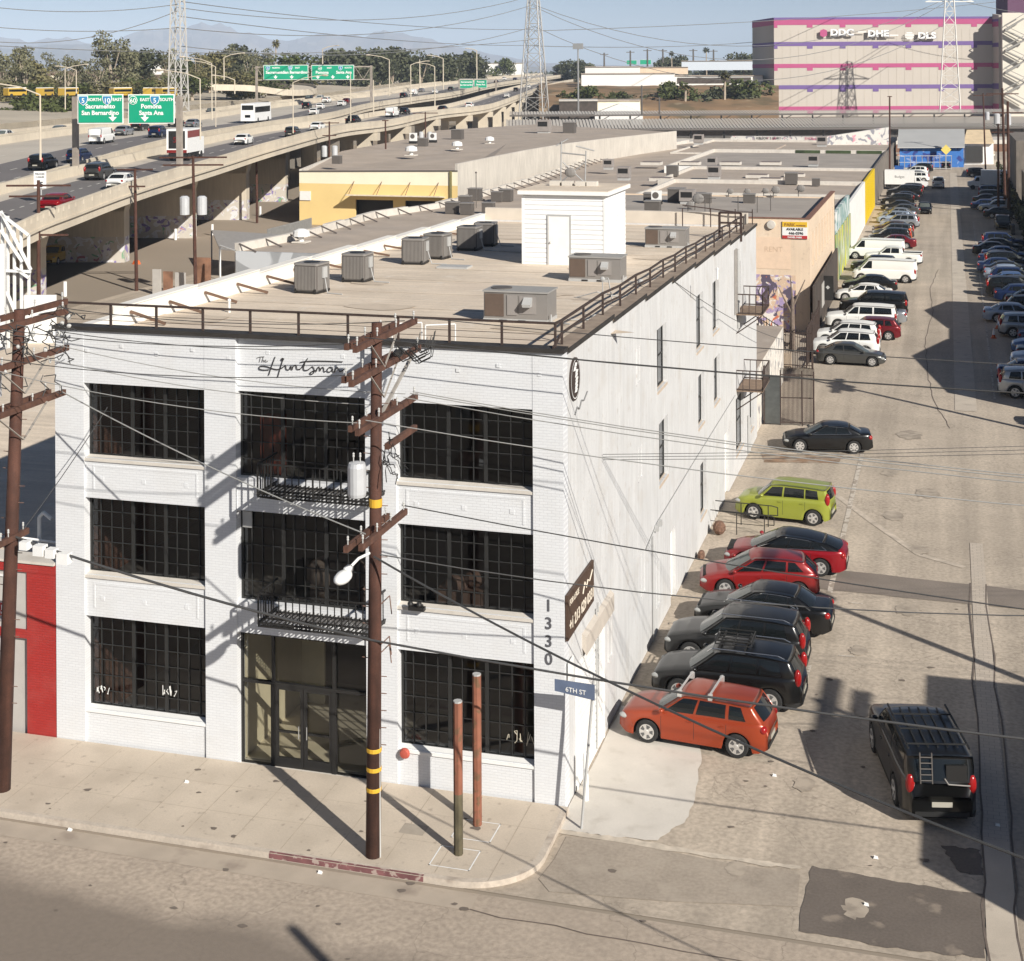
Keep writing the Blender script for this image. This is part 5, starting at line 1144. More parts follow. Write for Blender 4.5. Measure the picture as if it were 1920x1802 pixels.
for k, (ya, z, lb) in enumerate(((-1.6, 13.0, 'far top wire'), (-4.9, 13.0, 'near top wire'), (-1.5, 12.3, 'far second wire'), (-5.2, 12.3, 'near second wire'), (-1.6, 11.1, 'far third wire'), (-3.0, 11.1, 'middle third wire'), (-4.9, 11.1, 'near third wire'))):
    wire('power_line', (plz(z)[0], ya+.3, z-.1 if z > 12 else 11.85), (x_, ya, z), .25, .012, wl_ if z < 12 else wm, lb+' strung between the two poles across the facade', 'wires between the two poles')
wire('power_line', (plz(10.5)[0]+.2, -1.2, 10.5), (x_, -4.4, 8.3), .15, .018, wl_, 'pale wire descending from the left pole crossarm to the lower arm of the main pole', 'wires between the two poles')
wire('power_line', (x_, -1.9, 8.3), (42, -6.5, 8.8), 1.0, .016, wm, 'wire leaving the lowest crossarm to the right', 'wires running right from the main pole')
wire('telephone_cable', (-14.6, -3.2, 7.05), (-3.8, -3.8, 5.5), .15, .035, wm, 'thick dark telephone cable crossing the second floor windows', 'telephone cables')
wire('telephone_cable', (-3.8, -3.8, 5.5), (40, -5.2, 7.2), 1.1, .028, wm, 'dark telephone cable running right over the parked cars', 'telephone cables')
wire('telephone_cable', (-3.8, -3.9, 7.6), (14.0, -12.5, 5.9), .5, .026, wm, 'dark cable sagging down to the lower right corner', 'telephone cables')
wire('telephone_cable', (-3.8, -3.7, 7.6), (30, 2, 9.0), 1.6, .016, wm, 'thin cable crossing over the brown wall sign', 'telephone cables')
wire('drop_wire', (-.0, 16.5, 11.7), (.9, 47, 4.2), .3, .014, wm, 'service wire dropping from the top of the side wall to the gate', 'drop wires')
wire('drop_wire', (-13.4, -.2, 9.9), (-14.5, -3.0, 6.9), .1, .012, wm, 'service wire from the left corner of the facade down to the left pole', 'drop wires')
for k in range(3): wire('power_line', PX(1130, 862-k*5, .03), (60, 18+k, 12.5), .9, .009, wm, ['lower', 'middle', 'upper'][k]+' of three thin wires crossing in front of the black coupe', 'wires over the parking lane')
cl_ = thing('floodlight_cluster', 'string of small white box lights on the cable at the left corner of the building', 'lamp', (-13.4, -3.3, 6.7))
for k, (dx, dz, s) in enumerate(((-.9, .12, .12), (-.45, .03, .15), (-.1, -.02, .13), (.28, -.12, .16))):
    B().box(-13.1+dx-s, -13.1+dx+s, -3.45, -3.2, 6.75+dz-s, 6.75+dz+s*.8).build('light_box', whitem, cl_)
# street sign
ss = thing('street_sign', 'blue street name sign on a thin grey post leaning at the building corner', 'street sign', (1.0, -.55, 0))
B().tube((.62, -.75, 0), (.98, -.75, 4.0), .035).build('post', ltgrey, ss)
sgb = B().hexa([(-.02, -.95, 3.55), (1.0, -.80, 3.35), (1.0, -.78, 3.35), (-.02, -.93, 3.55)], [(-.02, -.95, 3.85), (1.0, -.80, 3.75), (1.0, -.78, 3.75), (-.02, -.93, 3.85)]).build('name_plate', mat('sign_blue', (.10, .13, .20), .5, var=.1), ss)
text('lettering', '6TH ST', .17, (.52, -.885, 3.52), (1, .147, -.15), (0, 0, 1), whitem, ss, .002)
# barred gate past the building
gt = thing('barred_gate', 'tall rusty barred gate with curved bar tops standing between the building and the lane', 'gate', (1.4, 44.6, 0))
b = B(); y0g = 44.5
for k in range(27):
    x = .95+k*.068; y = y0g+.25*(k/26)
    b.path([(x, y, .1), (x, y, 2.85), (x, y-.12, 3.1), (x, y-.4, 3.2)], .019, 4)
b.build('bars', rust, gt); b = B()
for z in (.15, 1.5, 2.75): b.bar((.9, y0g, z), (2.72, y0g+.25, z), .05)
for x in (.92, 2.1, 2.7): b.bar((x, y0g+.02, 0), (x, y0g+.02, 3.0), .06)
b.build('gate_frame', rust, gt)
B().box(.05, .9, y0g-.02, y0g+.04, .05, 2.7).build('panel_door', mat('gate_steel', (.12, .13, .13), .35, .5, var=.2), gt)
B().box(.02, .08, y0g-.08, y0g+.1, 0, 3.2).build('post', rust, gt)
hr = thing('handrail', 'black pipe handrail at the side door ramp beside the lime car', 'railing', (1.2, 25.5, 0))
for y in (24.6, 26.0):
    b = B(); b.path([(.1, y, .95), (2.5, y, .9), (2.75, y, .85), (2.75, y, .5), (2.4, y, .5)], .022); b.path([(1.2, y, 0), (1.2, y, .93)], .022); b.path([(2.35, y, 0), (2.35, y, .9)], .022); b.path([(.1, y, .5), (2.3, y, .45)], .015); b.build('pipe_rail', blackm, hr)
solo('planter', B().ball((.5, 24.4, .3), .28, .3, .3, 9), mat('planter_brown', (.16, .09, .06), .9, var=.5, sc=12), 'small dry brown potted shrub at the foot of the side wall', 'plant')
solo('rubbish_heap', B().ball((.25, 21.2, .12), .15, .3, .2, 8), mat('planter_brown', (.16, .09, .06)), 'small dark heap of leaves against the side wall behind the red cars', 'litter')
# red neighbour on the left
rn = thing('red_storefront', 'low neighbour with red brick piers and grey panels at the left edge', 'building', (-20, 5, 0))
redb = brick('red_painted_brick', (.38, .025, .02), (.28, .02, .018), 'xz', bump=.5, dirt=(.45, .12, .1)); grp = mat('grey_panel', (.46, .44, .41), .8, var=.05, stain=[(.8, .5, .7, (.40, .38, .35), .5)])
b = B(); b.box(-16.25, -15.262, .02, .4, 0, 5.1); b.box(-22.5, -16.25, .02, .4, 2.9, 3.15); b.box(-22.5, -15.262, .0, .4, 4.85, 5.12); b.box(-22.5, -21.8, .02, .4, 0, 2.9)
b.build('wall', redb, rn); B().box(-21.8, -16.25, .08, .4, 3.15, 4.85).build('upper_panel', grp, rn)
B().box(-21.8, -16.25, .16, .4, 0, 2.9).build('shutter', grp, rn)
B().box(-22.5, -15.3, -.05, .7, 5.122, 5.2).build('coping', concrete2, rn)
b = B(); b.box(-40, -15.27, .4, 36, 4.0, 4.3); b.build('roof', roofm, rn); B().box(-40, -22.5, .02, .4, 0, 5.1).build('wall', redb, rn)
B().box(-40, -39.7, .4, 36, 0, 3.98).build('rear_wall', grp, rn)
b = B(); b.box(-17.9, -16.75, .03, .075, 3.35, 3.4); b.box(-16.8, -16.75, .03, .075, 3.35, 4.7); b.box(-18.9, -16.75, .03, .075, 4.65, 4.7); b.build('sign_border', whitem, rn)
B().box(-18.6, -16.86, .04, .076, 3.5, 3.85).build('sign_plate', mat('plate_red', (.42, .03, .025), .6), rn); text('lettering', '55', .36, (-17.15, .03, 3.55), (1, 0, 0), (0, 0, 1), whitem, rn, .004, bold=.01)
rp = thing('riser_pipes', 'white bent riser pipes on the roof behind the red storefront', 'pipe', (-15.8, 2, 4.3))
b = B()
for x, h in ((-16.6, 1.9), (-15.75, 1.7)): b.path([(x, 1.2, 4.2), (x, 1.2, 4.2+h), (x+.15, 1.2, 4.35+h), (x+.5, 1.1, 4.2+h)], .06, 7)
b.path([(-17.2, 1, 5.5), (-15.6, 1.1, 5.4)], .04); b.build('pipe', whitem, rp)
# ---------------------------------------------------------------- neighbours
tanroof = mat('old_tan_roof', (.42, .35, .285), .92, var=.14, sc=.25, fine=.05, fsc=6, stain=[(.12, .48, .7, (.36, .31, .27), .6), (.8, .6, .72, (.5, .44, .38), .5)])
greyroof = mat('grey_roof', (.36, .32, .28), .92, var=.12, sc=.3, stain=[(.2, .5, .7, (.30, .27, .24), .6)])
paper = mat('parapet_pale', (.62, .58, .52), .85, var=.12, sc=1, stain=[(1, .55, .7, (.42, .38, .33), .6)])
creamw = mat('cream_plaster', (.70, .555, .41), .85, var=.06, sc=.6, stain=[(.7, .55, .75, (.74, .62, .49), .6), (3, .62, .7, (.50, .38, .28), .5)], streak=.05)
whit2 = mat('white_wall2', (.76, .75, .72), .8, var=.06, sc=.6)
yelw = mat('yellow_wall', (.72, .50, .0), .6, var=.05)
ochre = mat('ochre_wall', (.76, .57, .25), .85, var=.05, sc=.4)
ochre2 = mat('cream_band', (.84, .78, .60), .85, var=.04, sc=.5)
concw = mat('stained_concrete', (.55, .51, .45), .9, var=.08, sc=.3, streak=.16)
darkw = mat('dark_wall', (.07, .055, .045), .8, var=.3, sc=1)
greyb = mat('grey_brown_wall', (.19, .165, .14), .85, var=.25, sc=.6, streak=.15)
def yz(y, px, D): return 19.5-(y-130.7+.0055*(px-960))*D/FPX
def mural(name, base, cols, sc, streak=False):
    m = mat(name, base, .8, var=.05, sc=1); t = m.node_tree; L = t.links; p = t.nodes['Principled BSDF']
    g = _n(t, 'ShaderNodeNewGeometry'); mp = _n(t, 'ShaderNodeMapping'); mp.inputs['Scale'].default_value = (sc, sc, sc*(.25 if streak else 1)); L.new(g.outputs['Position'], mp.inputs[0])
    src = p.inputs['Base Color'].links[0].from_socket
    for i, (c, lo, hi, off) in enumerate(cols):
        n = _n(t, 'ShaderNodeTexNoise'); n.inputs['Scale'].default_value = 1; n.inputs['Detail'].default_value = 3; n.inputs['Distortion'].default_value = 1.4
        o_ = _n(t, 'ShaderNodeVectorMath'); o_.inputs[1].default_value = (off*7.3, off*3.1, off*5.7); L.new(mp.outputs[0], o_.inputs[0]); L.new(o_.outputs[0], n.inputs['Vector'])
        r = _n(t, 'ShaderNodeMapRange'); r.inputs[1].default_value = lo; r.inputs[2].default_value = hi; L.new(n.outputs['Fac'], r.inputs[0])
        mx = _n(t, 'ShaderNodeMix'); mx.data_type = 'RGBA'; L.new(r.outputs[0], mx.inputs['Factor']); L.new(src, mx.inputs[6]); mx.inputs[7].default_value = (*c, 1); src = mx.outputs[2]
    L.new(src, p.inputs['Base Color']); return m
tealm = mural('teal_mural', (.28, .38, .36), [((.55, .60, .60), .52, .56, 1), ((.16, .30, .30), .56, .6, 2), ((.75, .75, .72), .62, .65, 3)], .35)
greenm = mural('green_mural', (.35, .42, .30), [((.55, .55, .05), .50, .54, 1), ((.15, .25, .12), .55, .6, 2), ((.45, .30, .15), .6, .63, 3), ((.70, .72, .7), .62, .65, 4)], .9, True)
purpm = mural('purple_graffiti', (.62, .46, .33), [((.36, .28, .46), .52, .56, 1), ((.72, .68, .64), .56, .59, 2), ((.10, .08, .12), .58, .6, 3), ((.55, .16, .08), .64, .66, 4)], .9)
greym_ = mural('grey_mural', (.30, .31, .32), [((.50, .52, .54), .5, .53, 1), ((.12, .14, .16), .56, .6, 2)], .22)
graf = mural('pier_graffiti', (.55, .51, .45), [((.66, .66, .68), .54, .57, 1), ((.25, .20, .42), .60, .64, 2), ((.2, .38, .24), .65, .67, 3), ((.45, .18, .2), .66, .69, 4)], .8)
# cream two storey building
cb = thing('cream_building', 'cream plastered two storey building with a parking sign behind the white building', 'building', (-10, 85, 0))
Yc, Yd, zc_ = 73.9, 99.5, 8.35
b = B(); b.box(-21, 0, Yc, Yc+.3, 0, zc_); b.build('wall', creamw, cb)
ops = [(76+i*2.9, 77.3+i*2.9) for i in range(8)]
b = B(); prev = Yc+.3
for a, c in ops: b.box(-.3, 0, prev, a, 0, zc_); b.box(-.3, 0, a, c, 0, 4.6); b.box(-.3, 0, a, c, 7.2, zc_); prev = c
b.box(-.3, 0, prev, Yd, 0, zc_); b.build('wall', creamw, cb)
for a, c in ops: B().box(-.28, -.2, a, c, 4.6, 7.2).build('window', mat('cream_window', (.32, .24, .17), .5, var=.1), cb)
b = B(); b.box(-21, 0, Yd-.3, Yd, 0, zc_-.5); b.box(-21, -20.7, Yc+.3, Yd-.3, 0, zc_-.3); b.build('wall', creamw, cb)
B().box(-20.7, -.3, Yc+.3, Yd-.3, zc_-.85, zc_-.6).build('roof', greyroof, cb)
b = B(); b.box(-21.05, .05, Yc-.06, Yc+.32, zc_+.002, zc_+.07); b.box(-.35, .06, Yc+.33, Yd, zc_+.002, zc_+.07); b.build('coping', mat('brown_coping', (.22, .11, .075), .8, var=.2), cb)
B().box(.01, .06, 75.2, 80, 0, 3.4).build('dark_facade', darkw, cb) if False else None
qa, qb = PY(1416, 503, Yc), PY(1482, 446, Yc); B().box(qa.x, qb.x, Yc-.02, Yc-.005, qa.z, qb.z).build('repainted_panel', mat('cream_faded', (.74, .56, .41), .85, var=.05), cb)
text('faded_lettering', 'RENT', .55, (PY(1450, 470, Yc).x, Yc-.025, PY(1450, 472, Yc).z), (1, 0, 0), (0, 0, 1), mat('faded_ink', (.58, .42, .29), .8), cb, .002)
B().box(PY(1380, 560, Yc).x, PY(1492, 560, Yc).x, Yc-.03, Yc-.006, .0, PY(1440, 515, Yc).z).build('graffiti_panel', purpm, cb)
qv = PY(1446, 421, Yc); B().lathe([(.05, -.2), (.3, -.18), (.33, -.1), (.3, 0)], 18, (qv.x, Yc-.02, qv.z), 'y').build('wall_vent', concrete2, cb)
ps = thing('parking_sign', 'yellow white and red parking sign high on the cream wall', 'sign', (-2.6, Yc-.1, 6.6))
q0, q1 = PY(1467, 447, Yc), PY(1514, 416, Yc); xa_, xb_, za_, zb2 = q0.x, q1.x, q0.z, q1.z; H2_ = zb2-za_; W2_ = xb_-xa_
B().box(xa_, xb_, Yc-.09, Yc-.02, za_, zb2).build('board', whitem, ps)
B().box(xa_+.01, xb_-.01, Yc-.10, Yc-.092, zb2-H2_*.32, zb2-.01).build('yellow_band', mat('sign_yellow', (.72, .45, .03), .6, var=.05), ps)
B().box(xa_+.01, xb_-.01, Yc-.10, Yc-.092, za_+.01, za_+H2_*.19).build('red_band', mat('sign_red', (.45, .03, .03), .6, var=0), ps)
sign_ = mat('sign_brown2', (.30, .14, .03), .6)
for s_, sz_, fx, fz, mm_ in (('PARK', .33, .30, .73, sign_), ('PROPERTIES', .13, .74, .74, sign_), ('AVAILABLE', .25, .5, .49, ink), ('446-0396', .28, .55, .25, ink), ('DANIEL PARK', .17, .5, .045, whitem)): text('lettering', s_, sz_, (xa_+W2_*fx, Yc-.11, za_+H2_*fz), (1, 0, 0), (0, 0, 1), mm_, ps, .003, bold=.006)
q = PD(1550, 116, 0); zt_, zb3 = yz(517, 1550, 116), yz(563, 1550, 116)
bs = thing('black_banner', 'tall black hanging banner with a small white diamond by the lane', 'banner', tuple(q))
B().obox((q.x, q.y, zb3), .86, .06, zt_-zb3, 0).build('banner', blackm, bs); zm_ = (zt_+zb3)/2+.05
B().hexa([(q.x-.16, q.y-.05, zm_), (q.x, q.y-.05, zm_-.16), (q.x+.16, q.y-.05, zm_), (q.x, q.y-.05, zm_+.16)], [(q.x-.16, q.y-.035, zm_), (q.x, q.y-.035, zm_-.16), (q.x+.16, q.y-.035, zm_), (q.x, q.y-.035, zm_+.16)]).build('diamond', ltgrey, bs)
B().tube((q.x-.46, q.y, 0), (q.x-.46, q.y, zt_+.1), .04).build('pole', blackm, bs)
dfm = thing('dark_fence_wall', 'dark brown boarded wall with posters running along the cream building', 'fence', (.5, 80, 0))
B().box(.35, .5, 72.0, 96, 0, 3.7).build('boards', darkw, dfm); B().box(.52, .56, 78, 80.2, 1.2, 3.0).build('poster', grp, dfm)
# yard between the buildings
yf = thing('yard_fence', 'brown barred yard fence between the white and the cream building', 'fence', (-1.5, 60, 0))
b = B()
for k in range(46):
    x = -5.5+k*.15; b.tube((x, 60.4, 0), (x, 60.4, 2.5), .018, n=4)
for z in (.2, 2.3): b.bar((-5.6, 60.4, z), (1.3, 60.4, z), .05)
for k in range(34): y = 60.4+k*.3; b.tube((.9-.0*k, y, 0), (.9, y, 2.6), .018, n=4)
for z in (.2, 2.4): b.bar((.9, 60.4, z), (.9, 70.6, z), .05)
b.build('bars', rust, yf); b = B()
for x, y in ((-5.6, 60.4), (1.3, 60.4), (.9, 65), (.9, 70.6)): b.bar((x, y, 0), (x, y, 2.9), .12)
b.build('post', rust, yf)
st_ = thing('yard_stairs', 'black metal stairs with spear topped railing in the rear yard', 'stairs', (-3, 66, 0))
b = B()
for k in range(12): b.box(-5.8+k*.42, -5.4+k*.42, 65.5, 66.7, 3.2-k*.25, 3.25-k*.25)
b.build('steps', blackm, st_); b = B()
for s in (65.4, 66.8):
    b.bar((-5.8, s, 4.2), (-.9, s, 1.2), .05); b.bar((-5.8, s, 3.3), (-.9, s, .35), .07)
    for k in range(26): x = -5.8+k*.19; z = 3.3-(k*.19)*.6; b.tube((x, s, z), (x, s, z+.95), .018, n=4)
b.build('railing', blackm, st_)
solo('yard_tree', B().tube((-.6, 66.5, 0), (-.55, 66.5, 3.6), .22, .12, 8).tube((-.55, 66.5, 2.4), (-1.5, 66.3, 4.4), .1, .03, 6).tube((-.55, 66.5, 3.0), (.3, 66.6, 4.9), .09, .03, 6).tube((-.55, 66.5, 3.5), (-.7, 66.4, 5.2), .08, .02, 6), mat('bark_grey', (.20, .155, .125), .95, var=.3, sc=4), 'bare pruned tree trunk beside the yard fence', 'tree')
bx_ = thing('graffiti_bin', 'black bin cabinet covered in white graffiti behind the barred gate', 'bin', (-1.8, 58.5, 0))
B().box(-3.4, -.9, 57.6, 59.0, .05, 2.3).build('cabinet', blackm, bx_)
random.seed(8); b = B()
for k in range(16):
    x, z = random.uniform(-3.2, -1.1), random.uniform(.3, 2.0); pts = [(x+random.uniform(-.3, .3), 57.59, z+random.uniform(-.25, .25)) for _ in range(4)]; b.path([Vector(p) for p in pts], .03, 4)
b.build('graffiti', whitem, bx_)
rs = thing('rear_annex', 'low white annex with graffiti at the back of the white building', 'building', (-3, 47, 0))
b = B(); b.box(-10, -.1, LEN+.02, 56, 0, 3.4); b.build('wall', whits := mat('annex_wall', (.70, .66, .60), .8, var=.15, sc=1.2, stain=[(1.6, .54, .58, (.22, .22, .24), .7)]), rs); B().box(-10, -.1, LEN+.02, 56, 3.401, 3.43).build('roof', tanroof, rs)
B().box(-14, -.1, 60.6, 61, 0, .9).build('low_wall', creamw, rs)
# street row: coloured walls along the lane
def block(name, label, x0, x1, y0, y1, zt, sidem, roofmt, frontm=None, zr_=None, zfront=None):
    t = thing(name, label, 'building', ((x0+x1)/2, (y0+y1)/2, 0)); zr_ = zr_ if zr_ is not None else zt-.45
    B().box(x1-.3, x1, y0, y1, 0, zt).build('side_wall', sidem, t); B().box(x0, x1-.3, y0, y0+.3, 0, zfront or zt).build('front_wall', frontm or sidem, t)
    B().box(x0, x0+.3, y0+.3, y1, 0, zt).build('rear_wall', paper, t); B().box(x0+.3, x1-.3, y1-.3, y1, 0, zt).build('rear_wall', paper, t)
    B().box(x0+.3, x1-.3, y0+.3, y1-.3, zr_-.3, zr_).build('roof', roofmt, t); return t
block('mural_building', 'teal painted low building with a sawn parapet beyond the cream building', -22, 0, 100.5, 121, 6.3, tealm, greyroof, mat('rust_front', (.32, .22, .16), .9))
B_ = B(); B_.box(.01, .12, 99.6, 121, 0, 4.4); mw = thing('mural_fence', 'green and yellow streaked mural panels standing along the lane', 'fence', (.1, 110, 0)); B_.build('panel', greenm, mw)
block('white_walled_building', 'low building with a blank white side wall beside the parked cars', -24, 0, 121, 152, 5.4, whit2, tanroof, mat('cream_parapet', (.66, .52, .34), .85, var=.12, sc=.7), 4.9)
block('yellow_walled_building', 'low building with a bright yellow side wall along the lane', -26, 0, 152, 178.5, 5.3, yelw, tanroof, paper, 4.9)
block('grey_walled_building', 'long low grey walled building past the yellow wall', -30, 0, 178.5, 226, 5.3, greyb, greyroof, mat('white_parapet', (.80, .79, .76), .7, var=.05), 4.7)
fb = block('far_low_building', 'farthest low roofed building of the row with graffiti letters on its parapet', -38, -.2, 228, 278, 4.5, greyb, tanroof, paper, 4.05)
b = B()
for k in range(3): b.box(-15.5+k*5.2, -11.3+k*5.2, 225.6, 225.7, 4.72, 5.25)
b.build('clerestory_window', mat('window_greenery', (.05, .07, .03), .3, var=.6, sc=.6), fb)  # mottled green for the greenery showing in the openings
B().box(-34, 0, 277.9, 278.5, 4.5, 5.25).build('graffiti_parapet', mural('graf_white', (.62, .60, .56), [((.25, .25, .28), .54, .57, 1), ((.60, .25, .32), .60, .63, 2)], .5), fb)
text('graffiti_lettering', 'KBUOK 3 BURY', .75, (-26, 277.8, 4.6), (1, 0, 0), (0, 0, 1), ink, fb, .01); text('graffiti_lettering', 'EVOL LETTERS', .8, (-16, 277.8, 4.6), (1, 0, 0), (0, 0, 1), mat('graf_pink', (.55, .12, .2), .7), fb, .01)
# western roofs behind the main building, bounded by the curving rail spur
CUR = [G(415, 478, 4.3), G(540, 452, 4.3), G(700, 408, 4.3), G(820, 388, 4.4), G(900, 366, 4.5), G(1000, 336, 4.6), G(1090, 305, 4.6), G(1170, 279, 4.8), G(1290, 262, 5.0)]
wb = thing('curved_warehouse', 'low flat roofed warehouse with a grey mural front and a curving west side', 'building', (-35, 100, 0))
b = B(); east = -21.2; P2 = [(p.x, p.y) for p in CUR]; yfront = 77.0; P2[0] = (CUR[0].x, yfront)
for (xa, ya), (xb, yb) in zip(P2, P2[1:]):
    if xa < east and xb < east+8: b.hexa([(xa, ya, 4.0), (east, ya, 4.0), (east-.0, yb, 4.0), (xb, yb, 4.0)], [(xa, ya, 4.25), (east, ya, 4.25), (east, yb, 4.25), (xb, yb, 4.25)])
b.build('roof', tanroof, wb)
B().box(P2[0][0], -20, yfront-.3, yfront, 0, 4.3).build('front_wall', greym_, wb)
b = B()
for (xa, ya), (xb, yb) in zip(P2, P2[1:]):
    d = Vector((xb-xa, yb-ya)); n_ = max(1, int(d.length/4.2)); 
    for k in range(n_):
        p = Vector((xa, ya)).lerp(Vector((xb, yb)), k/n_); q = Vector((xa, ya)).lerp(Vector((xb, yb)), (k+1)/n_); n = Vector((-(q-p).y, (q-p).x)).normalized()*.25; st2 = .12*(k % 2)
        b.hexa([(p.x-n.x, p.y-n.y, 0), (p.x+n.x, p.y+n.y, 0), (q.x+n.x, q.y+n.y, 0), (q.x-n.x, q.y-n.y, 0)], [(p.x-n.x, p.y-n.y, 4.95-st2), (p.x+n.x, p.y+n.y, 4.95-st2), (q.x+n.x, q.y+n.y, 4.95-st2), (q.x-n.x, q.y-n.y, 4.95-st2)])
b.build('parapet', paper, wb)
br = B()
for (xa, ya), (xb, yb) in list(zip(P2, P2[1:]))[:7]:
    L2_ = math.hypot(xb-xa, yb-ya); n_ = max(2, int(L2_/3.4))
    for k in range(n_): x, y = xa+(xb-xa)*k/n_, ya+(yb-ya)*k/n_; br.bar((x+.2, y, 4.9), (x+1.9, y-.3, 4.3), .12)
br.build('brace', mat('dark_brace', (.13, .11, .10), .8), wb)
B().box(P2[0][0]+18, -20.3, 100, 100.3, 4.26, 4.9).build('cross_parapet', paper, wb)
# rooftop clutter on neighbours
ax = B
def vent(p, lb, kind=0, s=1):
    t = thing('roof_vent', lb, 'vent', (p.x, p.y, p.z), 0, 'units and vents on the neighbouring roofs'); x, y, z = p
    if kind == 0: B().box(x-.55*s, x+.55*s, y-.45*s, y+.45*s, z, z+1.0*s).build('cabinet', greyd, t); B().box(x-.6*s, x+.6*s, y-.5*s, y+.5*s, z+1.0*s, z+1.08*s).build('lid', greym, t)
    elif kind == 1: B().tube((x, y, z), (x, y, z+.4*s), .2*s).lathe([(.25*s, .4*s), (.6*s, .45*s), (.55*s, .8*s), (.2*s, .95*s)], 12, (x, y, z)).build('turbine', whitem, t); B().box(x-.5*s, x+.5*s, y-.5*s, y+.5*s, z, z+.1*s).build('base', concrete2, t)
    elif kind == 2: B().box(x-1.1*s, x+1.1*s, y-.8*s, y+.8*s, z, z+.3*s).build('kerb', paper, t); B().box(x-1.0*s, x+1.0*s, y-.7*s, y+.7*s, z+.3*s, z+.36*s).build('skylight', mat('skylight_brown', (.20, .16, .14), .5), t)
    elif kind == 3: B().box(x-.8*s, x+.8*s, y-.7*s, y+.7*s, z+.4, z+1.7*s).build('cabinet', mat('cooler_tan', (.30, .27, .25), .7, var=.1), t); B().box(x-.62*s, x+.62*s, y-.72*s, y-.702*s, z+.9*s, z+1.5*s).build('louver', blackm, t); B().box(x-.7*s, x+.7*s, y-.6*s, y+.6*s, z, z+.4).build('base', ltgrey, t)
    elif kind == 4:
        B().tube((x, y, z), (x, y, z+1.5*s), .04).build('mast', greyd, t); b = B(); b.ball((x+.3*s, y-.1, z+1.1*s), .5*s, .15*s, .42*s); b.build('dish', greym, t); B().bar((x-.4*s, y, z+.9*s), (x+.5*s, y, z+1.3*s), .05).build('arm', greyd, t)
    elif kind == 5: B().box(x-.45*s, x+.45*s, y-.2*s, y+.2*s, z+.5, z+1.4*s).build('cabinet', whitem, t); B().lathe([(.3*s, -.02), (.3*s, 0)], 16, (x-.05, y-.2*s, z+.98*s), 'y').build('fan_grille', greyd, t); B().box(x-.5*s, x+.5*s, y-.3*s, y+.3*s, z, z+.5).build('base', blackm, t)
VZ = [(565, 455, 4.3, 1, 1.3, 'white round turbine vent on the curved warehouse roof, nearest to the parapet'), (848, 400, 4.3, 0, 1.15, 'dark condenser at the left of a row on the warehouse roof beyond the main roof'), (876, 402, 4.3, 0, 1.15, 'dark condenser second in the row on the warehouse roof'), (916, 400, 4.3, 0, 1.1, 'dark condenser third in the row on the warehouse roof'), (872, 388, 4.3, 0, 1.15, 'dark condenser behind the row on the warehouse roof'), (891, 375, 4.3, 0, 1.3, 'tall grey unit beside the warehouse parapet'), (932, 378, 4.3, 0, 1.1, 'small dark unit left of a grey unit near the white shed'), (949, 377, 4.3, 0, 1.3, 'grey unit directly left of the white shed'),
      (1261, 330, 5.0, 0, 1.35, 'dark boxy unit on the roof behind the yellowish parapet, left one'), (1484, 345, 5.0, 0, 1.35, 'dark boxy unit behind the yellowish parapet, middle one'), (1530, 348, 5.0, 0, .85, 'small dark unit near the right end of the yellowish parapet'), (1170, 338, 5.0, 3, 1.05, 'tan cooler right behind the antenna rig'), (1339, 336, 5.0, 3, 1.05, 'tan cooler behind the dark unit on the middle roof'), (1141, 318, 4.9, 3, .9, 'small cooler on the left roof beyond the antenna rig'), (1335, 314, 4.9, 3, .9, 'small cooler right behind the tan cooler in the middle'), (1525, 312, 4.8, 3, 1.0, 'grey cooler by the white parapet line'), (1310, 271, 4.9, 3, 1.15, 'far cooler near the left rear of the roofs'), (1541, 275, 4.9, 3, 1.15, 'far cooler near the right rear of the roofs'),
      (1240, 339, 4.95, 2, 1.3, 'flat brown skylight on the left of the middle roof'), (1420, 333, 4.95, 2, 1.3, 'flat brown skylight in the middle of the middle roof'), (1490, 331, 4.95, 2, 1.2, 'flat brown skylight beside the dark boxy unit'), (1445, 340, 4.95, 2, 1.3, 'flat brown skylight before the boxy unit'), (1222, 309, 4.8, 2, 1.4, 'skylight against the white parapet line, first from left'), (1294, 309, 4.8, 2, 1.4, 'skylight against the white parapet line, second from left'), (1370, 309, 4.8, 2, 1.4, 'skylight against the white parapet line, third from left'), (1445, 309, 4.8, 2, 1.4, 'skylight against the white parapet line, fourth from left'),
      (1289, 385, 7.6, 3, .8, 'brown cooler with a black opening on the cream building roof'), (1219, 383, 7.6, 0, .95, 'dark unit at the rear left of the cream building roof'), (1269, 382, 7.6, 0, 1.3, 'dark unit left of the brown cooler'), (1311, 383, 7.6, 0, .95, 'dark unit right of the brown cooler'), (1322, 384, 7.6, 0, .95, 'second dark unit right of the brown cooler'), (1231, 386, 7.6, 5, .95, 'white split unit with a round fan on the cream building roof'), (1224, 403, 7.6, 0, 1.1, 'low black unit near the front of the cream building roof'), (1290, 402, 7.6, 4, .7, 'grey dish on a mast at the front left of the cream roof'), (1303, 397, 7.6, 4, 1.0, 'smaller dish beside the front left dish on the cream roof'), (1366, 372, 7.6, 4, .6, 'dish in a line at the rear of the cream roof, first'), (1398, 372, 7.6, 4, .6, 'dish in a line at the rear of the cream roof, second'), (1432, 371, 7.6, 4, .6, 'dish in a line at the rear of the cream roof, third'), (1450, 374, 7.6, 4, .8, 'large dark dish at the rear of the cream roof'), (1497, 371, 7.6, 4, .8, 'dish at the rear right of the cream roof'), (1405, 384, 7.6, 0, .9, 'low dark box in the middle of the cream roof')]
for px, py, z, k, s, lb in VZ: vent(G(px, py, z), lb, k, s)
b = B()
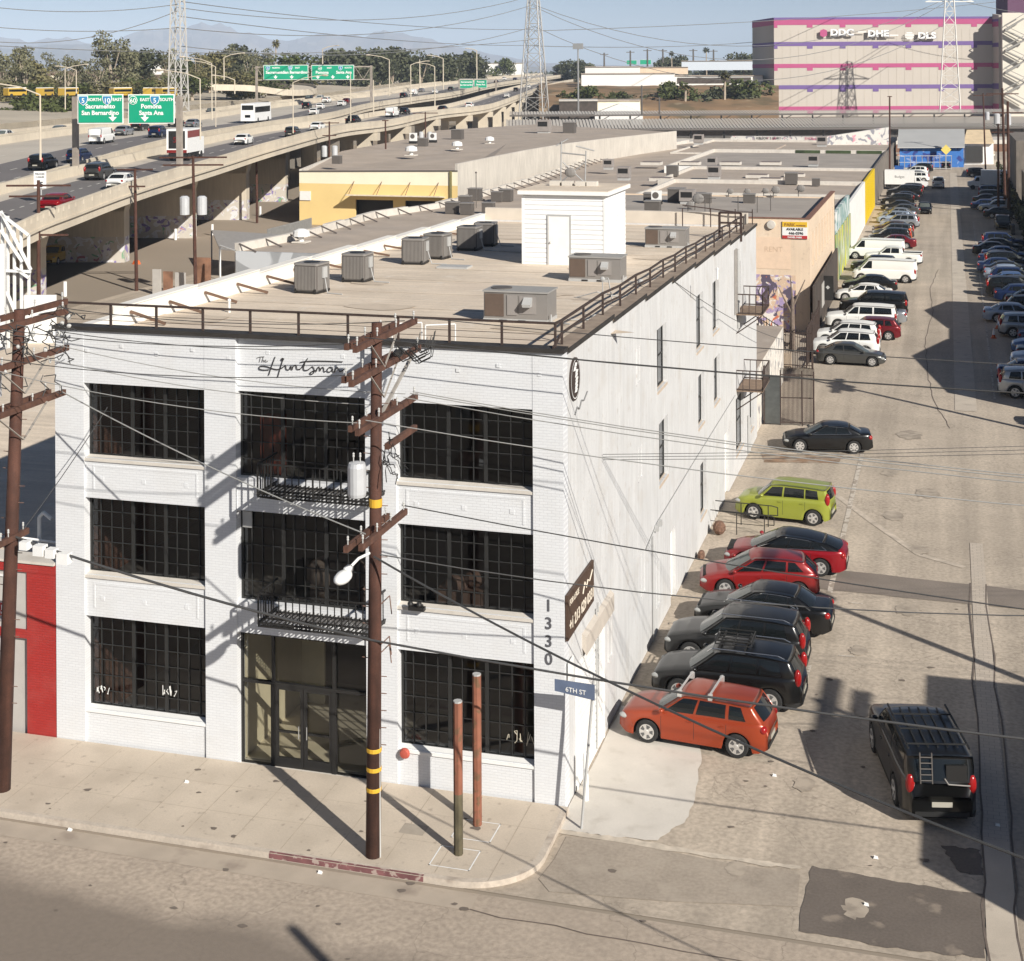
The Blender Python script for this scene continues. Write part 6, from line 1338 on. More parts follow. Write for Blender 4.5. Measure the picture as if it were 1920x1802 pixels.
for px, py in ((1384, 402), (1420, 402), (1445, 399), (1322, 404), (1331, 404)):
    p = G(px, py, 7.6); b.tube(p, p+Vector((0, 0, 1.5)), .035); b.tube(p+Vector((-.5, 0, 1.4)), p+Vector((.5, 0, 1.4)), .025)
solo('antenna_masts', b, greyd, 'group of thin antenna masts at the front of the cream roof', 'antenna')
# ochre building with the loading canopy
ob = thing('ochre_warehouse', 'yellow fronted warehouse with cream top band, loading canopy and a curving stained concrete side', 'building', (-60, 140, 0))
A0, A1 = PD(560, 190, 0), PD(857, 184, 0); zt = 19.5-(316-127)*190/FPX
d = (A1-A0).normalized(); n = Vector((-d.y, d.x, 0)); ztA, ztB = zt, 19.5-(319-129)*184/FPX
def wallq(bb, a, c, z0a, z1a, z0c, z1c, th=.3):
    dd = (c-a).normalized(); nn = Vector((-dd.y, dd.x, 0))*th
    bb.hexa([(a.x, a.y, z0a), (c.x, c.y, z0c), (c.x+nn.x, c.y+nn.y, z0c), (a.x+nn.x, a.y+nn.y, z0a)], [(a.x, a.y, z1a), (c.x, c.y, z1c), (c.x+nn.x, c.y+nn.y, z1c), (a.x+nn.x, a.y+nn.y, z1a)])
def along(px): return A0 + d*((px-560)/(857-560)*(A1-A0).length)
zb_ = zt-1.45
b = B(); D0 = [(640-30, 667, 0), (667, 735, 1), (735, 758, 0), (758, 835, 1), (835, 857, 0)]
wallq(b, A0, along(667), 0, zb_, 0, zb_); wallq(b, along(738), along(760), 0, zb_, 0, zb_); wallq(b, along(838), A1, 0, zb_, 0, zb_); wallq(b, along(667), along(738), 3.3, zb_, 3.3, zb_); wallq(b, along(760), along(838), 3.3, zb_, 3.3, zb_)
b.build('wall', ochre, ob); b = B(); wallq(b, A0, A1, zb_, ztA, zb_, ztB); b.build('cream_band', ochre2, ob)
b = B(); a_, c_ = along(664), along(842); nb_ = n*1.2; b.hexa([(a_.x+nb_.x, a_.y+nb_.y, 0), (c_.x+nb_.x, c_.y+nb_.y, 0), (c_.x+nb_.x*1.2, c_.y+nb_.y*1.2, 0), (a_.x+nb_.x*1.2, a_.y+nb_.y*1.2, 0)], [(a_.x+nb_.x, a_.y+nb_.y, 3.6), (c_.x+nb_.x, c_.y+nb_.y, 3.6), (c_.x+nb_.x*1.2, c_.y+nb_.y*1.2, 3.6), (a_.x+nb_.x*1.2, a_.y+nb_.y*1.2, 3.6)])
b.build('dark_doorway', blackm, ob)
b = B(); a_, c_ = along(660), along(834); m_ = -n*2.0
b.hexa([(a_.x, a_.y, 3.75), (c_.x, c_.y, 3.75), (c_.x+m_.x, c_.y+m_.y, 3.95), (a_.x+m_.x, a_.y+m_.y, 3.95)], [(a_.x, a_.y, 3.87), (c_.x, c_.y, 3.87), (c_.x+m_.x, c_.y+m_.y, 4.12), (a_.x+m_.x, a_.y+m_.y, 4.12)])
b.build('canopy', mat('canopy_cream', (.70, .62, .48), .7), ob)
b = B()
for px in (665, 717, 770, 822): q = along(px); b.bar((q.x-n.x*1.8, q.y-n.y*1.8, 4.1), (q.x, q.y, 5.6), .06)
b.build('canopy_rod', MT['brown_coping'], ob)
b = B(); wallq(b, A0-n*.05, A1-n*.05, ztA-.05, ztA+.12, ztB-.05, ztB+.12, .3); b.build('gutter', greyd, ob)
q = along(845); B().bar((q.x-n.x*.1, q.y-n.y*.1, 0), (q.x-n.x*.1, q.y-n.y*.1, ztB), .25).build('downpipe', mat('olive_pipe', (.22, .19, .08), .7), ob)
q = along(572); B().obox((q.x-n.x*.1, q.y-n.y*.1, 4.0-.9), 1.5, .08, 1.15, math.atan2(d.y, d.x)).build('white_board', whitem, ob)
WALL2 = [A1] + [PD(px, D, 0) for px, D in ((920, 196), (988, 212), (1060, 232), (1130, 250), (1200, 268), (1268, 285))]
ZW = [19.5-(305-129)*184/FPX] + [19.5-(y-129.5)*D/FPX for y, D in ((293, 196), (280, 212), (268.5, 232), (260, 250), (253, 268), (246, 285))]
b = B()
for i in range(len(WALL2)-1): wallq(b, WALL2[i], WALL2[i+1], 0, ZW[i], 0, ZW[i+1], .35)
b.build('concrete_wall', concw, ob)
# roof polygon
back = [PD(1268, 285, 0), PD(1000, 330, 0), PD(820, 300, 0), PD(760, 262, 0), PD(640, 225, 0)]
rp_ = [(p.x, p.y, z-.25) for p, z in zip([A0+n*.3, A1+n*.3]+WALL2[1:], [ztA, ztB]+ZW[1:])] + [(p.x, p.y, 7.4) for p in back[1:]]
cen = Vector((sum(p[0] for p in rp_)/len(rp_), sum(p[1] for p in rp_)/len(rp_), 7.4)); b = B()
for i in range(len(rp_)): b.face([rp_[i], rp_[(i+1) % len(rp_)], tuple(cen)])
b.build('roof', tanroof, ob)
BW = [A0] + back[::-1]; b = B()
for i in range(len(BW)-1): wallq(b, BW[i], BW[i+1], 0, 7.0, 0, 7.2, -.3)
b.build('rear_wall', paper, ob)
for px, py, k, s, lb in ((771, 292, 1, 1.5, 'white turbine vent on the ochre warehouse roof, front one'), (857, 281, 1, 1.4, 'white turbine vent in the middle of the ochre warehouse roof'), (918, 270, 1, 1.3, 'white turbine vent at the rear of the ochre warehouse roof'), (793, 275, 0, 1.3, 'cluster unit on the ochre warehouse roof below the transformer pole'), (775, 270, 5, 1.3, 'white unit left in the cluster on the ochre roof'), (812, 268, 5, 1.2, 'white unit right in the cluster on the ochre roof'), (858, 262, 0, 1.7, 'grey unit by the rear edge of the ochre roof'), (632, 307, 0, 1.0, 'grey unit at the front left corner of the ochre roof'), (1068, 250, 0, 2.0, 'blue grey unit near the far end of the ochre roof'), (1020, 250, 3, 1.5, 'tan unit left of the blue grey unit on the ochre roof')): vent(G(px, py, 7.35), lb, k, s)
vp = thing('vent_mast', 'tall thin grey mast against the stained concrete wall', 'mast', tuple(G(893, 390, 4.3))); q = G(893, 390, 4.3); B().tube(q, q+Vector((0, 0, 3.9)), .05).ball(q+Vector((0, 0, 3.9)), .12).build('mast', greyd, vp)
# odds and ends west of the main building
q = G(345, 560, 0)
sc_ = thing('scrap_fence', 'rusty patched sheet metal fence beside the brown utility pole', 'fence', tuple(q))
random.seed(2)
for i, (px, w_, h_, mm) in enumerate(((283, 18, 2.2, 'grey_panel'), (303, 20, 2.0, None), (325, 22, 1.9, 'grey_panel'), (365, 30, 3.2, None))):
    c = PD(px+w_/2, 131, 0); B().obox((c.x, c.y, .0), w_*131/FPX*.95, .15, h_, YAW*0).build('panel', MT[mm] if mm else mat('rust_sheet', (.25, .13, .08), .9, var=.4, sc=1), sc_)
sh = thing('shade_canopy', 'low grey corrugated shelter roof in the yard west of the warehouse', 'shelter', tuple(PD(480, 148, 0)))
a, c = PD(395, 152, 3.3), PD(560, 146, 3.3); e_, f_ = PD(575, 135, 2.8), PD(410, 140, 2.8)
B().hexa([a, c, e_, f_], [a+Vector((0, 0, .1)), c+Vector((0, 0, .1)), e_+Vector((0, 0, .1)), f_+Vector((0, 0, .1))]).build('roof', mat('corrugated_grey', (.38, .36, .34), .6, .2, var=.1), sh); b = B()
for p in (a, c, e_, f_): b.tube((p.x, p.y, 0), p, .08)
b.build('post', ltgrey, sh)
yfn = thing('yard_mesh_fence', 'grey slatted metal fence in front of the ochre warehouse', 'fence', tuple(PD(540, 165, 0))); b = B()
a, c = PD(500, 160, 0), PD(582, 172, 0)
for k in range(60): p = a.lerp(c, k/59); b.box(p.x-.05, p.x+.05, p.y-.05, p.y+.05, 0, 2.6)
b.bar((a.x, a.y, 2.5), (c.x, c.y, 2.5), .08); b.build('slats', steel, yfn)
gf = thing('pipe_gate', 'white pipe gate frame at the corner of the grey mural wall', 'gate', tuple(PD(416, 128, 0))); p = PD(411, 128, 0); b = B(); b.path([p, p+Vector((0, 0, 4.6)), PD(440, 125, 4.5)], .07); b.build('pipe', whitem, gf)
BL = [(122, 555), (388, 0), (329, 450), (398, 443), (429, 412), (488, 408), (449, 412), (470, 412)]
for i, (px, py) in enumerate(((122, 556), (329, 450), (398, 441), (429, 399), (488, 405))):
    p = G(px, py); solo('bollard', B().tube(p, p+Vector((0, 0, 1.3)), .16, n=10), whitem, ['pale bollard nearest the left edge on the tan yard', 'pale bollard left of the graffitied pier behind the brown pole', 'pale bollard right of that graffitied pier', 'pale bollard left of the next pier', 'pale bollard beyond the next pier'][i], 'bollard', 'bollards beside the viaduct piers')
# right side: off-frame gabled sheds whose shadows fall on the lane, ivy wall, poles
gs = thing('gabled_sheds', 'grey gabled warehouses on the right side of the lane', 'building', (28, 60, 0)); b = B()
def gable(y0, yr, y1, ze, zr_):
    b.hexa([(19.3, y0, 0), (40, y0, 0), (40, y1, 0), (19.3, y1, 0)], [(19.3, y0, ze), (40, y0, ze), (40, y1, ze), (19.3, y1, ze)])
    b.hexa([(19.3, y0, ze), (19.3, y1, ze), (19.3, yr, zr_-.01)], [(40, y0, ze), (40, y1, ze), (40, yr, zr_-.01)])
gable(47.5, 57, 66, 7.0, 8.7); gable(66.1, 66.2, 70.6, 6.9, 6.92); gable(70.7, 77.3, 84, 7.0, 8.3)
b.build('wall', grp, gs)
rb = thing('brick_depot', 'flat roofed depot on the right side of the lane out of view', 'building', (30, 0, 0)); B().box(19, 40, -8.3, 3.6, 0, 7.28).build('wall', creamw, rb)
rc = thing('depot', 'flat roofed depot on the right side further up the lane', 'building', (30, 140, 0)); b = B(); b.box(19.2, 40, 112, 122, 0, 6.2); b.box(19.2, 40, 132, 170, 0, 6.0); b.box(18.8, 40, 176, 205, 0, 9.5); b.build('wall', greyb, rc)
# ---------------------------------------------------------------- freeway viaduct
lconc = mat('viaduct_concrete', (.60, .53, .42), .85, var=.08, sc=.15, stain=[(.25, .5, .72, (.46, .40, .32), .6)], streak=.08)
lconc2 = mat('pale_carriageway', (.50, .45, .38), .9, var=.1, sc=.08)
fasph = mat('freeway_asphalt', (.17, .155, .15), .85, var=.1, sc=.1)
laneln = mat('lane_line', (.6, .58, .52), .8, var=0)
def smoothline(P, n=6):
    out = []
    for i in range(len(P)-1):
        p0, p1, p2, p3 = P[max(0, i-1)], P[i], P[i+1], P[min(len(P)-1, i+2)]
        for k in range(n):
            t_ = k/n; out.append(.5*((2*p1)+(p2-p0)*t_+(2*p0-5*p1+4*p2-p3)*t_*t_+(3*p1-p0-3*p2+p3)*t_**3))
    out.append(P[-1]); return out
EA = [(-420, 74, 6.9), (-150, 93, 7.7), (0, 105, 8.3), (80, 112.5, 8.9), (140, 119.3, 9.15), (238, 133, 9.55), (326, 147, 9.85), (420, 165.6, 10.15), (520, 191.6, 10.6), (640, 238, 10.8), (735, 275, 10.45), (820, 320, 10.9), (905, 372, 10.6), (945, 425, 10.9), (1000, 560, 12.1), (1045, 720, 13.4), (1085, 950, 13.6)]
EB = [(-420, 98, 8.2), (-150, 118, 8.8), (0, 136, 9.25), (160, 158, 10.1), (328, 190, 11.1), (470, 233, 11.2), (620, 295, 11.2), (695, 370, 11.4), (790, 440, 11.9), (855, 500, 12.3), (945, 640, 14.3), (1085, 1000, 17.2)]
EAp = smoothline([PD(*e) for e in EA]); EBp = smoothline([PD(*e) for e in EB])
def offs(P, o, dz=0):
    out = []
    for i, p in enumerate(P):
        d = (P[min(i+1, len(P)-1)]-P[max(i-1, 0)]); d.z = 0; d.normalize(); n = Vector((-d.y, d.x, 0)); out.append(p+n*o+Vector((0, 0, dz)))
    return out
def sweep(bb, P, o0, z0, o1, z1):
    a, c = offs(P, o0, z0), offs(P, o1, z1)
    for i in range(len(P)-1): bb.face([a[i], a[i+1], c[i+1], c[i]])
def deck(name, label, P, width, nl, haslines=True):
    t = thing(name, label, 'viaduct', tuple(P[8]))
    b = B(); k0_ = 2.2 if width < 20 else 1.6; k1_ = 9.3 if width < 20 else 12; sweep(b, P, k0_, -.95, k1_, -.95); b.build('carriageway', fasph, t); b = B(); sweep(b, P, .45, -.95, k0_, -.95); sweep(b, P, k1_, -.95, width-.5, -.95); b.build('pale_carriageway', lconc2, t)
    b = B(); sweep(b, P, 0, 0, .0, -1.0); sweep(b, P, 0, -1.0, .12, -1.0); sweep(b, P, .12, -1.0, .12, -1.9); sweep(b, P, 0, -.38, .3, -.38); sweep(b, P, .3, -.38, .45, -.95); sweep(b, P, .12, -1.9, width, -1.9); sweep(b, P, width, -1.9, width, .0); sweep(b, P, width, 0, width-.4, 0); sweep(b, P, width-.4, 0, width-.5, -.95)
    sweep(b, P, -.12, -.95, -.12, -1.15); sweep(b, P, -.12, -.95, 0, -.95); b.v = [tuple(v) for v in b.v]
    k = 0
    b.build('parapet_and_girder', lconc, t)
    b = B(); sweep(b, P, -.02, -.02, -.02, .12); sweep(b, P, -.02, .12, .22, .12); sweep(b, P, .22, .12, .22, -.02)
    top = offs(P, .1)
    for a, c in zip(top, top[1:]):
        m_ = max(1, int((c-a).length/3))
        for j in range(m_): p = a.lerp(c, j/m_); b.box(p.x-.12, p.x+.12, p.y-.12, p.y+.12, p.z-.4, p.z)
    b.build('rail', lconc, t)
    if haslines:
        b = B()
        for l in range(1, nl):
            a = offs(P, .45+(width-1)*l/nl, -.93); c = offs(P, .45+(width-1)*l/nl+.18, -.93)
            for i in range(len(P)-1):
                L_ = (a[i+1]-a[i]).length; m_ = max(1, int(L_/10))
                for j in range(m_):
                    f0, f1 = j/m_, (j+.4)/m_; b.face([a[i].lerp(a[i+1], f0), a[i].lerp(a[i+1], f1), c[i].lerp(c[i+1], f1), c[i].lerp(c[i+1], f0)])
        b.build('lane_line', laneln, t)
    return t
va = deck('ramp_viaduct', 'concrete freeway ramp on tall piers sweeping from the left edge to the distance', EAp, 12.0, 2)
vb = deck('main_viaduct', 'wide concrete freeway carriageway behind the ramp with dense traffic', EBp, 24, 6)
EC = offs(EBp, 24.2, -.25); vc = thing('outer_viaduct', 'pale concrete outer carriageway with low walls beyond the main freeway', 'viaduct', tuple(EC[8]))
b = B(); sweep(b, EC, 0, -.9, 18, -.9); b.build('carriageway', lconc2, vc); b = B(); sweep(b, EC, 0, .5, 0, -.9); sweep(b, EC, 0, .5, .4, .5); sweep(b, EC, .4, .5, .4, -.9); sweep(b, EC, 8.5, .1, 8.5, -.9); sweep(b, EC, 8.5, .1, 8.9, .1); sweep(b, EC, 8.9, .1, 8.9, -.9); sweep(b, EC, 18, .3, 18, -6); sweep(b, EC, 18, .3, 18.4, .3); sweep(b, EC, 18, -.9, 18, .3); b.build('barrier', lconc, vc)
# median wall between ramp and main carriageway down to the ramp
piers = [(-60, 640), (80, 560), (238, 490), (365, 445), (465, 411), (538, 377)]
for i, (px, py) in enumerate(piers):
    p = G(px, py); d = Vector((-.215, .976, 0)); n = Vector((-d.y, d.x, 0)); w_ = .85; L_ = 9; zt = 9.2 if i > 3 else 7.6 if i > 1 else 5.6
    q = [p-d*w_, p+d*w_, p+d*w_+n*L_, p-d*w_+n*L_]
    b = B(); zt = [5.3, 5.6, 6.4, 6.9, 7.3, 7.6][i]
    b.hexa([(v.x, v.y, -.02) for v in q], [(v.x, v.y, 2.6) for v in q], 1); b.hexa([(v.x, v.y, 2.6) for v in q], [(v.x, v.y, zt) for v in q])
    lo_q = [p-d*w_, p+d*w_, p+d*w_+n*(L_+1), p-d*w_+n*(L_+1)]; hi = [p-d*w_-n*.6, p+d*w_-n*.6, p+d*w_+n*(L_+3), p-d*w_+n*(L_+3)]
    b.hexa([(v.x, v.y, zt-1.2) for v in lo_q], [(v.x, v.y, zt+.9) for v in hi]); b.build('pier', [lconc, graf], va)
for px, D in ((612, 262), (668, 290), (735, 318), (785, 350), (830, 385), (880, 425), (915, 465), (950, 520), (975, 580), (1000, 660), (1035, 780)):
    i0 = min(range(len(EAp)), key=lambda i: abs((EAp[i]-CV).dot(Fw)-D)); p = EAp[i0]; d = (EAp[min(i0+1, len(EAp)-1)]-EAp[i0-1]); d.z = 0; d.normalize(); n = Vector((-d.y, d.x, 0)); b = B()
    b.hexa([(v.x, v.y, -.02) for v in (p+n*.8-d, p+n*.8+d, p+n*3.2+d, p+n*3.2-d)], [(v.x, v.y, p.z-3.3) for v in (p+n*.8-d, p+n*.8+d, p+n*3.2+d, p+n*3.2-d)])
    b.hexa([(v.x, v.y, p.z-3.3) for v in (p-n*.5-d, p-n*.5+d, p+n*15+d, p+n*15-d)], [(v.x, v.y, p.z-1.95) for v in (p-n*.5-d, p-n*.5+d, p+n*15+d, p+n*15-d)]); b.hexa([(v.x, v.y, -.02) for v in (p+n*11-d, p+n*11+d, p+n*13+d, p+n*13-d)], [(v.x, v.y, p.z-3.3) for v in (p+n*11-d, p+n*11+d, p+n*13+d, p+n*13-d)]); b.build('pier', lconc, va)
b = B(); darkP = offs(EAp, 16.5, 0)
for a, c in list(zip(darkP, darkP[1:]))[::2]:
    b.hexa([(a.x-.6, a.y-.6, -.02), (a.x+.6, a.y-.6, -.02), (a.x+.6, a.y+.6, -.02), (a.x-.6, a.y+.6, -.02)], [(a.x-.6, a.y-.6, a.z-2), (a.x+.6, a.y-.6, a.z-2), (a.x+.6, a.y+.6, a.z-2), (a.x-.6, a.y+.6, a.z-2)])
b.build('inner_pier', lconc, va)
b = B(); sweep(b, EBp, 8, -1.9, 8, -14); b.build('light_block_wall', mat('shade_concrete', (.25, .225, .19), .9, var=.1), vb)  # added dark wall under the main deck, blocks light from behind
# cars: place by sight line on a deck
def onroad(P, px, o, dz=-.95):
    best = None; pts = offs(P, o, dz)
    for a, c in zip(pts, pts[1:]):
        pa, pc = proj_(a), proj_(c)
        if pa and pc and min(pa, pc) <= px <= max(pa, pc): f = (px-pa)/(pc-pa) if pc != pa else 0; return a.lerp(c, f), (c-a).normalized()
    return pts[5], (pts[6]-pts[5]).normalized()
def proj_(p):
    dep = (p-CV).dot(Fw)
    return CXP + (p-CV).dot(Rw)*FPX/dep if dep > 1 else None
def fcar(kind, colr, P, px, o, label, away=True, dz=-.95, cat='car'):
    if P is EAp: o = 2.2+(o-3)*.85
    p, d = onroad(P, px, o, dz)
    return car(kind, colr, p.x, p.y, math.atan2(d.y, d.x) + (0 if away else PI), label, 'vehicles on the freeway', cat, 'freeway_car', p.z)
fcar('sedan', 'red2', EAp, 108, 3, 'dark red sedan nearest on the freeway ramp'); fcar('sedan', 'white', EAp, 228, 3.2, 'white sedan on the ramp behind the thin pole'); fcar('suv', 'grey', EAp, 186, 9.5, 'grey suv on the ramp beside the white sedan')
fcar('sedan', 'white', EAp, 456, 8, 'white sedan alone in the middle of the ramp'); fcar('hatch', 'grey', EAp, 548, 5, 'grey hatchback on the ramp further along'); fcar('sedan', 'white', EAp, 595, 6, 'white sedan on the ramp beyond the grey hatchback'); fcar('pickup', 'black', EAp, 662, 9, 'black pickup on the ramp', cat='pickup'); fcar('van', 'white', EAp, 735, 9, 'white van on the ramp', cat='van')
fcar('sedan', 'black', EAp, 758, 10, 'black car ahead of the white ramp van'); fcar('sedan', 'black', EAp, 830, 7, 'dark car near the overhead sign'); fcar('suv', 'white', EAp, 880, 6, 'pale car under the far overhead sign'); fcar('hatch', 'black', EAp, 967, 9, 'dark car on the rising far curve'); fcar('sedan', 'white', EAp, 950, 5, 'white car on the rising far curve'); fcar('sedan', 'white', EAp, 990, 8, 'white car near the far end of the ramp')
fcar('suv', 'black', EBp, 80, 5, 'black suv nearest on the main carriageway'); fcar('hatch', 'navy', EBp, 148, 4, 'dark blue car on the main carriageway beside a sign post'); fcar('van', 'white', EBp, 190, 11, 'white van on the main carriageway under the left sign', cat='van'); fcar('sedan', 'silver', EBp, 232, 15, 'pale sedan under the left sign'); fcar('suv', 'dgrey', EBp, 262, 18, 'dark suv between the two green signs'); fcar('suv', 'navy', EBp, 296, 8, 'dark suv under the right green sign'); fcar('sedan', 'silver', EBp, 362, 13, 'silver sedan right of the sign posts'); fcar('sedan', 'black', EBp, 330, 17, 'dark car behind the right sign post')
fcar('sedan', 'white', EBp, 588, 6, 'white sedan on the main carriageway beyond the coach'); fcar('suv', 'black', EBp, 575, 14, 'black suv beyond the coach'); fcar('sedan', 'white', EBp, 600, 10, 'second white sedan beyond the coach'); fcar('sedan', 'maroon', EBp, 650, 13, 'dark red car below the middle signs'); fcar('suv', 'white', EBp, 612, 20, 'white suv in the far lane below the middle signs'); fcar('sedan', 'white', EBp, 640, 9, 'white car below the middle signs'); fcar('van', 'white', EBp, 775, 13, 'white van near the middle of the long freeway', cat='van'); fcar('suv', 'black', EBp, 757, 9, 'black car left of the far white van'); fcar('sedan', 'silver', EBp, 790, 16, 'pale car right of the far white van'); fcar('sedan', 'white', EBp, 815, 9, 'white car before the far curve'); fcar('sedan', 'black', EBp, 845, 8, 'dark car on the far curve of the main carriageway')
for i, (px, o) in enumerate(((930, 6), (945, 14), (965, 8), (990, 6), (1015, 9), (1040, 7), (1060, 12), (900, 16))): fcar('suv' if i % 2 else 'sedan', ['black', 'white', 'navy', 'white', 'silver', 'black', 'white', 'dgrey'][i], EBp, px, o, ['dark', 'white', 'blue', 'second white', 'silver', 'second dark', 'third white', 'grey'][i]+' tiny car on the farthest stretch of freeway')
fcar('sedan', 'silver', EC, 110, 3, 'blurred grey car on the pale outer carriageway', False, -.9); fcar('sedan', 'white', EC, 5, 5, 'white car at the left edge of the outer carriageway', False, -.9); fcar('hatch', 'dgrey', EC, 395, 5, 'dark hatchback on the outer carriageway left of the coach', False, -.9); fcar('pickup', 'white', EC, 600, 4, 'white pickup on the outer carriageway', False, -.9); fcar('suv', 'black', EC, 578, 8, 'black car beside the white pickup', False, -.9)
# coach
p, d = onroad(EBp, 480, 9); a = math.atan2(d.y, d.x)+PI; bus = thing('coach', 'white coach with a wide dark windscreen on the main carriageway', 'bus', (p.x, p.y, p.z), a, 'large vehicles on the freeway')
B().hexa([(-6, -1.27, .4), (5.9, -1.27, .4), (5.9, 1.27, .4), (-6, 1.27, .4)], [(-6, -1.2, 3.5), (5.6, -1.2, 3.5), (5.6, 1.2, 3.5), (-6, 1.2, 3.5)]).build('body', whitem, bus, world=False)
b = B(); b.face([(5.86, -1.15, 1.5), (5.86, 1.15, 1.5), (5.66, 1.1, 3.2), (5.66, -1.1, 3.2)]); b.box(-5.5, 4.9, -1.29, -1.24, 1.9, 2.9); b.box(-5.5, 4.9, 1.24, 1.29, 1.9, 2.9); b.build('window_glass', carglass, bus, world=False)
B().face([(-6.01, -1.05, 2.35), (-6.01, 1.05, 2.35), (-6.01, 1.05, 3.2), (-6.01, -1.05, 3.2)]).face([(-6.01, -.5, 1.0), (-6.01, .5, 1.0), (-6.01, .5, 1.5), (-6.01, -.5, 1.5)]).build('rear_window', carglass, bus, world=False)
for xw in (-3.6, 3.6):
    for sg in (1, -1): wl = B().lathe([(.3, 0), (.48, 0), (.5, .05), (.5, .28), (.3, .3)], 14, (xw, 0, .5), 'y'); wl.v = [(q[0], sg*(1.28-q[1]), q[2]) for q in wl.v]; wl.build('wheel', rubber, bus, world=False)
bus.rotation_euler.z = math.atan2(d.y, d.x)
# fire engine on the ramp
p, d = onroad(EAp, 348, 6.5); a = math.atan2(d.y, d.x); fe = thing('advertising_truck', 'white and red box truck with a dark rear panel passing on the ramp', 'truck', (p.x, p.y, p.z), a, 'large vehicles on the freeway')
B().box(-3.6, 1.8, -1.2, 1.2, .9, 3.6).build('cargo_box', whitem, fe, world=False); B().box(1.9, 3.6, -1.1, 1.1, .5, 2.5).build('cab', whitem, fe, world=False); B().box(-3.5, 3.3, -1.0, 1.0, .35, .88).build('chassis', trim, fe, world=False)
B().box(-3.62, -3.601, -.95, .95, 1.4, 3.4).build('rear_panel', blackm, fe, world=False); B().box(-3.64, -3.601, -1.15, 1.15, .92, 1.25).build('red_band', P_['red'], fe, world=False); B().box(-3.4, 1.6, -1.215, -1.201, 2.6, 3.4).build('red_lettering_panel', P_['red'], fe, world=False)
text('lettering', '50', .9, (-3.63, 0, 2.1), (0, -1, 0), (0, 0, 1), P_['red'], fe, .003, world=False)
for xw in (-2.3, 2.4):
    for sg in (1, -1): wl = B().lathe([(.25, 0), (.43, 0), (.45, .05), (.45, .25), (.2, .27)], 14, (xw, 0, .45), 'y'); wl.v = [(q[0], sg*(1.15-q[1]), q[2]) for q in wl.v]; wl.build('wheel', rubber, fe, world=False)
# parked beneath the viaduct
for k_, c_, px, py, lb in (('pickup', 'yellow', 105, 492, 'yellow pickup in the shade under the viaduct'), ('sedan', 'silver', 143, 483, 'pale sedan beside the yellow pickup under the viaduct'), ('sedan', 'silver', 215, 460, 'silver sedan deep in the shade under the viaduct'), ('suv', 'maroon', 283, 437, 'dark red suv under the viaduct'), ('sedan', 'silver', 314, 423, 'pale sedan by the second pier under the viaduct'), ('suv', 'silver', 343, 410, 'silver suv beside the second pier under the viaduct'), ('sedan', 'white', 398, 392, 'white sedan further under the viaduct'), ('sedan', 'white', 420, 378, 'white car far under the viaduct'), ('van', 'white', 510, 358, 'white van by the far piers')):
    p = G(px, py); car(k_, c_, p.x, p.y, math.radians(103)+PI, lb, 'cars parked under the viaduct')
struct('underpass_shade_road', B().face([(-69.5, 84, .0), (-88, 160, .0), (-120, 168, .0), (-105, 60, .0), (-62, 52, 0)]), mat('underpass_shade_asphalt', (.05, .045, .042), .9, var=.1))  # road sheet coloured near-black for the shade under the viaduct
# ---------------------------------------------------------------- overhead signs
gsn = mat('sign_green', (.0, .31, .17), .5, var=.05, sc=.5); shb = mat('shield_blue', (.03, .22, .42), .5, var=0); gpole = mat('gantry_steel', (.38, .33, .28), .6, .2, var=.2, sc=1)
def gsign(name, px0, px1, y0, y1, D, lines, label, group, arrows=()):
    z1, z0 = yz(y0, px0, D), yz(y1, px0, D); a, c = PD(px0, D, 0), PD(px1, D, 0); r = (c-a).normalized(); W2 = (c-a).length; n = Vector((r.y, -r.x, 0)); H2 = z1-z0
    t = thing(name, label, 'road sign', (a.x, a.y, z0), 0, group)
    def rect(m_, u0, u1, v0, v1, off): 
        q = [a+r*u+Vector((0, 0, v)) for u, v in ((u0, v0), (u1, v0), (u1, v1), (u0, v1))]; return B().hexa([p+n*off for p in q], [p+n*(off-.05) for p in q])
    rect(None, 0, W2, z0, z1, .0).build('border', whitem, t); e = H2*.035; rect(None, e, W2-e, z0+e, z1-e, .06).build('panel', gsn, t)
    for s, sz, u, v in lines:
        if s[0] == '#' or s[0] == '@':
            cc = a+r*(u*W2)+Vector((0, 0, z0+v*H2))+n*.11; rad = sz*.8; P_s = [(-.95, .9), (.95, .9), (1, .3), (.75, -.5), (0, -1.1), (-.75, -.5), (-1, .3)] if s[0] == '#' else [(math.cos(k*.7854)*.95, math.sin(k*.7854)*.95) for k in range(8)]
            def sh(rr, oo): return B().hexa([cc+r*(x*rr)+Vector((0, 0, y*rr))+n*(oo) for x, y in P_s], [cc+r*(x*rr)+Vector((0, 0, y*rr))+n*(oo-.03) for x, y in P_s])
            so = sh(rad, 0).build('shield', whitem, t); sh(rad*.85, .02).build('shield_face', shb if s[0] == '#' else gsn, t)
            text('lettering', s[1:], sz*1.05, cc+n*.04-Vector((0, 0, sz*.4)), r, (0, 0, 1), whitem, t, .003, bold=.01)
        else: text('lettering', s, sz, a+r*(u*W2)+Vector((0, 0, z0+v*H2))+n*.09, r, (0, 0, 1), whitem, t, .004, bold=sz*.03)
    for u in arrows:
        cc = a+r*(u*W2)+Vector((0, 0, z0+.09*H2))+n*.09; s = H2*.11; q = [(-.35, 2), (.35, 2), (.35, 1.2), (1.3, 1.2), (0, -.2), (-1.3, 1.2), (-.35, 1.2)]
        B().face([cc+r*(x*s)+Vector((0, 0, y*s)) for x, y in q]).build('arrow', whitem, t)
    return t
D1 = 149
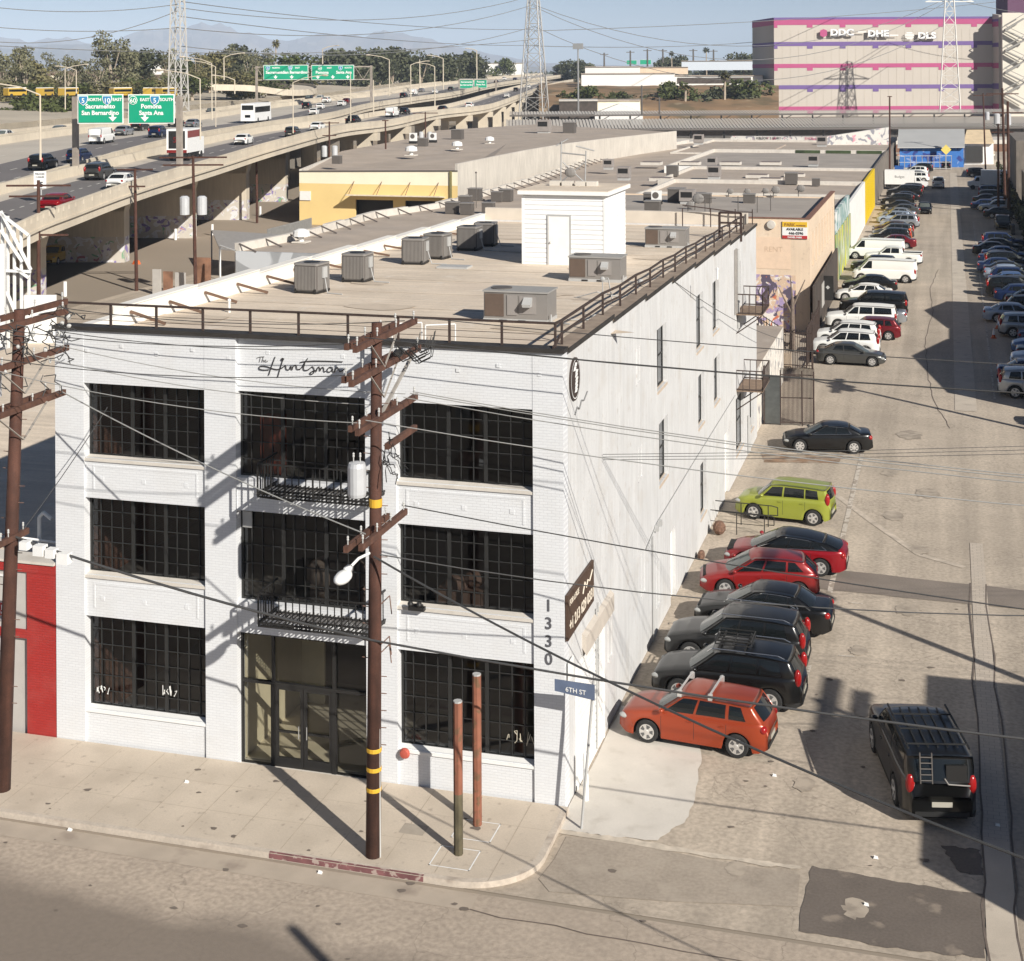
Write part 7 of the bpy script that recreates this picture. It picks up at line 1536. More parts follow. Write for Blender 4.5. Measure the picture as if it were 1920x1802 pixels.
gsign('overhead_sign', 145, 231, 177, 232, D1, [('#5', .62, .13, .80), ('NORTH', .42, .36, .77), ('#10', .62, .65, .80), ('EAST', .42, .87, .77), ('Sacramento', .62, .50, .52), ('San Bernardino', .60, .50, .30)], 'green overhead sign reading Sacramento and San Bernardino at the left', 'green overhead signs', (.77,))
gsign('overhead_sign', 240, 327, 177, 232, D1, [('@60', .6, .11, .80), ('EAST', .42, .36, .77), ('#5', .62, .58, .80), ('SOUTH', .42, .84, .77), ('Pomona', .62, .5, .52), ('Santa Ana', .60, .5, .30)], 'green overhead sign reading Pomona and Santa Ana at the left', 'green overhead signs', (.36,))
def gantry(label, p0, p1, D0_, D1_, zt0, zb0, zt1, zb1, truss=True):
    a, c = PD(p0, D0_, 0), PD(p1, D1_, 0); t = thing('sign_gantry', label, 'gantry', (a.x, a.y, zb0)); bb = B()
    bb.bar((a.x, a.y, zb0), (a.x, a.y, zt0), .5).bar((c.x, c.y, zb1), (c.x, c.y, zt1), .5); bb.build('post', gpole, t); bb = B()
    A_, C_ = Vector((a.x, a.y, zt0-.3)), Vector((c.x, c.y, zt1-.3)); dn = Vector((0, 0, -3.3 if truss else -.1)); bb.bar(A_, C_, .3)
    bb.bar(A_+dn, C_+dn, .25)
    if truss:
        m_ = 14
        for k in range(m_): bb.bar(A_.lerp(C_, k/m_)+(dn if k % 2 else Vector()), A_.lerp(C_, (k+1)/m_)+(Vector() if k % 2 else dn), .12)
    bb.build('truss', gpole, t)
gantry('brown steel gantry carrying the two near green signs', 141, 336, 153, 151, 17.0, 8.5, 17.0, 8.2, False)
D2 = 385
gsign('overhead_sign', 494, 578, 122, 150, D2, [('#5', .7, .1, .78), ('NORTH', .55, .28, .76), ('#10', .7, .6, .78), ('EAST', .55, .76, .76), ('Sacramento', 1.0, .26, .42), ('San Bernardino', 1.0, .71, .42)], 'smaller green sign reading Sacramento and San Bernardino on the middle gantry', 'green overhead signs', (.27, .63))
gsign('overhead_sign', 584, 664, 122, 150, D2, [('@60', .7, .2, .78), ('EAST', .55, .42, .76), ('#5', .7, .68, .78), ('SOUTH', .55, .86, .76), ('Pomona', 1.0, .25, .42), ('Santa Ana', 1.0, .76, .42)], 'smaller green sign reading Pomona and Santa Ana on the middle gantry', 'green overhead signs', (.15, .5, .85))
gantry('steel truss gantry across the middle of the freeway', 481, 696, 386, 386, 20.8, 10, 20.8, 10)
gsign('overhead_sign', 862, 887, 148, 166, 560, [('Sacramento', .85, .5, .6), ('San Bernardino', .8, .5, .3)], 'tiny left green sign above the far ramp', 'green overhead signs', ())
gsign('overhead_sign', 889, 913, 148, 165, 560, [('Pomona', .85, .5, .6), ('Santa Ana', .85, .5, .3)], 'tiny right green sign above the far ramp', 'green overhead signs', ())
gantry('thin gantry carrying the tiny far signs', 861, 930, 560, 560, 16.2, 9, 16.2, 9, False)
gsign('overhead_sign', 1175, 1194, 113, 121, 900, [], 'far green sign left on the horizon above the white warehouses', 'green overhead signs'); gsign('overhead_sign', 1200, 1221, 112, 121, 900, [], 'far green sign right on the horizon above the white warehouses', 'green overhead signs')
ls = thing('speed_limit_sign', 'white truck speed limit sign reading 45 on the left pole line', 'road sign', tuple(PD(74, 127, 0))); a = PD(74, 127, yz(353, 74, 127)); B().obox((a.x, a.y, a.z), 1.05, .06, 1.45, YAW).build('panel', whitem, ls)
text('lettering', '45', .62, a-Fw*.08+Vector((0, 0, .12)), Rw, (0, 0, 1), ink, ls, .004, bold=.01); text('lettering', 'TRUCKS', .22, a-Fw*.08+Vector((0, 0, 1.15)), Rw, (0, 0, 1), ink, ls, .004); text('lettering', '3 AXLES', .2, a-Fw*.08+Vector((0, 0, .9)), Rw, (0, 0, 1), ink, ls, .004)
B().tube((a.x, a.y+.15, 7), (a.x, a.y+.15, a.z+1.3), .06).build('post', ltgrey, ls)
# lamp standards on the freeway
LP = [(75, 112, 178, 300, -1), (375, 157, 148, 262, -1), (397, 215, 119, 225, -1), (404, 225, 125, 238, -1), (549, 199, 155, 250, 1), (657, 243, 135, 227, 0), (700, 300, 150, 215, 0), (730, 300, 112, 180, -1), (770, 370, 122, 195, 1), (815, 372, 125, 203, -1), (831, 420, 110, 168, -1), (787, 400, 112, 165, 0), (122, 300, 130, 205, 1), (143, 330, 132, 175, -1), (420, 330, 108, 150, 1), (605, 420, 92, 120, 1), (440, 300, 150, 176, -1), (894, 600, 95, 152, -1)]
for i, (px, D, yt, yb, sd_) in enumerate(LP):
    q = PD(px, D, 0); zt, z0 = yz(yt, px, D), yz(yb, px, D); t = thing('freeway_lamp', None, 'street lamp', (q.x, q.y, z0), 0, 'lamp standards along the freeway'); r = max(.09, D*.00042)
    t['label'] = ['tall pale lamp standard nearest the left edge of the freeway', 'lamp standard right of the lattice tower', 'lamp standard with a bent arm over the white coach lane', 'short armed lamp behind the near sign', 'thin lamp post on the ramp before the middle signs', 'lamp post below the middle signs', 'lamp post right of the middle signs', 'lamp with a long curved arm right of the middle gantry', 'lamp pair post past the middle gantry', 'lamp post before the tiny far signs', 'curved lamp against the dark trees', 'slim lamp against the dark trees', 'pale lamp above the yellow bus yard', 'slim lamp beside the lamp above the bus yard', 'double armed lamp before the curving flyover', 'lamp against the rounded green tree', 'small lamp left of the coach', 'far lamp beside the tower of white warehouse'][i]
    B().tube((q.x, q.y, z0), (q.x, q.y, zt), r, r*.7, 6).build('pole', lconc, t)
    if sd_: b = B(); a1 = Vector((q.x, q.y, zt)); b.path([a1, a1+Rw*sd_*1.5+Vector((0, 0, .6)), a1+Rw*sd_*4+Vector((0, 0, 1.0))], r*.6); b.ball(a1+Rw*sd_*4.3+Vector((0, 0, .95)), .5, .3, .15, 6); b.build('arm', lconc, t)
# ---------------------------------------------------------------- lattice towers
def pylon(px, D, z0, z1, w0, w1, label, m_=None, arms=()):
    q = PD(px, D, z0); t = thing('lattice_tower', label, 'pylon', tuple(q), 0, 'lattice transmission towers'); m_ = m_ or mat('tower_steel', (.45, .44, .42), .5, .4, var=.05); b = B(); n_ = int((z1-z0)/4.5); r = D*.00020+.035
    for k in range(n_):
        f0, f1 = k/n_, (k+1)/n_; h0, h1 = w0/2*(1-f0)+w1/2*f0, w0/2*(1-f1)+w1/2*f1; za, zb = z0+(z1-z0)*f0, z0+(z1-z0)*f1
        C0 = [Vector((q.x+sx*h0, q.y+sy*h0, za)) for sx, sy in ((1, 1), (-1, 1), (-1, -1), (1, -1))]; C1 = [Vector((q.x+sx*h1, q.y+sy*h1, zb)) for sx, sy in ((1, 1), (-1, 1), (-1, -1), (1, -1))]
        for i in range(4): b.bar(C0[i], C1[i], r*2.2); b.bar(C0[i], C1[(i+1) % 4], r*1.1); b.bar(C0[(i+1) % 4], C1[i], r*1.1); b.bar(C1[i], C1[(i+1) % 4], r)
    b.build('lattice', m_, t)
    for za, wd in arms:
        b = B()
        for s in (1, -1): b.bar((q.x, q.y, za), Vector((q.x, q.y, za))+Rw*s*wd, .3); b.bar((q.x, q.y, za+2.5), Vector((q.x, q.y, za))+Rw*s*wd, .2)
        b.build('crossarm', m_, t)
    return t
pylon(334, 330, 6, 62, 3.6, .9, 'tall slender lattice tower behind the near green signs', mat('tower_pale', (.62, .60, .56), .5, .2, var=.05), ((48, 7), (56, 6)))
pylon(1001, 480, 1, 58, 8.4, 1.0, 'grey lattice tower on four legs behind the far curve of the freeway', None, ((50, 8),))
pylon(1781, 558, 2, 50, 7.5, 2.6, 'white lattice tower in front of the striped storage building', mat('tower_white', (.75, .73, .68), .5, .1, var=.03), ((44, 9),))
gpy = [PD(334, 330, 52), PD(1001, 480, 60), PD(1781, 575, 70)]
WL = [((-200, 52, 9), (1000, 13, 10)), ((0, 12, 300), (1000, 14, 480)), ((0, 49, 300), (1000, 52, 480))]
def hv(px0, y0, D0_, px1, y1, D1_, sag, label): 
    a, c = PD(px0, D0_, yz(y0, px0, D0_)), PD(px1, D1_, yz(y1, px1, D1_)); return solo('transmission_line', B().path(wirepts(a, c, sag, 18), .05+.00009*(D0_+D1_)/2, 4), mat('hv_wire', (.20, .20, .20), .5, var=0), label, 'wire', 'high voltage lines across the sky')
hv(-40, 10, 320, 334, 8, 330, 1.5, 'high voltage line left of the slender tower, upper'); hv(-40, 48, 320, 334, 52, 330, 1, 'high voltage line left of the slender tower, lower'); hv(-40, 75, 320, 334, 20, 330, 3, 'rising line from the left edge to the slender tower'); hv(-40, 84, 320, 1000, 74, 480, 3, 'long lower line across the mountains')
hv(334, 14, 330, 1000, -8, 480, 5, 'upper line between the slender tower and the grey tower'); hv(334, 52, 330, 1000, 9, 480, 5, 'second line between the slender tower and the grey tower'); hv(334, 86, 330, 1000, 50, 480, 5, 'third line between the slender tower and the grey tower'); hv(334, 2, 330, 1000, 55, 600, 2, 'line falling from the slender tower behind the grey tower'); hv(334, 30, 330, 1010, 85, 600, 2, 'lowest falling line right of the slender tower')
hv(1001, 9, 480, 1781, -6, 575, 16, 'upper line between the grey tower and the white tower'); hv(1001, 12, 480, 1781, 0, 575, 20, 'second line between the grey tower and the white tower'); hv(1001, 49, 480, 1781, 40, 575, 20, 'third line between the grey tower and the white tower'); hv(1001, 58, 480, 1900, 0, 700, 2, 'rising line right of the grey tower'); hv(1001, 86, 480, 1500, 70, 700, 2, 'lower rising line right of the grey tower'); hv(1781, -6, 575, 2100, 20, 575, 4, 'upper line right of the white tower')
# ---------------------------------------------------------------- storage building
sb = thing('striped_storage_building', 'huge beige storage building with pink and purple stripes', 'building', tuple(PD(1650, 600, 0))); DS = 600
beige = mat('storage_beige', (.50, .455, .40), .85, var=.05, sc=.05); pink = mat('stripe_pink', (.42, .07, .19), .7, var=.03, sc=.1); purp = mat('stripe_purple', (.15, .09, .27), .7, var=.03, sc=.1); sgrey = mat('storage_side', (.42, .385, .34), .85, var=.05, sc=.05)
K0, K1, K2 = PD(1411, 640, 0), PD(1451.5, 600, 0), PD(1880, 600, 0); zT = yz(33, 1451, 600)
def sw(bb, a, c, z0, z1, off=0, th=1.0): dd = (c-a).normalized(); nn = Vector((dd.y, -dd.x, 0)); a2, c2 = a+nn*off, c+nn*off; bb.hexa([(a2.x, a2.y, z0), (c2.x, c2.y, z0), (c2.x-nn.x*th, c2.y-nn.y*th, z0), (a2.x-nn.x*th, a2.y-nn.y*th, z0)], [(a2.x, a2.y, z1), (c2.x, c2.y, z1), (c2.x-nn.x*th, c2.y-nn.y*th, z1), (a2.x-nn.x*th, a2.y-nn.y*th, z1)])
b = B(); sw(b, K1, K2, 0, zT); b.build('front_wall', beige, sb); b = B(); b.face([(K0.x, K0.y, 0), (K1.x, K1.y, 0), (K1.x, K1.y, zT), (K0.x, K0.y, zT)]); b.build('side_wall', beige, sb)
bk = PD(1880, 700, 0); bk0 = PD(1411, 700, 0); B().face([(K0.x, K0.y, zT), (K1.x, K1.y, zT), (K2.x, K2.y, zT), (bk.x, bk.y, zT), (bk0.x, bk0.y, zT)]).build('roof', greyroof, sb)
rr_ = (K2-K1).normalized(); Ls = (K2-K1).length
for i, (y0, y1, mm) in enumerate(((33, 37, purp), (37.2, 47, pink), (79, 86.5, purp), (120, 127.5, pink), (160, 167.5, purp), (200, 208, pink))):
    z1_, z0_ = yz(y0, 1451, 600), yz(y1, 1451, 600); b = B(); sw(b, K1, K2, z0_, z1_, .12, .1)
    if i > 0:
        for k in range(7): a = K1+rr_*(k*Ls/6.95); sw(b, a, a+rr_*(2.3 if k else 1.4), z0_-1.1, z0_-.001, .12, .1)
    dd = (K1-K0).normalized(); nn = Vector((dd.y, -dd.x, 0))
    b.hexa([(K0.x+nn.x*.1, K0.y+nn.y*.1, z0_), (K1.x+nn.x*.1, K1.y+nn.y*.1, z0_), (K1.x, K1.y, z0_), (K0.x, K0.y, z0_)], [(K0.x+nn.x*.1, K0.y+nn.y*.1, z1_), (K1.x+nn.x*.1, K1.y+nn.y*.1, z1_), (K1.x, K1.y, z1_), (K0.x, K0.y, z1_)])
    b.build('stripe', mm, sb)
b = B()
for k in range(1, 28): a = K1+rr_*(k*Ls/28); sw(b, a, a+rr_*.12, 0, zT-5, .06, .05)
b.build('panel_joint', mat('joint_grey', (.48, .44, .37), .8), sb)
for s, px, y in (('DDC', 1578, 66), ('DHE', 1646, 68), ('DLS', 1737, 72)):
    c = PD(px, 599, yz(y, px, 599)); text('lettering', s, 3.4, c-Fw*.7, Rw, (0, 0, 1), whitem, sb, .3, bold=.14, wx=1.25); text('letter_shadow', s, 3.4, c-Fw*.4+Rw*.35-Vector((0, 0, .3)), Rw, (0, 0, 1), mat('letter_shade', (.30, .30, .34), .7), sb, .1, bold=.14, wx=1.25)
c = PD(1544, 599, yz(62, 1544, 599))-Fw*.6; B().face([c+Rw*x+Vector((0, 0, y)) for x, y in ((-1.4, 1), (0, 1.6), (1.4, 1), (1.4, -1), (0, -1.7), (-1.4, -1))]).build('cube_logo', pink, sb)
b = B(); c = PD(1705, 599, yz(67, 1705, 599))-Fw*.6
for k in range(5): z = 1.2-k*.6; w_ = (1.2, 1.7, 1.9, 1.7, 1.2)[k]; b.face([c+Rw*-w_+Vector((0, 0, z-.2)), c+Rw*w_+Vector((0, 0, z-.2)), c+Rw*w_+Vector((0, 0, z+.15)), c+Rw*-w_+Vector((0, 0, z+.15))])
for px, yy in ((1616, 61), (1676, 67)): q = PD(px, 599, yz(yy, px, 599))-Fw*.6; b.face([q-Rw*1.7, q+Rw*1.7, q+Rw*1.7+Vector((0, 0, .4)), q-Rw*1.7+Vector((0, 0, .4))])
b.build('stripe_logo', whitem, sb)
F0, F1 = PD(1861, 600, 0), PD(1873, 592, 0); b = B(); b.hexa([(F0.x, F0.y, 0), (F1.x, F1.y, 0), (F1.x+1, F1.y, 0), (F0.x+1, F0.y, 0)], [(F0.x, F0.y, zT+1), (F1.x, F1.y, zT+.3), (F1.x+1, F1.y, zT+.3), (F0.x+1, F0.y, zT+1)]); b.build('fin_wall', beige, sb)
for i, (y0, y1, mm) in enumerate(((33, 38, purp), (38.2, 48, pink), (79, 87, purp), (118, 128, pink), (157, 168, purp), (196, 208, pink))):
    z1_, z0_ = yz(y0, 1870, 580), yz(y1, 1870, 580); b = B(); dd = (F1-F0).normalized(); nn = Vector((dd.y, -dd.x, 0))*-.1; nn = -nn; 
    for sgn in (1, -1): b.face([(F0.x+nn.x*sgn, F0.y+nn.y*sgn, z0_), (F1.x+nn.x*sgn, F1.y+nn.y*sgn, z0_), (F1.x+nn.x*sgn, F1.y+nn.y*sgn, z1_), (F0.x+nn.x*sgn, F0.y+nn.y*sgn, z1_)])
    b.build('stripe', mm, sb)
b = B(); K3 = PD(1990, 590, 0); sw(b, PD(1880, 588.5, 0), K3, 0, zT+1); b.build('stair_wall', mat('corrugated_beige', (.62, .58, .50), .8, var=.05), sb)
b = B(); zz_ = [yz(y, 1900, 585) for y in (35, 56, 76, 95, 115, 136, 156, 176, 198)]
for k in range(8):
    pa, pb_ = (1920, 1884) if k % 2 == 0 else (1884, 1925); a, c = PD(pa, 586, zz_[k]), PD(pb_, 586, zz_[k+1]); b.bar(a, c, 1.6, .5); b.bar(a+Vector((0, 0, 1.8)), c+Vector((0, 0, 1.8)), .25)
b.build('outside_stair', mat('stair_grey', (.28, .27, .25), .6), sb)
tb = thing('purple_tower_block', 'dark purple block at the top right corner', 'building', tuple(PD(1905, 640, 0))); b = B(); sw(b, PD(1890, 620, 0), PD(1960, 620, 0), 0, 60, 0, 15); b.build('wall', mat('dark_purple', (.12, .05, .10), .8, var=.1), tb)
# ---------------------------------------------------------------- station canopies
cm = mat('canopy_metal', (.62, .57, .50), .5, .2, var=.05, sc=.1); t_ = cm.node_tree
def canopy(label, px0, px1, y0, y1, D, zr_, depth, posts, skew=0):
    a, c = PD(px0, D, 0), PD(px1, D, 0); t = thing('station_canopy', label, 'canopy', tuple(a), 0, 'station platform canopies'); back = Fw*depth
    b = B(); zf = yz(y1, px0, D); zb = yz(y0, px0, D+depth)
    m_ = int((c-a).length/.9)
    for k in range(m_):
        p, q = a.lerp(c, k/m_), a.lerp(c, (k+.55)/m_); b.face([(p.x, p.y, zf), (q.x, q.y, zf), (q.x+back.x, q.y+back.y, zb), (p.x+back.x, p.y+back.y, zb)])
        p, q = a.lerp(c, (k+.55)/m_), a.lerp(c, (k+1)/m_); b.face([(p.x, p.y, zf-.2), (q.x, q.y, zf-.2), (q.x+back.x, q.y+back.y, zb-.2), (p.x+back.x, p.y+back.y, zb-.2)])
    b.build('roof', cm, t); b = B(); b.bar(Vector((a.x, a.y, zf-.35)), Vector((c.x, c.y, zf-.35)), .5); b.build('fascia', greyd, t); b = B(); u0, u1 = PD(px0, D+depth+3, 0), PD(px1, D+depth+3, 0); b.hexa([u0, u1, u1+Fw, u0+Fw], [u0+Vector((0, 0, 2.6)), u1+Vector((0, 0, 2.6)), u1+Fw+Vector((0, 0, 2.6)), u0+Fw+Vector((0, 0, 2.6))]); b.build('platform_shade_wall', darkw, t); b = B()  # dark fascia and back wall put in for the shade under the canopy
    for px in posts: q = PD(px, D+1.5, 0); b.bar((q.x, q.y, 0), (q.x, q.y, zf-.3), .45); b.bar((q.x, q.y, zf-2.2), Vector((q.x, q.y, zf-.5))+Rw*3, .2)
    b.build('post', blackm, t); return t
canopy('long ribbed platform canopy in front', 948, 2000, 224, 242, 395, 5, 14, list(range(985, 1960, 62)))
canopy('second ribbed platform canopy behind the first', 955, 2000, 209, 215, 440, 5, 9, list(range(1010, 1960, 57)))
solo('train_platform', B().hexa([PD(900, 380, 0), PD(2000, 380, 0), PD(2000, 420, 0), PD(900, 420, 0)], [PD(900, 380, 1.0), PD(2000, 380, 1.0), PD(2000, 420, 1.0), PD(900, 420, 1.0)]), concrete2, 'long pale station platform under the ribbed canopies', 'platform')
random.seed(6); b = B()
for k in range(240):
    px = random.uniform(1275, 1860); D = random.uniform(330, 372); p = PD(px, D, 0); s = random.uniform(.3, .9); b.obox((p.x, p.y, 0), s, s, random.uniform(.3, 1.4), random.random())
tag(b.build('yard_clutter', mural('clutter', (.40, .33, .26), [((.75, .72, .66), .5, .53, 1), ((.08, .07, .06), .56, .6, 2), ((.35, .14, .07), .62, .65, 3)], .3)), 'mixed rail yard clutter strewn before the platform canopies', 'clutter', kind='stuff')
solo('freight_track_wall', B().hexa([PD(1270, 345, 0), PD(1900, 345, 0), PD(1900, 347, 0), PD(1270, 347, 0)], [PD(1270, 345, 1.6), PD(1900, 345, 1.6), PD(1900, 347, 1.6), PD(1270, 347, 1.6)]), mat('brown_rail_wall', (.22, .12, .08), .9, var=.3, sc=.3), 'low rusty brown wall along the tracks below the canopies', 'wall')
gw = thing('graffiti_wall', 'pale wall dense with graffiti at the end of the lane', 'wall', tuple(PD(1620, 300, 0))); B().hexa([PD(1540, 300, 0), PD(1668, 300, 0), PD(1668, 302, 0), PD(1540, 302, 0)], [PD(1540, 300, 5.6), PD(1668, 300, 7.6), PD(1668, 302, 7.6), PD(1540, 302, 5.6)]).build('wall', MT['graf_white'], gw)
# blue building closing the lane
bb_ = thing('blue_building', 'bright blue low building with a grey roof closing the end of the lane', 'building', tuple(PD(1745, 292, 0)))
b = B(); b.hexa([PD(1686, 292, 0), PD(1806, 292, 0), PD(1806, 306, 0), PD(1686, 306, 0)], [PD(1686, 292, 3.8), PD(1806, 292, 3.8), PD(1806, 306, 3.8), PD(1686, 306, 3.8)]); b.build('wall', mural('blue_mural', (.03, .14, .42), [((.02, .04, .20), .58, .62, 1), ((.20, .28, .50), .60, .64, 2)], .4), bb_)
b = B(); b.hexa([PD(1682, 291, 3.82), PD(1808, 291, 3.82), PD(1808, 308, 6.6), PD(1684, 308, 6.6)], [PD(1682, 291, 4.0), PD(1808, 291, 4.0), PD(1808, 308, 6.8), PD(1684, 308, 6.8)]); b.build('roof', mat('pale_grey_roof', (.42, .42, .41), .7, var=.05, sc=.3), bb_)
wg = thing('white_garage', 'cream garage with dark doors right of the blue building', 'building', tuple(PD(1835, 296, 0)))
b = B(); b.hexa([PD(1807, 300, 0), PD(1862, 300, 0), PD(1862, 315, 0), PD(1807, 315, 0)], [PD(1807, 300, 4.2), PD(1862, 300, 4.2), PD(1862, 315, 4.2), PD(1807, 315, 4.2)]); b.build('wall', MT['white_wall2'], wg)
b = B(); b.hexa([PD(1806, 299, 4.2), PD(1863, 299, 4.2), PD(1855, 310, 6.4), PD(1812, 310, 6.4)], [PD(1806, 299, 4.35), PD(1863, 299, 4.35), PD(1855, 310, 6.55), PD(1812, 310, 6.55)]); b.build('roof', MT['cream_parapet'], wg)
B().hexa([PD(1809, 299.6, .4), PD(1842, 299.6, .4), PD(1842, 299.9, .4), PD(1809, 299.9, .4)], [PD(1809, 299.6, 3.6), PD(1842, 299.6, 3.6), PD(1842, 299.9, 3.6), PD(1809, 299.9, 3.6)]).build('door', blackm, wg)
rd = thing('red_brick_shed', 'salmon red wall with a white sign at the right edge', 'building', tuple(PD(1910, 255, 0))); b = B(); b.hexa([PD(1888, 258, 0), PD(1990, 258, 0), PD(1990, 275, 0), PD(1888, 275, 0)], [PD(1888, 258, 5.6), PD(1990, 258, 5.6), PD(1990, 275, 5.6), PD(1888, 275, 5.6)]); b.build('wall', mat('salmon_wall', (.48, .13, .08), .8, var=.1, sc=.5), rd)
q = PD(1905, 257.6, 3.0); B().face([q+Rw*x+Vector((0, 0, z)) for x, z in ((-.9, -.5), (.5, .5), (.95, 0), (-.4, -1.0))]).build('white_sign', whitem, rd)
dm = thing('diamond_sign', 'yellow diamond warning sign in front of the blue wall', 'road sign', tuple(PD(1773, 285, 0))); q = PD(1773, 285, 3.8); B().face([q+Rw*x+Vector((0, 0, z)) for x, z in ((-1, 0), (0, -1), (1, 0), (0, 1))]).build('panel', mat('warning_yellow', (.65, .52, .12), .6), dm); B().tube(PD(1773, 285.2, 0), PD(1773, 285.2, 3.8), .06).build('post', steel, dm)
# chain link fence in front of the blue wall, wall end posts
cf = thing('chain_fence', 'grey post and wire fence before the blue wall', 'fence', tuple(PD(1700, 284, 0))); b = B()
for k in range(10): q = PD(1684+k*11, 284, 0); b.tube(q, q+Vector((0, 0, 2.8)), .06)
for z in (.3, 1.5, 2.7): b.tube(PD(1684, 284, z), PD(1783, 284, z), .04)
b.build('post', steel, cf)
# ivy wall on the right
leafd = mat('ivy_leaf', (.05, .06, .025), .8, var=.5, sc=1)
iv = thing('ivy_wall', 'dark overgrown wall behind the cars on the right of the lane', 'wall', (18.5, 150, 0)); B().box(18.55, 18.75, 92, 235, 0, 2.6).build('wall', mat('ivy_wall_base', (.20, .18, .15), .9, var=.3), iv)
random.seed(12); b = B()
for k in range(2600):
    y = random.uniform(92, 235); z = random.uniform(.2, 3.2); x = 18.5-random.uniform(0, .5); s = random.uniform(.12, .3); d1 = Vector((random.uniform(-1, 1), random.uniform(-1, 1), random.uniform(-1, 1))).normalized()*s; d2 = d1.cross(Vector((random.uniform(-1, 1), random.uniform(-1, 1), 1))).normalized()*s; c = Vector((x, y, z)); b.face([c-d1, c+d2, c+d1, c-d2])
b.build('ivy', leafd, iv)
solo('green_hedge', B().box(19.5, 19.6, 60, 61, 0, 1) if False else B().box(16.9, 17.3, 145, 147, 0, 1.1), mat('bin_dark', (.03, .03, .035), .6), 'dark wheeled bin by the right wall', 'bin')
# cones
for i, (px, py, lb) in enumerate(((1863, 628, 'orange and white cone by the blue suv'), (1871, 610, 'orange and white cone behind the first cone'), (1876, 606, 'third cone beside the pale wagon'))):
    p = G(px, py+6); t = thing('traffic_cone', lb, 'cone', tuple(p), 0, 'traffic cones'); B().lathe([(.14, .03), (.10, .25)], 10, tuple(p)).build('cone', mat('cone_orange', (.6, .11, .02), .6, var=0), t); B().lathe([(.10, .25), (.03, .7)], 10, tuple(p)).build('collar', whitem, t); B().box(p.x-.2, p.x+.2, p.y-.2, p.y+.2, 0, .03).build('base', MT['cone_orange'], t)
p = G(1703, 452); solo('orange_cloth', B().hexa([(p.x-.5, p.y-.4, 0), (p.x+.5, p.y-.4, 0), (p.x+.4, p.y+.4, 0), (p.x-.5, p.y+.4, 0)], [(p.x-.1, p.y-.2, 1.3), (p.x+.3, p.y-.1, 1.5), (p.x+.2, p.y+.2, 1.2), (p.x-.2, p.y+.2, 1.3)]), MT['cone_orange'], 'bright orange cloth draped by the tail of a grey suv', 'cloth')
p = G(1686, 325); solo('blue_bin', B().box(p.x-.8, p.x+.8, p.y-.6, p.y+.6, 0, 1.4), mat('bin_blue', (.02, .10, .35), .5, var=0), 'blue bin behind the white box truck', 'bin')
# ---------------------------------------------------------------- more utility poles
def upole(px, pyb, ptop, label, arms=((.4, 1.2), (1.3, 1.0)), tr=0, r=.17, z0=0, dirv=None, D=None, group='brown utility poles west of the building'):
    p = G(px[0], pyb) if D is None else PD(px[0], D, z0); D = (p-CV).dot(Fw); zt = yz(ptop, px[1], D); q = PD(px[1], D, zt)
    t = thing('utility_pole', label, 'utility pole', tuple(p), 0, group); B().tube(p, q, r, r*.7, 8).build('pole', wood, t); dv_ = dirv or Rw
    for dz, hl in arms: o = B().bar(q+Vector((0, 0, -dz))-dv_*hl, q+Vector((0, 0, -dz))+dv_*hl, .14).build('crossarm', wood, t)
    if tr:
        for s in ((1, -1) if tr > 1 else (1,)): c = q+Rw*s*.75+Vector((0, 0, -4.2 if tr < 3 else -1.5)); B().lathe([(.2, -.9), (.42, -.85), (.42, .6), (.25, .75)], 12, tuple(c)).build('transformer', tankm, t)
    return t
upole((367, 361), 560, 292, 'brown pole with two transformer tanks in front of the viaduct', ((.15, 2.9), (.8, 2.6)), 2)
upole((256, 252), 545, 316, 'bare brown pole left of the transformer pole with an orange bag', ((.1, 1.6), (1.6, .9)))
upole((70, 71), 610, 338, 'brown pole with three crossarms near the left edge', ((.4, 2.4), (1.2, 2.2), (4.1, 2.2)), D=112)
upole((482, 480), 418, 272, 'slim brown pole right of the transformer pole', ((.1, .6),))
upole((616, 617), 0, 228, 'pole with two white tanks left behind the ochre warehouse', ((.2, 1.4), (2.0, 1.0)), 2, D=215); upole((723, 722), 0, 225, 'plain dark pole before the far piers', ((.1, .5),), D=230); upole((797, 797), 0, 210, 'pole with three small tanks above the ochre roof', ((.2, 2.2),), 2, D=262)
gR = 'utility poles at the far right of the lane'
upole((1667, 1668), 0, 180, 'brown pole at the far end of the left car row', ((.1, .4),), D=262, group=gR); upole((1848, 1843), 320, 175, 'thin brown pole beside the white garage', ((.4, 1.9),), 1, group=gR); upole((1885, 1879), 395, 165, 'tall brown pole by the right wall', ((.8, 2.2), (6, 1.5)), 2, r=.2, group=gR); upole((1892, 1889), 402, 190, 'dark red brown pole next to the tall pole', ((1.5, 2.0),), 0, r=.22, group=gR); upole((1872, 1871), 400, 232, 'short pole with a curved lamp by the right wall', ((.1, .3),), group=gR)
p = G(256, 500); solo('orange_bag', B().ball((PD(254, 152, 0).x, PD(254, 152, 0).y, yz(500, 254, 152)), .55, .4, .75, 8), MT['cone_orange'], 'orange bag tied to the bare brown pole', 'bag')
def spole(x, y, h, label, arms):
    t = thing('utility_pole', label, 'utility pole', (x, y, 0), 0, 'utility poles right of the lane'); B().tube((x, y, 0), (x, y, h), .2, .14, 10).build('pole', wood, t)
    for z in arms:
        for dx in (.16, -.16): B().box(x+dx-.06, x+dx+.06, y-2.1, y+2.1, z-.08, z+.08).build('crossarm', wood, t)
    b = B(); b.lathe([(.05, h-3.6), (.3, h-3.5), (.3, h-2.6), (.1, h-2.5)], 12, (x-.1, y-.5, 0)); b.lathe([(.05, h-3.6), (.3, h-3.5), (.3, h-2.6), (.1, h-2.5)], 12, (x-.1, y+.6, 0)); b.build('transformer', tankm, t)
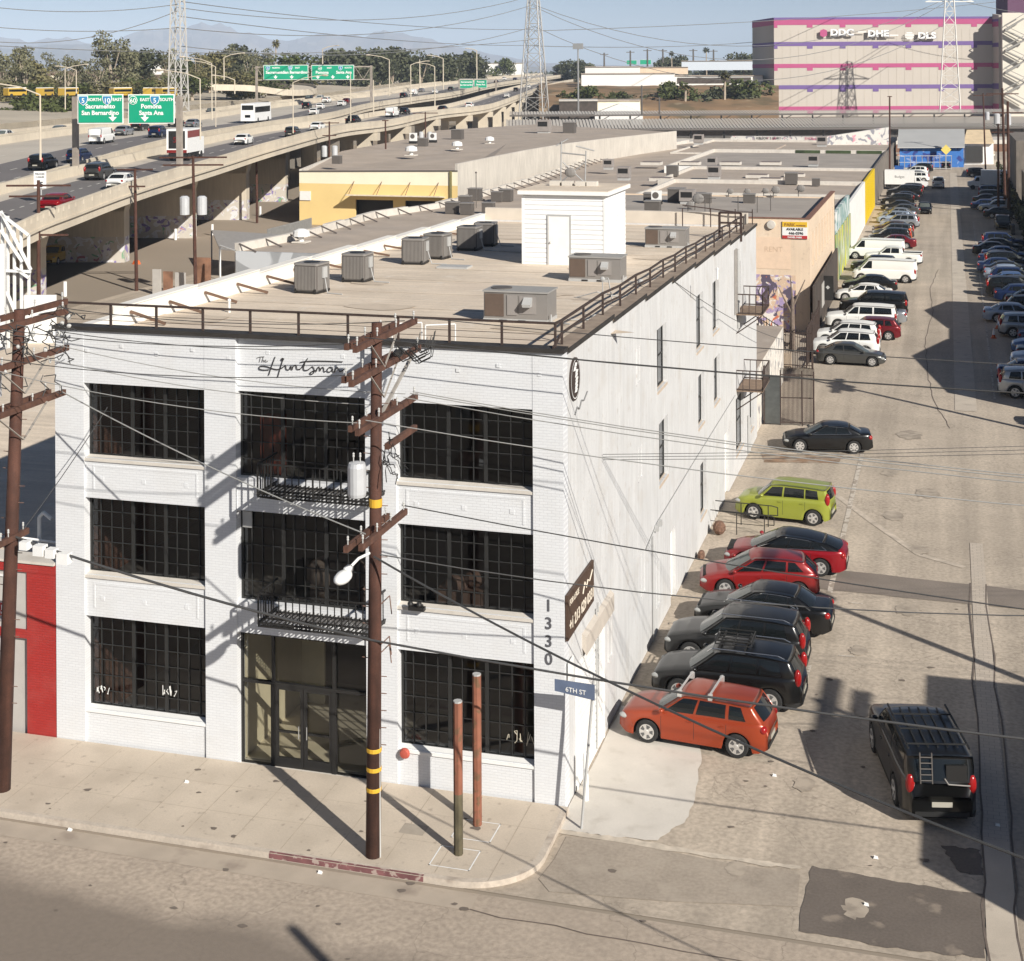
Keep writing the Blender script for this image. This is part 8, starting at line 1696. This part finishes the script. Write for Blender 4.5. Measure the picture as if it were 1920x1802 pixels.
spole(23.6, -5.6, 13.0, 'next brown utility pole of the front street line, outside the view on the right', (12.7, 12.0, 10.8)); spole(19.3, 6.2, 13.5, 'brown pole on the right side of the lane outside the view, nearest', (13.1,)); spole(19.3, 42.6, 14.5, 'brown pole on the right side of the lane outside the view, further', (14.1, 11.7)); spole(11.8, -20.2, 12.0, 'brown pole across the front street outside the view', ())
# billboard frame at the left edge
bf = thing('billboard_frame', 'white steel back frame of a billboard at the left edge', 'billboard', tuple(PD(20, 92, 0))); b = B(); D = 92
for px, yt in ((3, 400), (13, 405), (25, 425), (38, 432), (52, 440)): b.bar(PD(px, D, 0), PD(px, D, yz(yt, px, D)), .14)
for (p0, y0, p1, y1) in ((0, 395, 56, 505), (0, 430, 40, 490), (-30, 505, 56, 508), (0, 400, 52, 440), (10, 545, 50, 640), (25, 500, 52, 520)): b.bar(PD(p0, D-.3, yz(y0, p0, D)), PD(p1, D-.3, yz(y1, p1, D)), .16)
b.build('frame', whitem, bf); b = B(); q = PD(-22, 90, 0); b.obox((q.x, q.y, 2), 1.9, .3, 7.2, YAW); b.build('panel', whitem, bf)
wf = thing('white_picket_fence', 'white barred fence with a parked car behind it beyond the red storefront roof', 'fence', tuple(G(70, 735, 0))); b = B()
for k in range(30): q = PD(44+k*2, 84, 0); b.bar((q.x, q.y, 4.0), (q.x, q.y, 7.0), .07)
b.build('bars', whitem, wf)
# ---------------------------------------------------------------- terrain and hills beyond
hillm = mat('dry_slope', (.27, .17, .09), .95, var=.25, sc=.05, stain=[(.08, .5, .58, (.13, .10, .05), .8), (.12, .6, .66, (.36, .27, .17), .6)])
def terr(name, rows, m_):
    b = B()
    for r0_, r1_ in zip(rows, rows[1:]):
        for i in range(len(r0_)-1): b.face([r0_[i], r0_[i+1], r1_[i+1], r1_[i]])
    return struct(name, b, m_, True)
random.seed(30)
def trow(pxs, D, z): return [PD(px, D, z+random.uniform(-.3, .3)) for px in pxs]
PXL = list(range(-900, 760, 60)); terr('left_bank', [trow(PXL, 225, 0), trow(PXL, 262, 5.5), trow(PXL, 330, 8.5), trow(PXL, 420, 11.2), trow(PXL, 560, 13.5), trow(PXL, 1100, 14), trow(PXL, 1800, 0)], hillm) if False else None
def lrow(o, dz): return offs(EC, 18.6+o, dz)
b = B(); rws = [lrow(0, -1.2), lrow(40, .5), lrow(110, 2.5), lrow(260, 3.5), lrow(700, 3)]
yb_ = B()
for r0_, r1_ in zip(rws[:3], rws[1:3]):
    for i in range(len(r0_)-1): yb_.face([r0_[i], r0_[i+1], r1_[i+1], r1_[i]])
struct('yard_ground', yb_, mat('pale_yard', (.46, .40, .31), .95, var=.12, sc=.05), True)
b = B()
for r0_, r1_ in zip(rws[2:], rws[3:]):
    for i in range(len(r0_)-1): b.face([r0_[i], r0_[i+1], r1_[i+1], r1_[i]])
struct('hillside', b, hillm, True)
terr('hillside', [trow(range(1010, 1480, 30), 470, 0), trow(range(1010, 1480, 30), 500, 6.5), trow(range(1010, 1480, 30), 540, 11), trow(range(1010, 1480, 30), 560, 12.6), trow(range(1010, 1480, 30), 760, 13)], hillm)
whw = mat('warehouse_white', (.74, .73, .70), .8, var=.04, sc=.05)
def farbox(name, label, px0, px1, D, y0, y1, m_=None, depth=30, roofm_=None, cat='building', group='pale warehouses beyond the tracks', extra=None):
    t = thing(name, label, cat, tuple(PD((px0+px1)/2, D, 0)), 0, group); z1, z0 = yz(y0, px0, D), yz(y1, px0, D); B().hexa([PD(px0, D, z0), PD(px1, D, z0), PD(px1, D+depth, z0), PD(px0, D+depth, z0)], [PD(px0, D, z1), PD(px1, D, z1), PD(px1, D+depth, z1), PD(px0, D+depth, z1)]).build('wall', m_ or whw, t)
    B().hexa([PD(px0-.5, D-.5, z1), PD(px1+.5, D-.5, z1), PD(px1, D+depth, z1), PD(px0, D+depth, z1)], [PD(px0-.5, D-.5, z1+.25), PD(px1+.5, D-.5, z1+.25), PD(px1, D+depth, z1+.25), PD(px0, D+depth, z1+.25)]).build('roof', roofm_ or tanroof, t); 
    if extra: extra(t, D, z0, z1)
    return t
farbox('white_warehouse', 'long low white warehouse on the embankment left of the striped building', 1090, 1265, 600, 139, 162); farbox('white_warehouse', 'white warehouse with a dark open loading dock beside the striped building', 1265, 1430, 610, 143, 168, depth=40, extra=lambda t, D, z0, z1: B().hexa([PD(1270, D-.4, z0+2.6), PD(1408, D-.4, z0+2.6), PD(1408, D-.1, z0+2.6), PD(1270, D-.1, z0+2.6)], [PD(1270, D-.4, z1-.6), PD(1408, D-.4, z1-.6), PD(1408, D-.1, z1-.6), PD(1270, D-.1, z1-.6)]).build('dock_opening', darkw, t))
farbox('white_warehouse', 'white block stepping up behind the long low warehouse', 1097, 1200, 650, 126, 142); farbox('tan_roofed_shed', 'tan roofed shed behind the white warehouses', 1160, 1290, 690, 127, 140, creamw); farbox('pale_grey_hall', 'pale bluish hall on the skyline left of the striped building', 1278, 1412, 800, 115, 132, mat('pale_blue_wall', (.55, .60, .66), .7, var=.03))
farbox('white_hall', 'white hall among trees right of the middle signs', 905, 982, 900, 119, 141, group='pale buildings among the trees'); farbox('white_house', 'white block with windows among the dark trees', 752, 790, 760, 122, 146, group='pale buildings among the trees'); farbox('white_house', 'narrow white block among the dark trees', 715, 735, 760, 124, 146, group='pale buildings among the trees'); farbox('white_house', 'cream block left of the white hall', 855, 905, 820, 128, 146, ochre2, group='pale buildings among the trees')
farbox('white_house', 'small white building behind the slender tower', 283, 307, 560, 118, 140, group='pale buildings among the trees'); farbox('red_roofed_house', 'small house with reddish roof in the trees at left', 95, 118, 480, 140, 152, ochre2, roofm_=MT['rust_sheet'], group='pale buildings among the trees')
dk = farbox('platform_hall', 'low hall with a dark open end behind the platform canopies', 1048, 1120, 480, 190, 222, darkw, 25, paper, group='low halls behind the canopies'); farbox('gabled_hall', 'pale hall right of the dark open hall', 1116, 1200, 482, 190, 225, ochre2, 25, group='low halls behind the canopies')
gh = thing('gabled_house', 'white gabled front below the embankment', 'building', tuple(PD(1160, 470, 0))); b = B(); D = 470; b.hexa([PD(1115, D, 0), PD(1205, D, 0), PD(1205, D, yz(212, 1160, D)), PD(1160, D, yz(195, 1160, D)), PD(1115, D, yz(212, 1160, D))], [PD(1115, D+20, 0), PD(1205, D+20, 0), PD(1205, D+20, yz(212, 1160, D)), PD(1160, D+20, yz(195, 1160, D)), PD(1115, D+20, yz(212, 1160, D))]); b.build('wall', whw, gh)
# yellow buses yard at the far left
for i in range(7):
    px = [-30, 28, 84, 128, 226, 282, 312][i]; q = PD(px, 372, yz(181, px, 372)-.2); t = thing('school_bus', ['first', 'second', 'third', 'fourth', 'fifth', 'sixth', 'seventh'][i]+' yellow bus from the left edge in the yard under the trees', 'bus', tuple(q), YAW+[1.1, .9, 1.4, 1.2, .8, 1.5, 1.0][i], 'yellow buses in the yard'); B().box(-2.6, 2.6, -1.1, 1.1, .5, 2.3).build('body', P_['yellow'], t, world=False); B().box(-2.4, 2.4, -1.12, 1.12, 1.4, 2.0).build('window_glass', carglass, t, world=False); B().box(-2.5, 2.5, -1.05, 1.05, 2.301, 2.45).build('roof', whitem, t, world=False)
    for xw in (-1.7, 1.7): B().lathe([(.3, -1.14), (.48, -1.1), (.48, 1.1), (.3, 1.14)], 12, (xw, 0, .48), 'y').build('wheel', rubber, t, world=False)
# ---------------------------------------------------------------- trees
def leafmat(n, c): return mat(n, c, .7, var=.35, sc=.35, fine=.3, fsc=2.5, obj=False)
LM = [leafmat('eucalyptus_leaf', (.17, .165, .09)), leafmat('dark_leaf', (.075, .082, .04)), leafmat('olive_leaf', (.15, .135, .055)), leafmat('bush_leaf', (.07, .085, .02))]
barkm = mat('eucalyptus_bark', (.42, .35, .27), .9, var=.2, sc=1)
def treeproto(seed, kind):
    rnd = random.Random(seed); t = thing('tree', None, 'tree', (0, 0, 0)); tr = B(); blobs = []
    if kind == 'euc':
        n = 9; tr.tube((0, 0, 0), (.3, .1, 7), .45, .3, 7)
        for k in range(n):
            a = rnd.uniform(0, 6.28); rr = rnd.uniform(1, 4.5); z = rnd.uniform(8, 18); x, y = rr*math.cos(a), rr*math.sin(a); tr.tube((.3, .1, rnd.uniform(4, 7)), (x, y, z), .22, .06, 5); blobs.append((x, y, z, rnd.uniform(1.6, 3.0), rnd.uniform(1.3, 2.2)))
        for k in range(4): blobs.append((rnd.uniform(-5, 5), rnd.uniform(-3, 3), rnd.uniform(4, 8), rnd.uniform(1.8, 3), rnd.uniform(1.2, 1.8)))
    elif kind == 'round':
        tr.tube((0, 0, 0), (0, 0, 5), .4, .3, 7)
        for k in range(16): a = rnd.uniform(0, 6.28); rr = rnd.uniform(0, 4.4); z = rnd.uniform(3, 9); blobs.append((rr*math.cos(a), rr*math.sin(a), z, rnd.uniform(1.8, 2.8), rnd.uniform(1.4, 2.2)))
    elif kind == 'bush':
        tr.tube((0, 0, 0), (0, 0, 1), .1, .08, 5)
        for k in range(10): a = rnd.uniform(0, 6.28); rr = rnd.uniform(0, 2.6); blobs.append((rr*math.cos(a), rr*math.sin(a), rnd.uniform(.6, 2.0), rnd.uniform(.8, 1.4), rnd.uniform(.7, 1.1)))
    elif kind == 'palm':
        tr.tube((0, 0, 0), (.2, 0, 13), .3, .2, 7); c = B()
        for k in range(46):
            a = rnd.uniform(0, 6.28); el = rnd.uniform(-.9, 1.2); L_ = rnd.uniform(1.3, 2.0); d = Vector((math.cos(a)*math.cos(el), math.sin(a)*math.cos(el), math.sin(el))); s = d.cross(Vector((0, 0, 1))).normalized()*.35; o = Vector((.2, 0, 13)); m_ = o+d*L_*.6+s; m2 = o+d*L_*.6-s; e = o+d*L_+Vector((0, 0, -.4)); c.face([o, m_, e, m2])
        tr.build('trunk', barkm, t, world=False); c.build('crown', LM[2], t, world=False); return t
    tr.build('trunk', barkm, t, world=False); c = B()
    for (x, y, z, r, rz_) in blobs:
        for k in range(int(60*r*r/3) if kind != 'bush' else 90):
            v = Vector((rnd.gauss(0, 1), rnd.gauss(0, 1), rnd.gauss(0, 1))).normalized()*rnd.uniform(.55, 1.08); p = Vector((x+v.x*r, y+v.y*r, z+v.z*rz_)); s = rnd.uniform(.22, .5) if kind != 'bush' else rnd.uniform(.12, .28)
            d1 = Vector((rnd.uniform(-1, 1), rnd.uniform(-1, 1), rnd.uniform(-1, 1))).normalized()*s; d2 = d1.cross(Vector((rnd.uniform(-1, 1), rnd.uniform(-1, 1), rnd.uniform(-1, 1)))).normalized()*s*.8; c.face([p-d1, p+d2, p+d1, p-d2])
    c.build('crown', LM[0], t, world=False); return t
TP = {k: [treeproto(s, k) for s in ss] for k, ss in (('euc', (1, 2, 3, 4)), ('round', (5, 6, 7)), ('bush', (8, 9)), ('palm', (10,)))}
TC = [0]
def plant(kind, px, D, ytop, label, lm=0, zb=None, sx=1.0, group='trees beyond the freeway', name='tree', cat='tree'):
    src = TP[kind][TC[0] % len(TP[kind])]; TC[0] += 1; o = copytree(src); H0 = {'euc': 19.5, 'round': 11, 'bush': 2.9, 'palm': 14.2}[kind]
    q = PD(px, D, 0); zt = yz(ytop, px, D)
    if zb is None: zb = 12
    h = (zt-zb)/H0; o.name = name; o.location = (q.x, q.y, zb); o.scale = (h*sx, h*sx, h); o.rotation_euler.z = TC[0]*1.3; tag(o, label, cat, group)
    for c in o.children:
        if c.name.startswith('crown'): c.material_slots[0].link = 'OBJECT'; c.material_slots[0].material = LM[lm]
TR = [(-60, 430, 80, 0), (5, 420, 92, 0), (30, 450, 84, 0), (48, 400, 82, 0), (70, 430, 108, 2), (110, 460, 98, 0), (130, 430, 100, 0), (158, 470, 112, 0), (183, 410, 96, 0), (208, 420, 56, 0), (232, 430, 76, 0), (255, 440, 84, 1), (278, 450, 90, 0), (312, 470, 90, 0), (345, 500, 104, 3), (368, 480, 96, 2), (392, 500, 92, 2), (410, 520, 88, 0), (428, 520, 86, 1), (448, 540, 78, 1), (470, 520, 88, 0), (492, 560, 90, 0), (640, 620, 86, 1), (655, 620, 84, 1), (678, 640, 92, 1), (690, 620, 86, 1), (712, 640, 84, 1), (735, 640, 88, 1), (752, 660, 82, 1), (768, 660, 94, 1), (790, 660, 90, 1), (812, 680, 104, 1), (828, 680, 96, 1), (852, 700, 102, 1), (873, 720, 92, 1), (886, 720, 110, 1), (1050, 900, 114, 1), (1070, 900, 112, 1), (1086, 880, 108, 1), (1105, 900, 116, 1), (1240, 950, 104, 1), (1260, 950, 100, 1), (1280, 950, 110, 1), (1340, 980, 110, 1), (1395, 900, 95, 1), (1405, 900, 98, 1)]
ORD = 'pale olive|dense|tall|broad|leaning|ragged|feathery|slim|wide|tallest grey green|bushy|dark|sparse|rounded|small|low'.split('|')
for i, (px, D, yt, lm) in enumerate(TR):
    kind = 'euc' if (lm == 0 or i % 3 == 0) else 'round'
    reg = 'left of the near green signs' if px < 145 else 'above the near green signs' if px < 330 else 'between the slender tower and the middle signs' if px < 500 else 'in the dark stand right of the middle signs' if px < 900 else 'on the skyline beside the grey lattice tower' if px < 1150 else 'on the skyline behind the white warehouses'
    plant(kind, px, D, yt, f'{ORD[i % 16]} {["eucalyptus", "dark evergreen", "olive green tree", "green tree"][lm]} {reg}', lm, 11 if D < 600 else 8, 1.0 if kind == 'euc' else 1.15)
for i, (px, D, yt) in enumerate(((15, 385, 150), (60, 380, 152), (95, 390, 150), (140, 400, 152), (215, 400, 148), (250, 410, 145), (300, 420, 142), (360, 430, 135), (440, 450, 132), (480, 470, 128), (560, 560, 118))): plant('round', px, D, yt, f'{ORD[i]} low green thicket at the foot of the tree line {["at the far left", "near the far left", "by the pale lamp", "above the first sign", "behind the first sign", "behind the second sign", "before the tower", "behind the tower", "by the flyover", "near the coach", "under the rounded tree"][i]}', 3 if i % 2 else 2, 9.5, 1.6, 'thickets beyond the freeway')
plant('round', 548, 560, 95, 'rounded bright green tree left of the middle signs', 3, 10, 1.3); plant('round', 945, 900, 106, 'rounded green tree in front of the white hall', 3, 12, 1.0)
for i, (px, D, yt) in enumerate(((72, 340, 176), (92, 335, 178), (112, 340, 180), (28, 330, 200))): plant('bush', px, D, yt, f'{["broad", "round", "dense", "small"][i]} green bush on the freeway bank at the left', 3, 9.2, 1.4, 'bushes on the freeway bank', 'bush', 'bush')
plant('palm', 517, 620, 73, 'single tall palm rising above the trees', 2, 12, .8, name='palm_tree', cat='palm'); plant('palm', 1260, 900, 95, 'small palm on the skyline above the tan roofed shed', 1, 12, 1, name='palm_tree', cat='palm'); plant('palm', 1325, 900, 88, 'leaning palm on the skyline above the pale hall', 1, 12, 1, name='palm_tree', cat='palm')
plant('palm', 1358, 520, 135, 'shaggy palm on the brown embankment beside the striped building', 2, 4, 1.7, name='palm_tree', cat='palm'); plant('palm', 1284, 515, 158, 'shorter shaggy palm on the brown embankment', 2, 4, 2.2, name='palm_tree', cat='palm')
for i, (px, yt) in enumerate(((1098, 158), (1186, 172), (1255, 150), (1320, 160), (1405, 145), (1225, 175), (1150, 170), (1385, 170))): plant('bush', px, 525, yt, f'{ORD[i]} dark shrub on the brown embankment {["above the canopy end", "below the long warehouse", "under the dock", "between the two palms", "against the striped building", "left of the short palm", "over the gabled house", "right of the shaggy palm"][i]}', 1 if i % 2 else 3, 5 if i % 2 else 8, 1.3, 'shrubs on the embankment', 'bush', 'bush')
for ks in TP.values():
    for o in ks:
        for c in list(o.children): bpy.data.objects.remove(c)
        bpy.data.objects.remove(o)
# floodlight mast and distant poles
for i, (px, D, yt, yb, hd_, lb) in enumerate(((1084, 470, 85, 215, 1, 'tall grey floodlight mast above the platform hall'), (1133, 900, 99, 125, 0, 'distant power pole, first on the skyline'), (1182, 900, 95, 125, 0, 'distant power pole, second on the skyline'), (1214, 900, 92, 125, 0, 'distant power pole, third on the skyline'), (1243, 900, 92, 118, 0, 'distant power pole above the dark tree'), (1300, 900, 92, 120, 0, 'distant power pole above the pale hall'), (1338, 900, 93, 120, 0, 'distant power pole near the leaning palm'), (1023, 500, 130, 215, 0, 'pale mast before the grey lattice tower'), (1203, 440, 160, 215, 0, 'thin post on the embankment'), (1236, 440, 182, 215, 0, 'short lamp post above the canopy'))):
    q = PD(px, D, 0); t = thing('mast', lb, 'mast', tuple(q), 0, 'masts and poles on the skyline'); B().tube((q.x, q.y, yz(yb, px, D)), (q.x, q.y, yz(yt, px, D)), D*.0006, D*.0005, 6).build('pole', steel if hd_ else greyd, t)
    if hd_: B().box(q.x-1.6, q.x+1.6, q.y-.4, q.y+.4, yz(yt, px, D)-1.2, yz(yt, px, D)+.6).build('lamp_head', steel, t)
    elif D == 900: B().bar(Vector((q.x, q.y, yz(yt+3, px, D)))-Rw*2.5, Vector((q.x, q.y, yz(yt+3, px, D)))+Rw*2.5, .4).build('crossarm', greyd, t)
# flyover curve left of the coach
fo = thing('curved_flyover', 'pale concrete ramp curling behind the coach', 'viaduct', tuple(PD(560, 470, 10)), 0); P = smoothline([PD(px, D, yz(y, px, D)) for px, D, y in ((400, 430, 158), (470, 440, 160), (540, 445, 168), (590, 470, 166), (585, 520, 158), (540, 560, 154), (480, 590, 151), (400, 620, 150))]); b = B(); sweep(b, P, 0, 0, 0, -1.8); sweep(b, P, 0, -.8, 8, -.8); sweep(b, P, 8, .0, 8, -1.8); b.build('deck', lconc, fo)
# ---------------------------------------------------------------- mountains: real ridges far away
def ridge(D, pts, zb, seed, col, name):
    rnd = random.Random(seed); mm = mat(name, col, 1.0, var=.15, sc=.0015, stain=[(.002, .5, .6, (.30, .24, .18), .5)]); rows = []; xs_ = list(range(-900, 2800, 18))
    N_ = 9
    for r in range(N_+1):
        f = r/N_; row = []
        for px in xs_:
            top_ = lin(pts, px); h = (129-top_)*D/FPX; k = math.sin(math.pi*min(1, f*1.0)*.5) if f <= 1 else 1
            jag = (math.sin(px*.05+seed)+math.sin(px*.13+2*seed)+.6*math.sin(px*.31))*h*.03
            amp = h*.10*math.sin(px*.11+r*1.3+seed)*math.sin(math.pi*f) + rnd.uniform(-1, 1)*h*.05*math.sin(math.pi*f)
            row.append(PD(px, D-(1-f)*D*.18+amp*2, 19.5+(h+jag)*k+amp if f > 0 else -5))
        rows.append(row)
    rows.append([PD(px, D*1.08, 0) for px in xs_]); return terr('mountains', rows, mm)
ridge(14000, [(-900, 92), (-300, 70), (0, 64), (60, 70), (100, 66), (200, 78), (260, 56), (300, 50), (345, 48), (385, 40), (420, 44), (450, 56), (490, 66), (520, 74), (560, 68), (600, 62), (650, 66), (680, 64), (700, 57), (718, 56), (745, 60), (765, 70), (785, 64), (800, 68), (840, 82), (900, 96), (960, 106), (1000, 114), (1060, 119), (1150, 122), (1500, 124), (2800, 124)], 0, 1.7, (.16, .13, .12), 'mountain_far')
ridge(10500, [(-900, 96), (-200, 88), (0, 84), (80, 80), (160, 76), (220, 88), (300, 98), (360, 104), (480, 108), (560, 112), (700, 116), (900, 122), (1200, 125), (2800, 125)], 0, 4.1, (.12, .105, .09), 'mountain_near')
fw_ = B(); random.seed(44)
tw = mat('far_wood', (.05, .06, .035), .9, var=.4, sc=.02)
for k in range(5000):
    D = random.uniform(1100, 2600); px = random.uniform(-300, 2100); s = random.uniform(2.0, 4.5); p = PD(px, D, random.uniform(3, 15)); d1 = Vector((random.uniform(-1, 1), random.uniform(-1, 1), random.uniform(-.6, .6))).normalized()*s; d2 = d1.cross(Vector((random.uniform(-1, 1), random.uniform(-1, 1), random.uniform(-1, 1)))).normalized()*s; fw_.face([p-d1, p+d2, p+d1, p-d2])
tag(fw_.build('far_woodland', tw), 'dark distant band of treetops along the horizon', 'woodland', kind='stuff')
# ---------------------------------------------------------------- haze
hz_ = bpy.data.materials.new('haze'); hz_.use_nodes = True; t = hz_.node_tree
for n_ in list(t.nodes): t.nodes.remove(n_)
o_ = _n(t, 'ShaderNodeOutputMaterial'); v = _n(t, 'ShaderNodeVolumePrincipled'); v.inputs['Color'].default_value = (.68, .81, 1.0, 1); v.inputs['Density'].default_value = HAZE; v.inputs['Anisotropy'].default_value = -.25; t.links.new(v.outputs[0], o_.inputs['Volume'])
tag(B().box(-20000, 16000, -700, 22000, -8, 560).build('haze', hz_), kind='stuff')
for kk, o in list(PROTO.items()):
    def kill(o):
        for c in list(o.children): kill(c)
        bpy.data.objects.remove(o)
    kill(o)
PROTO.clear()
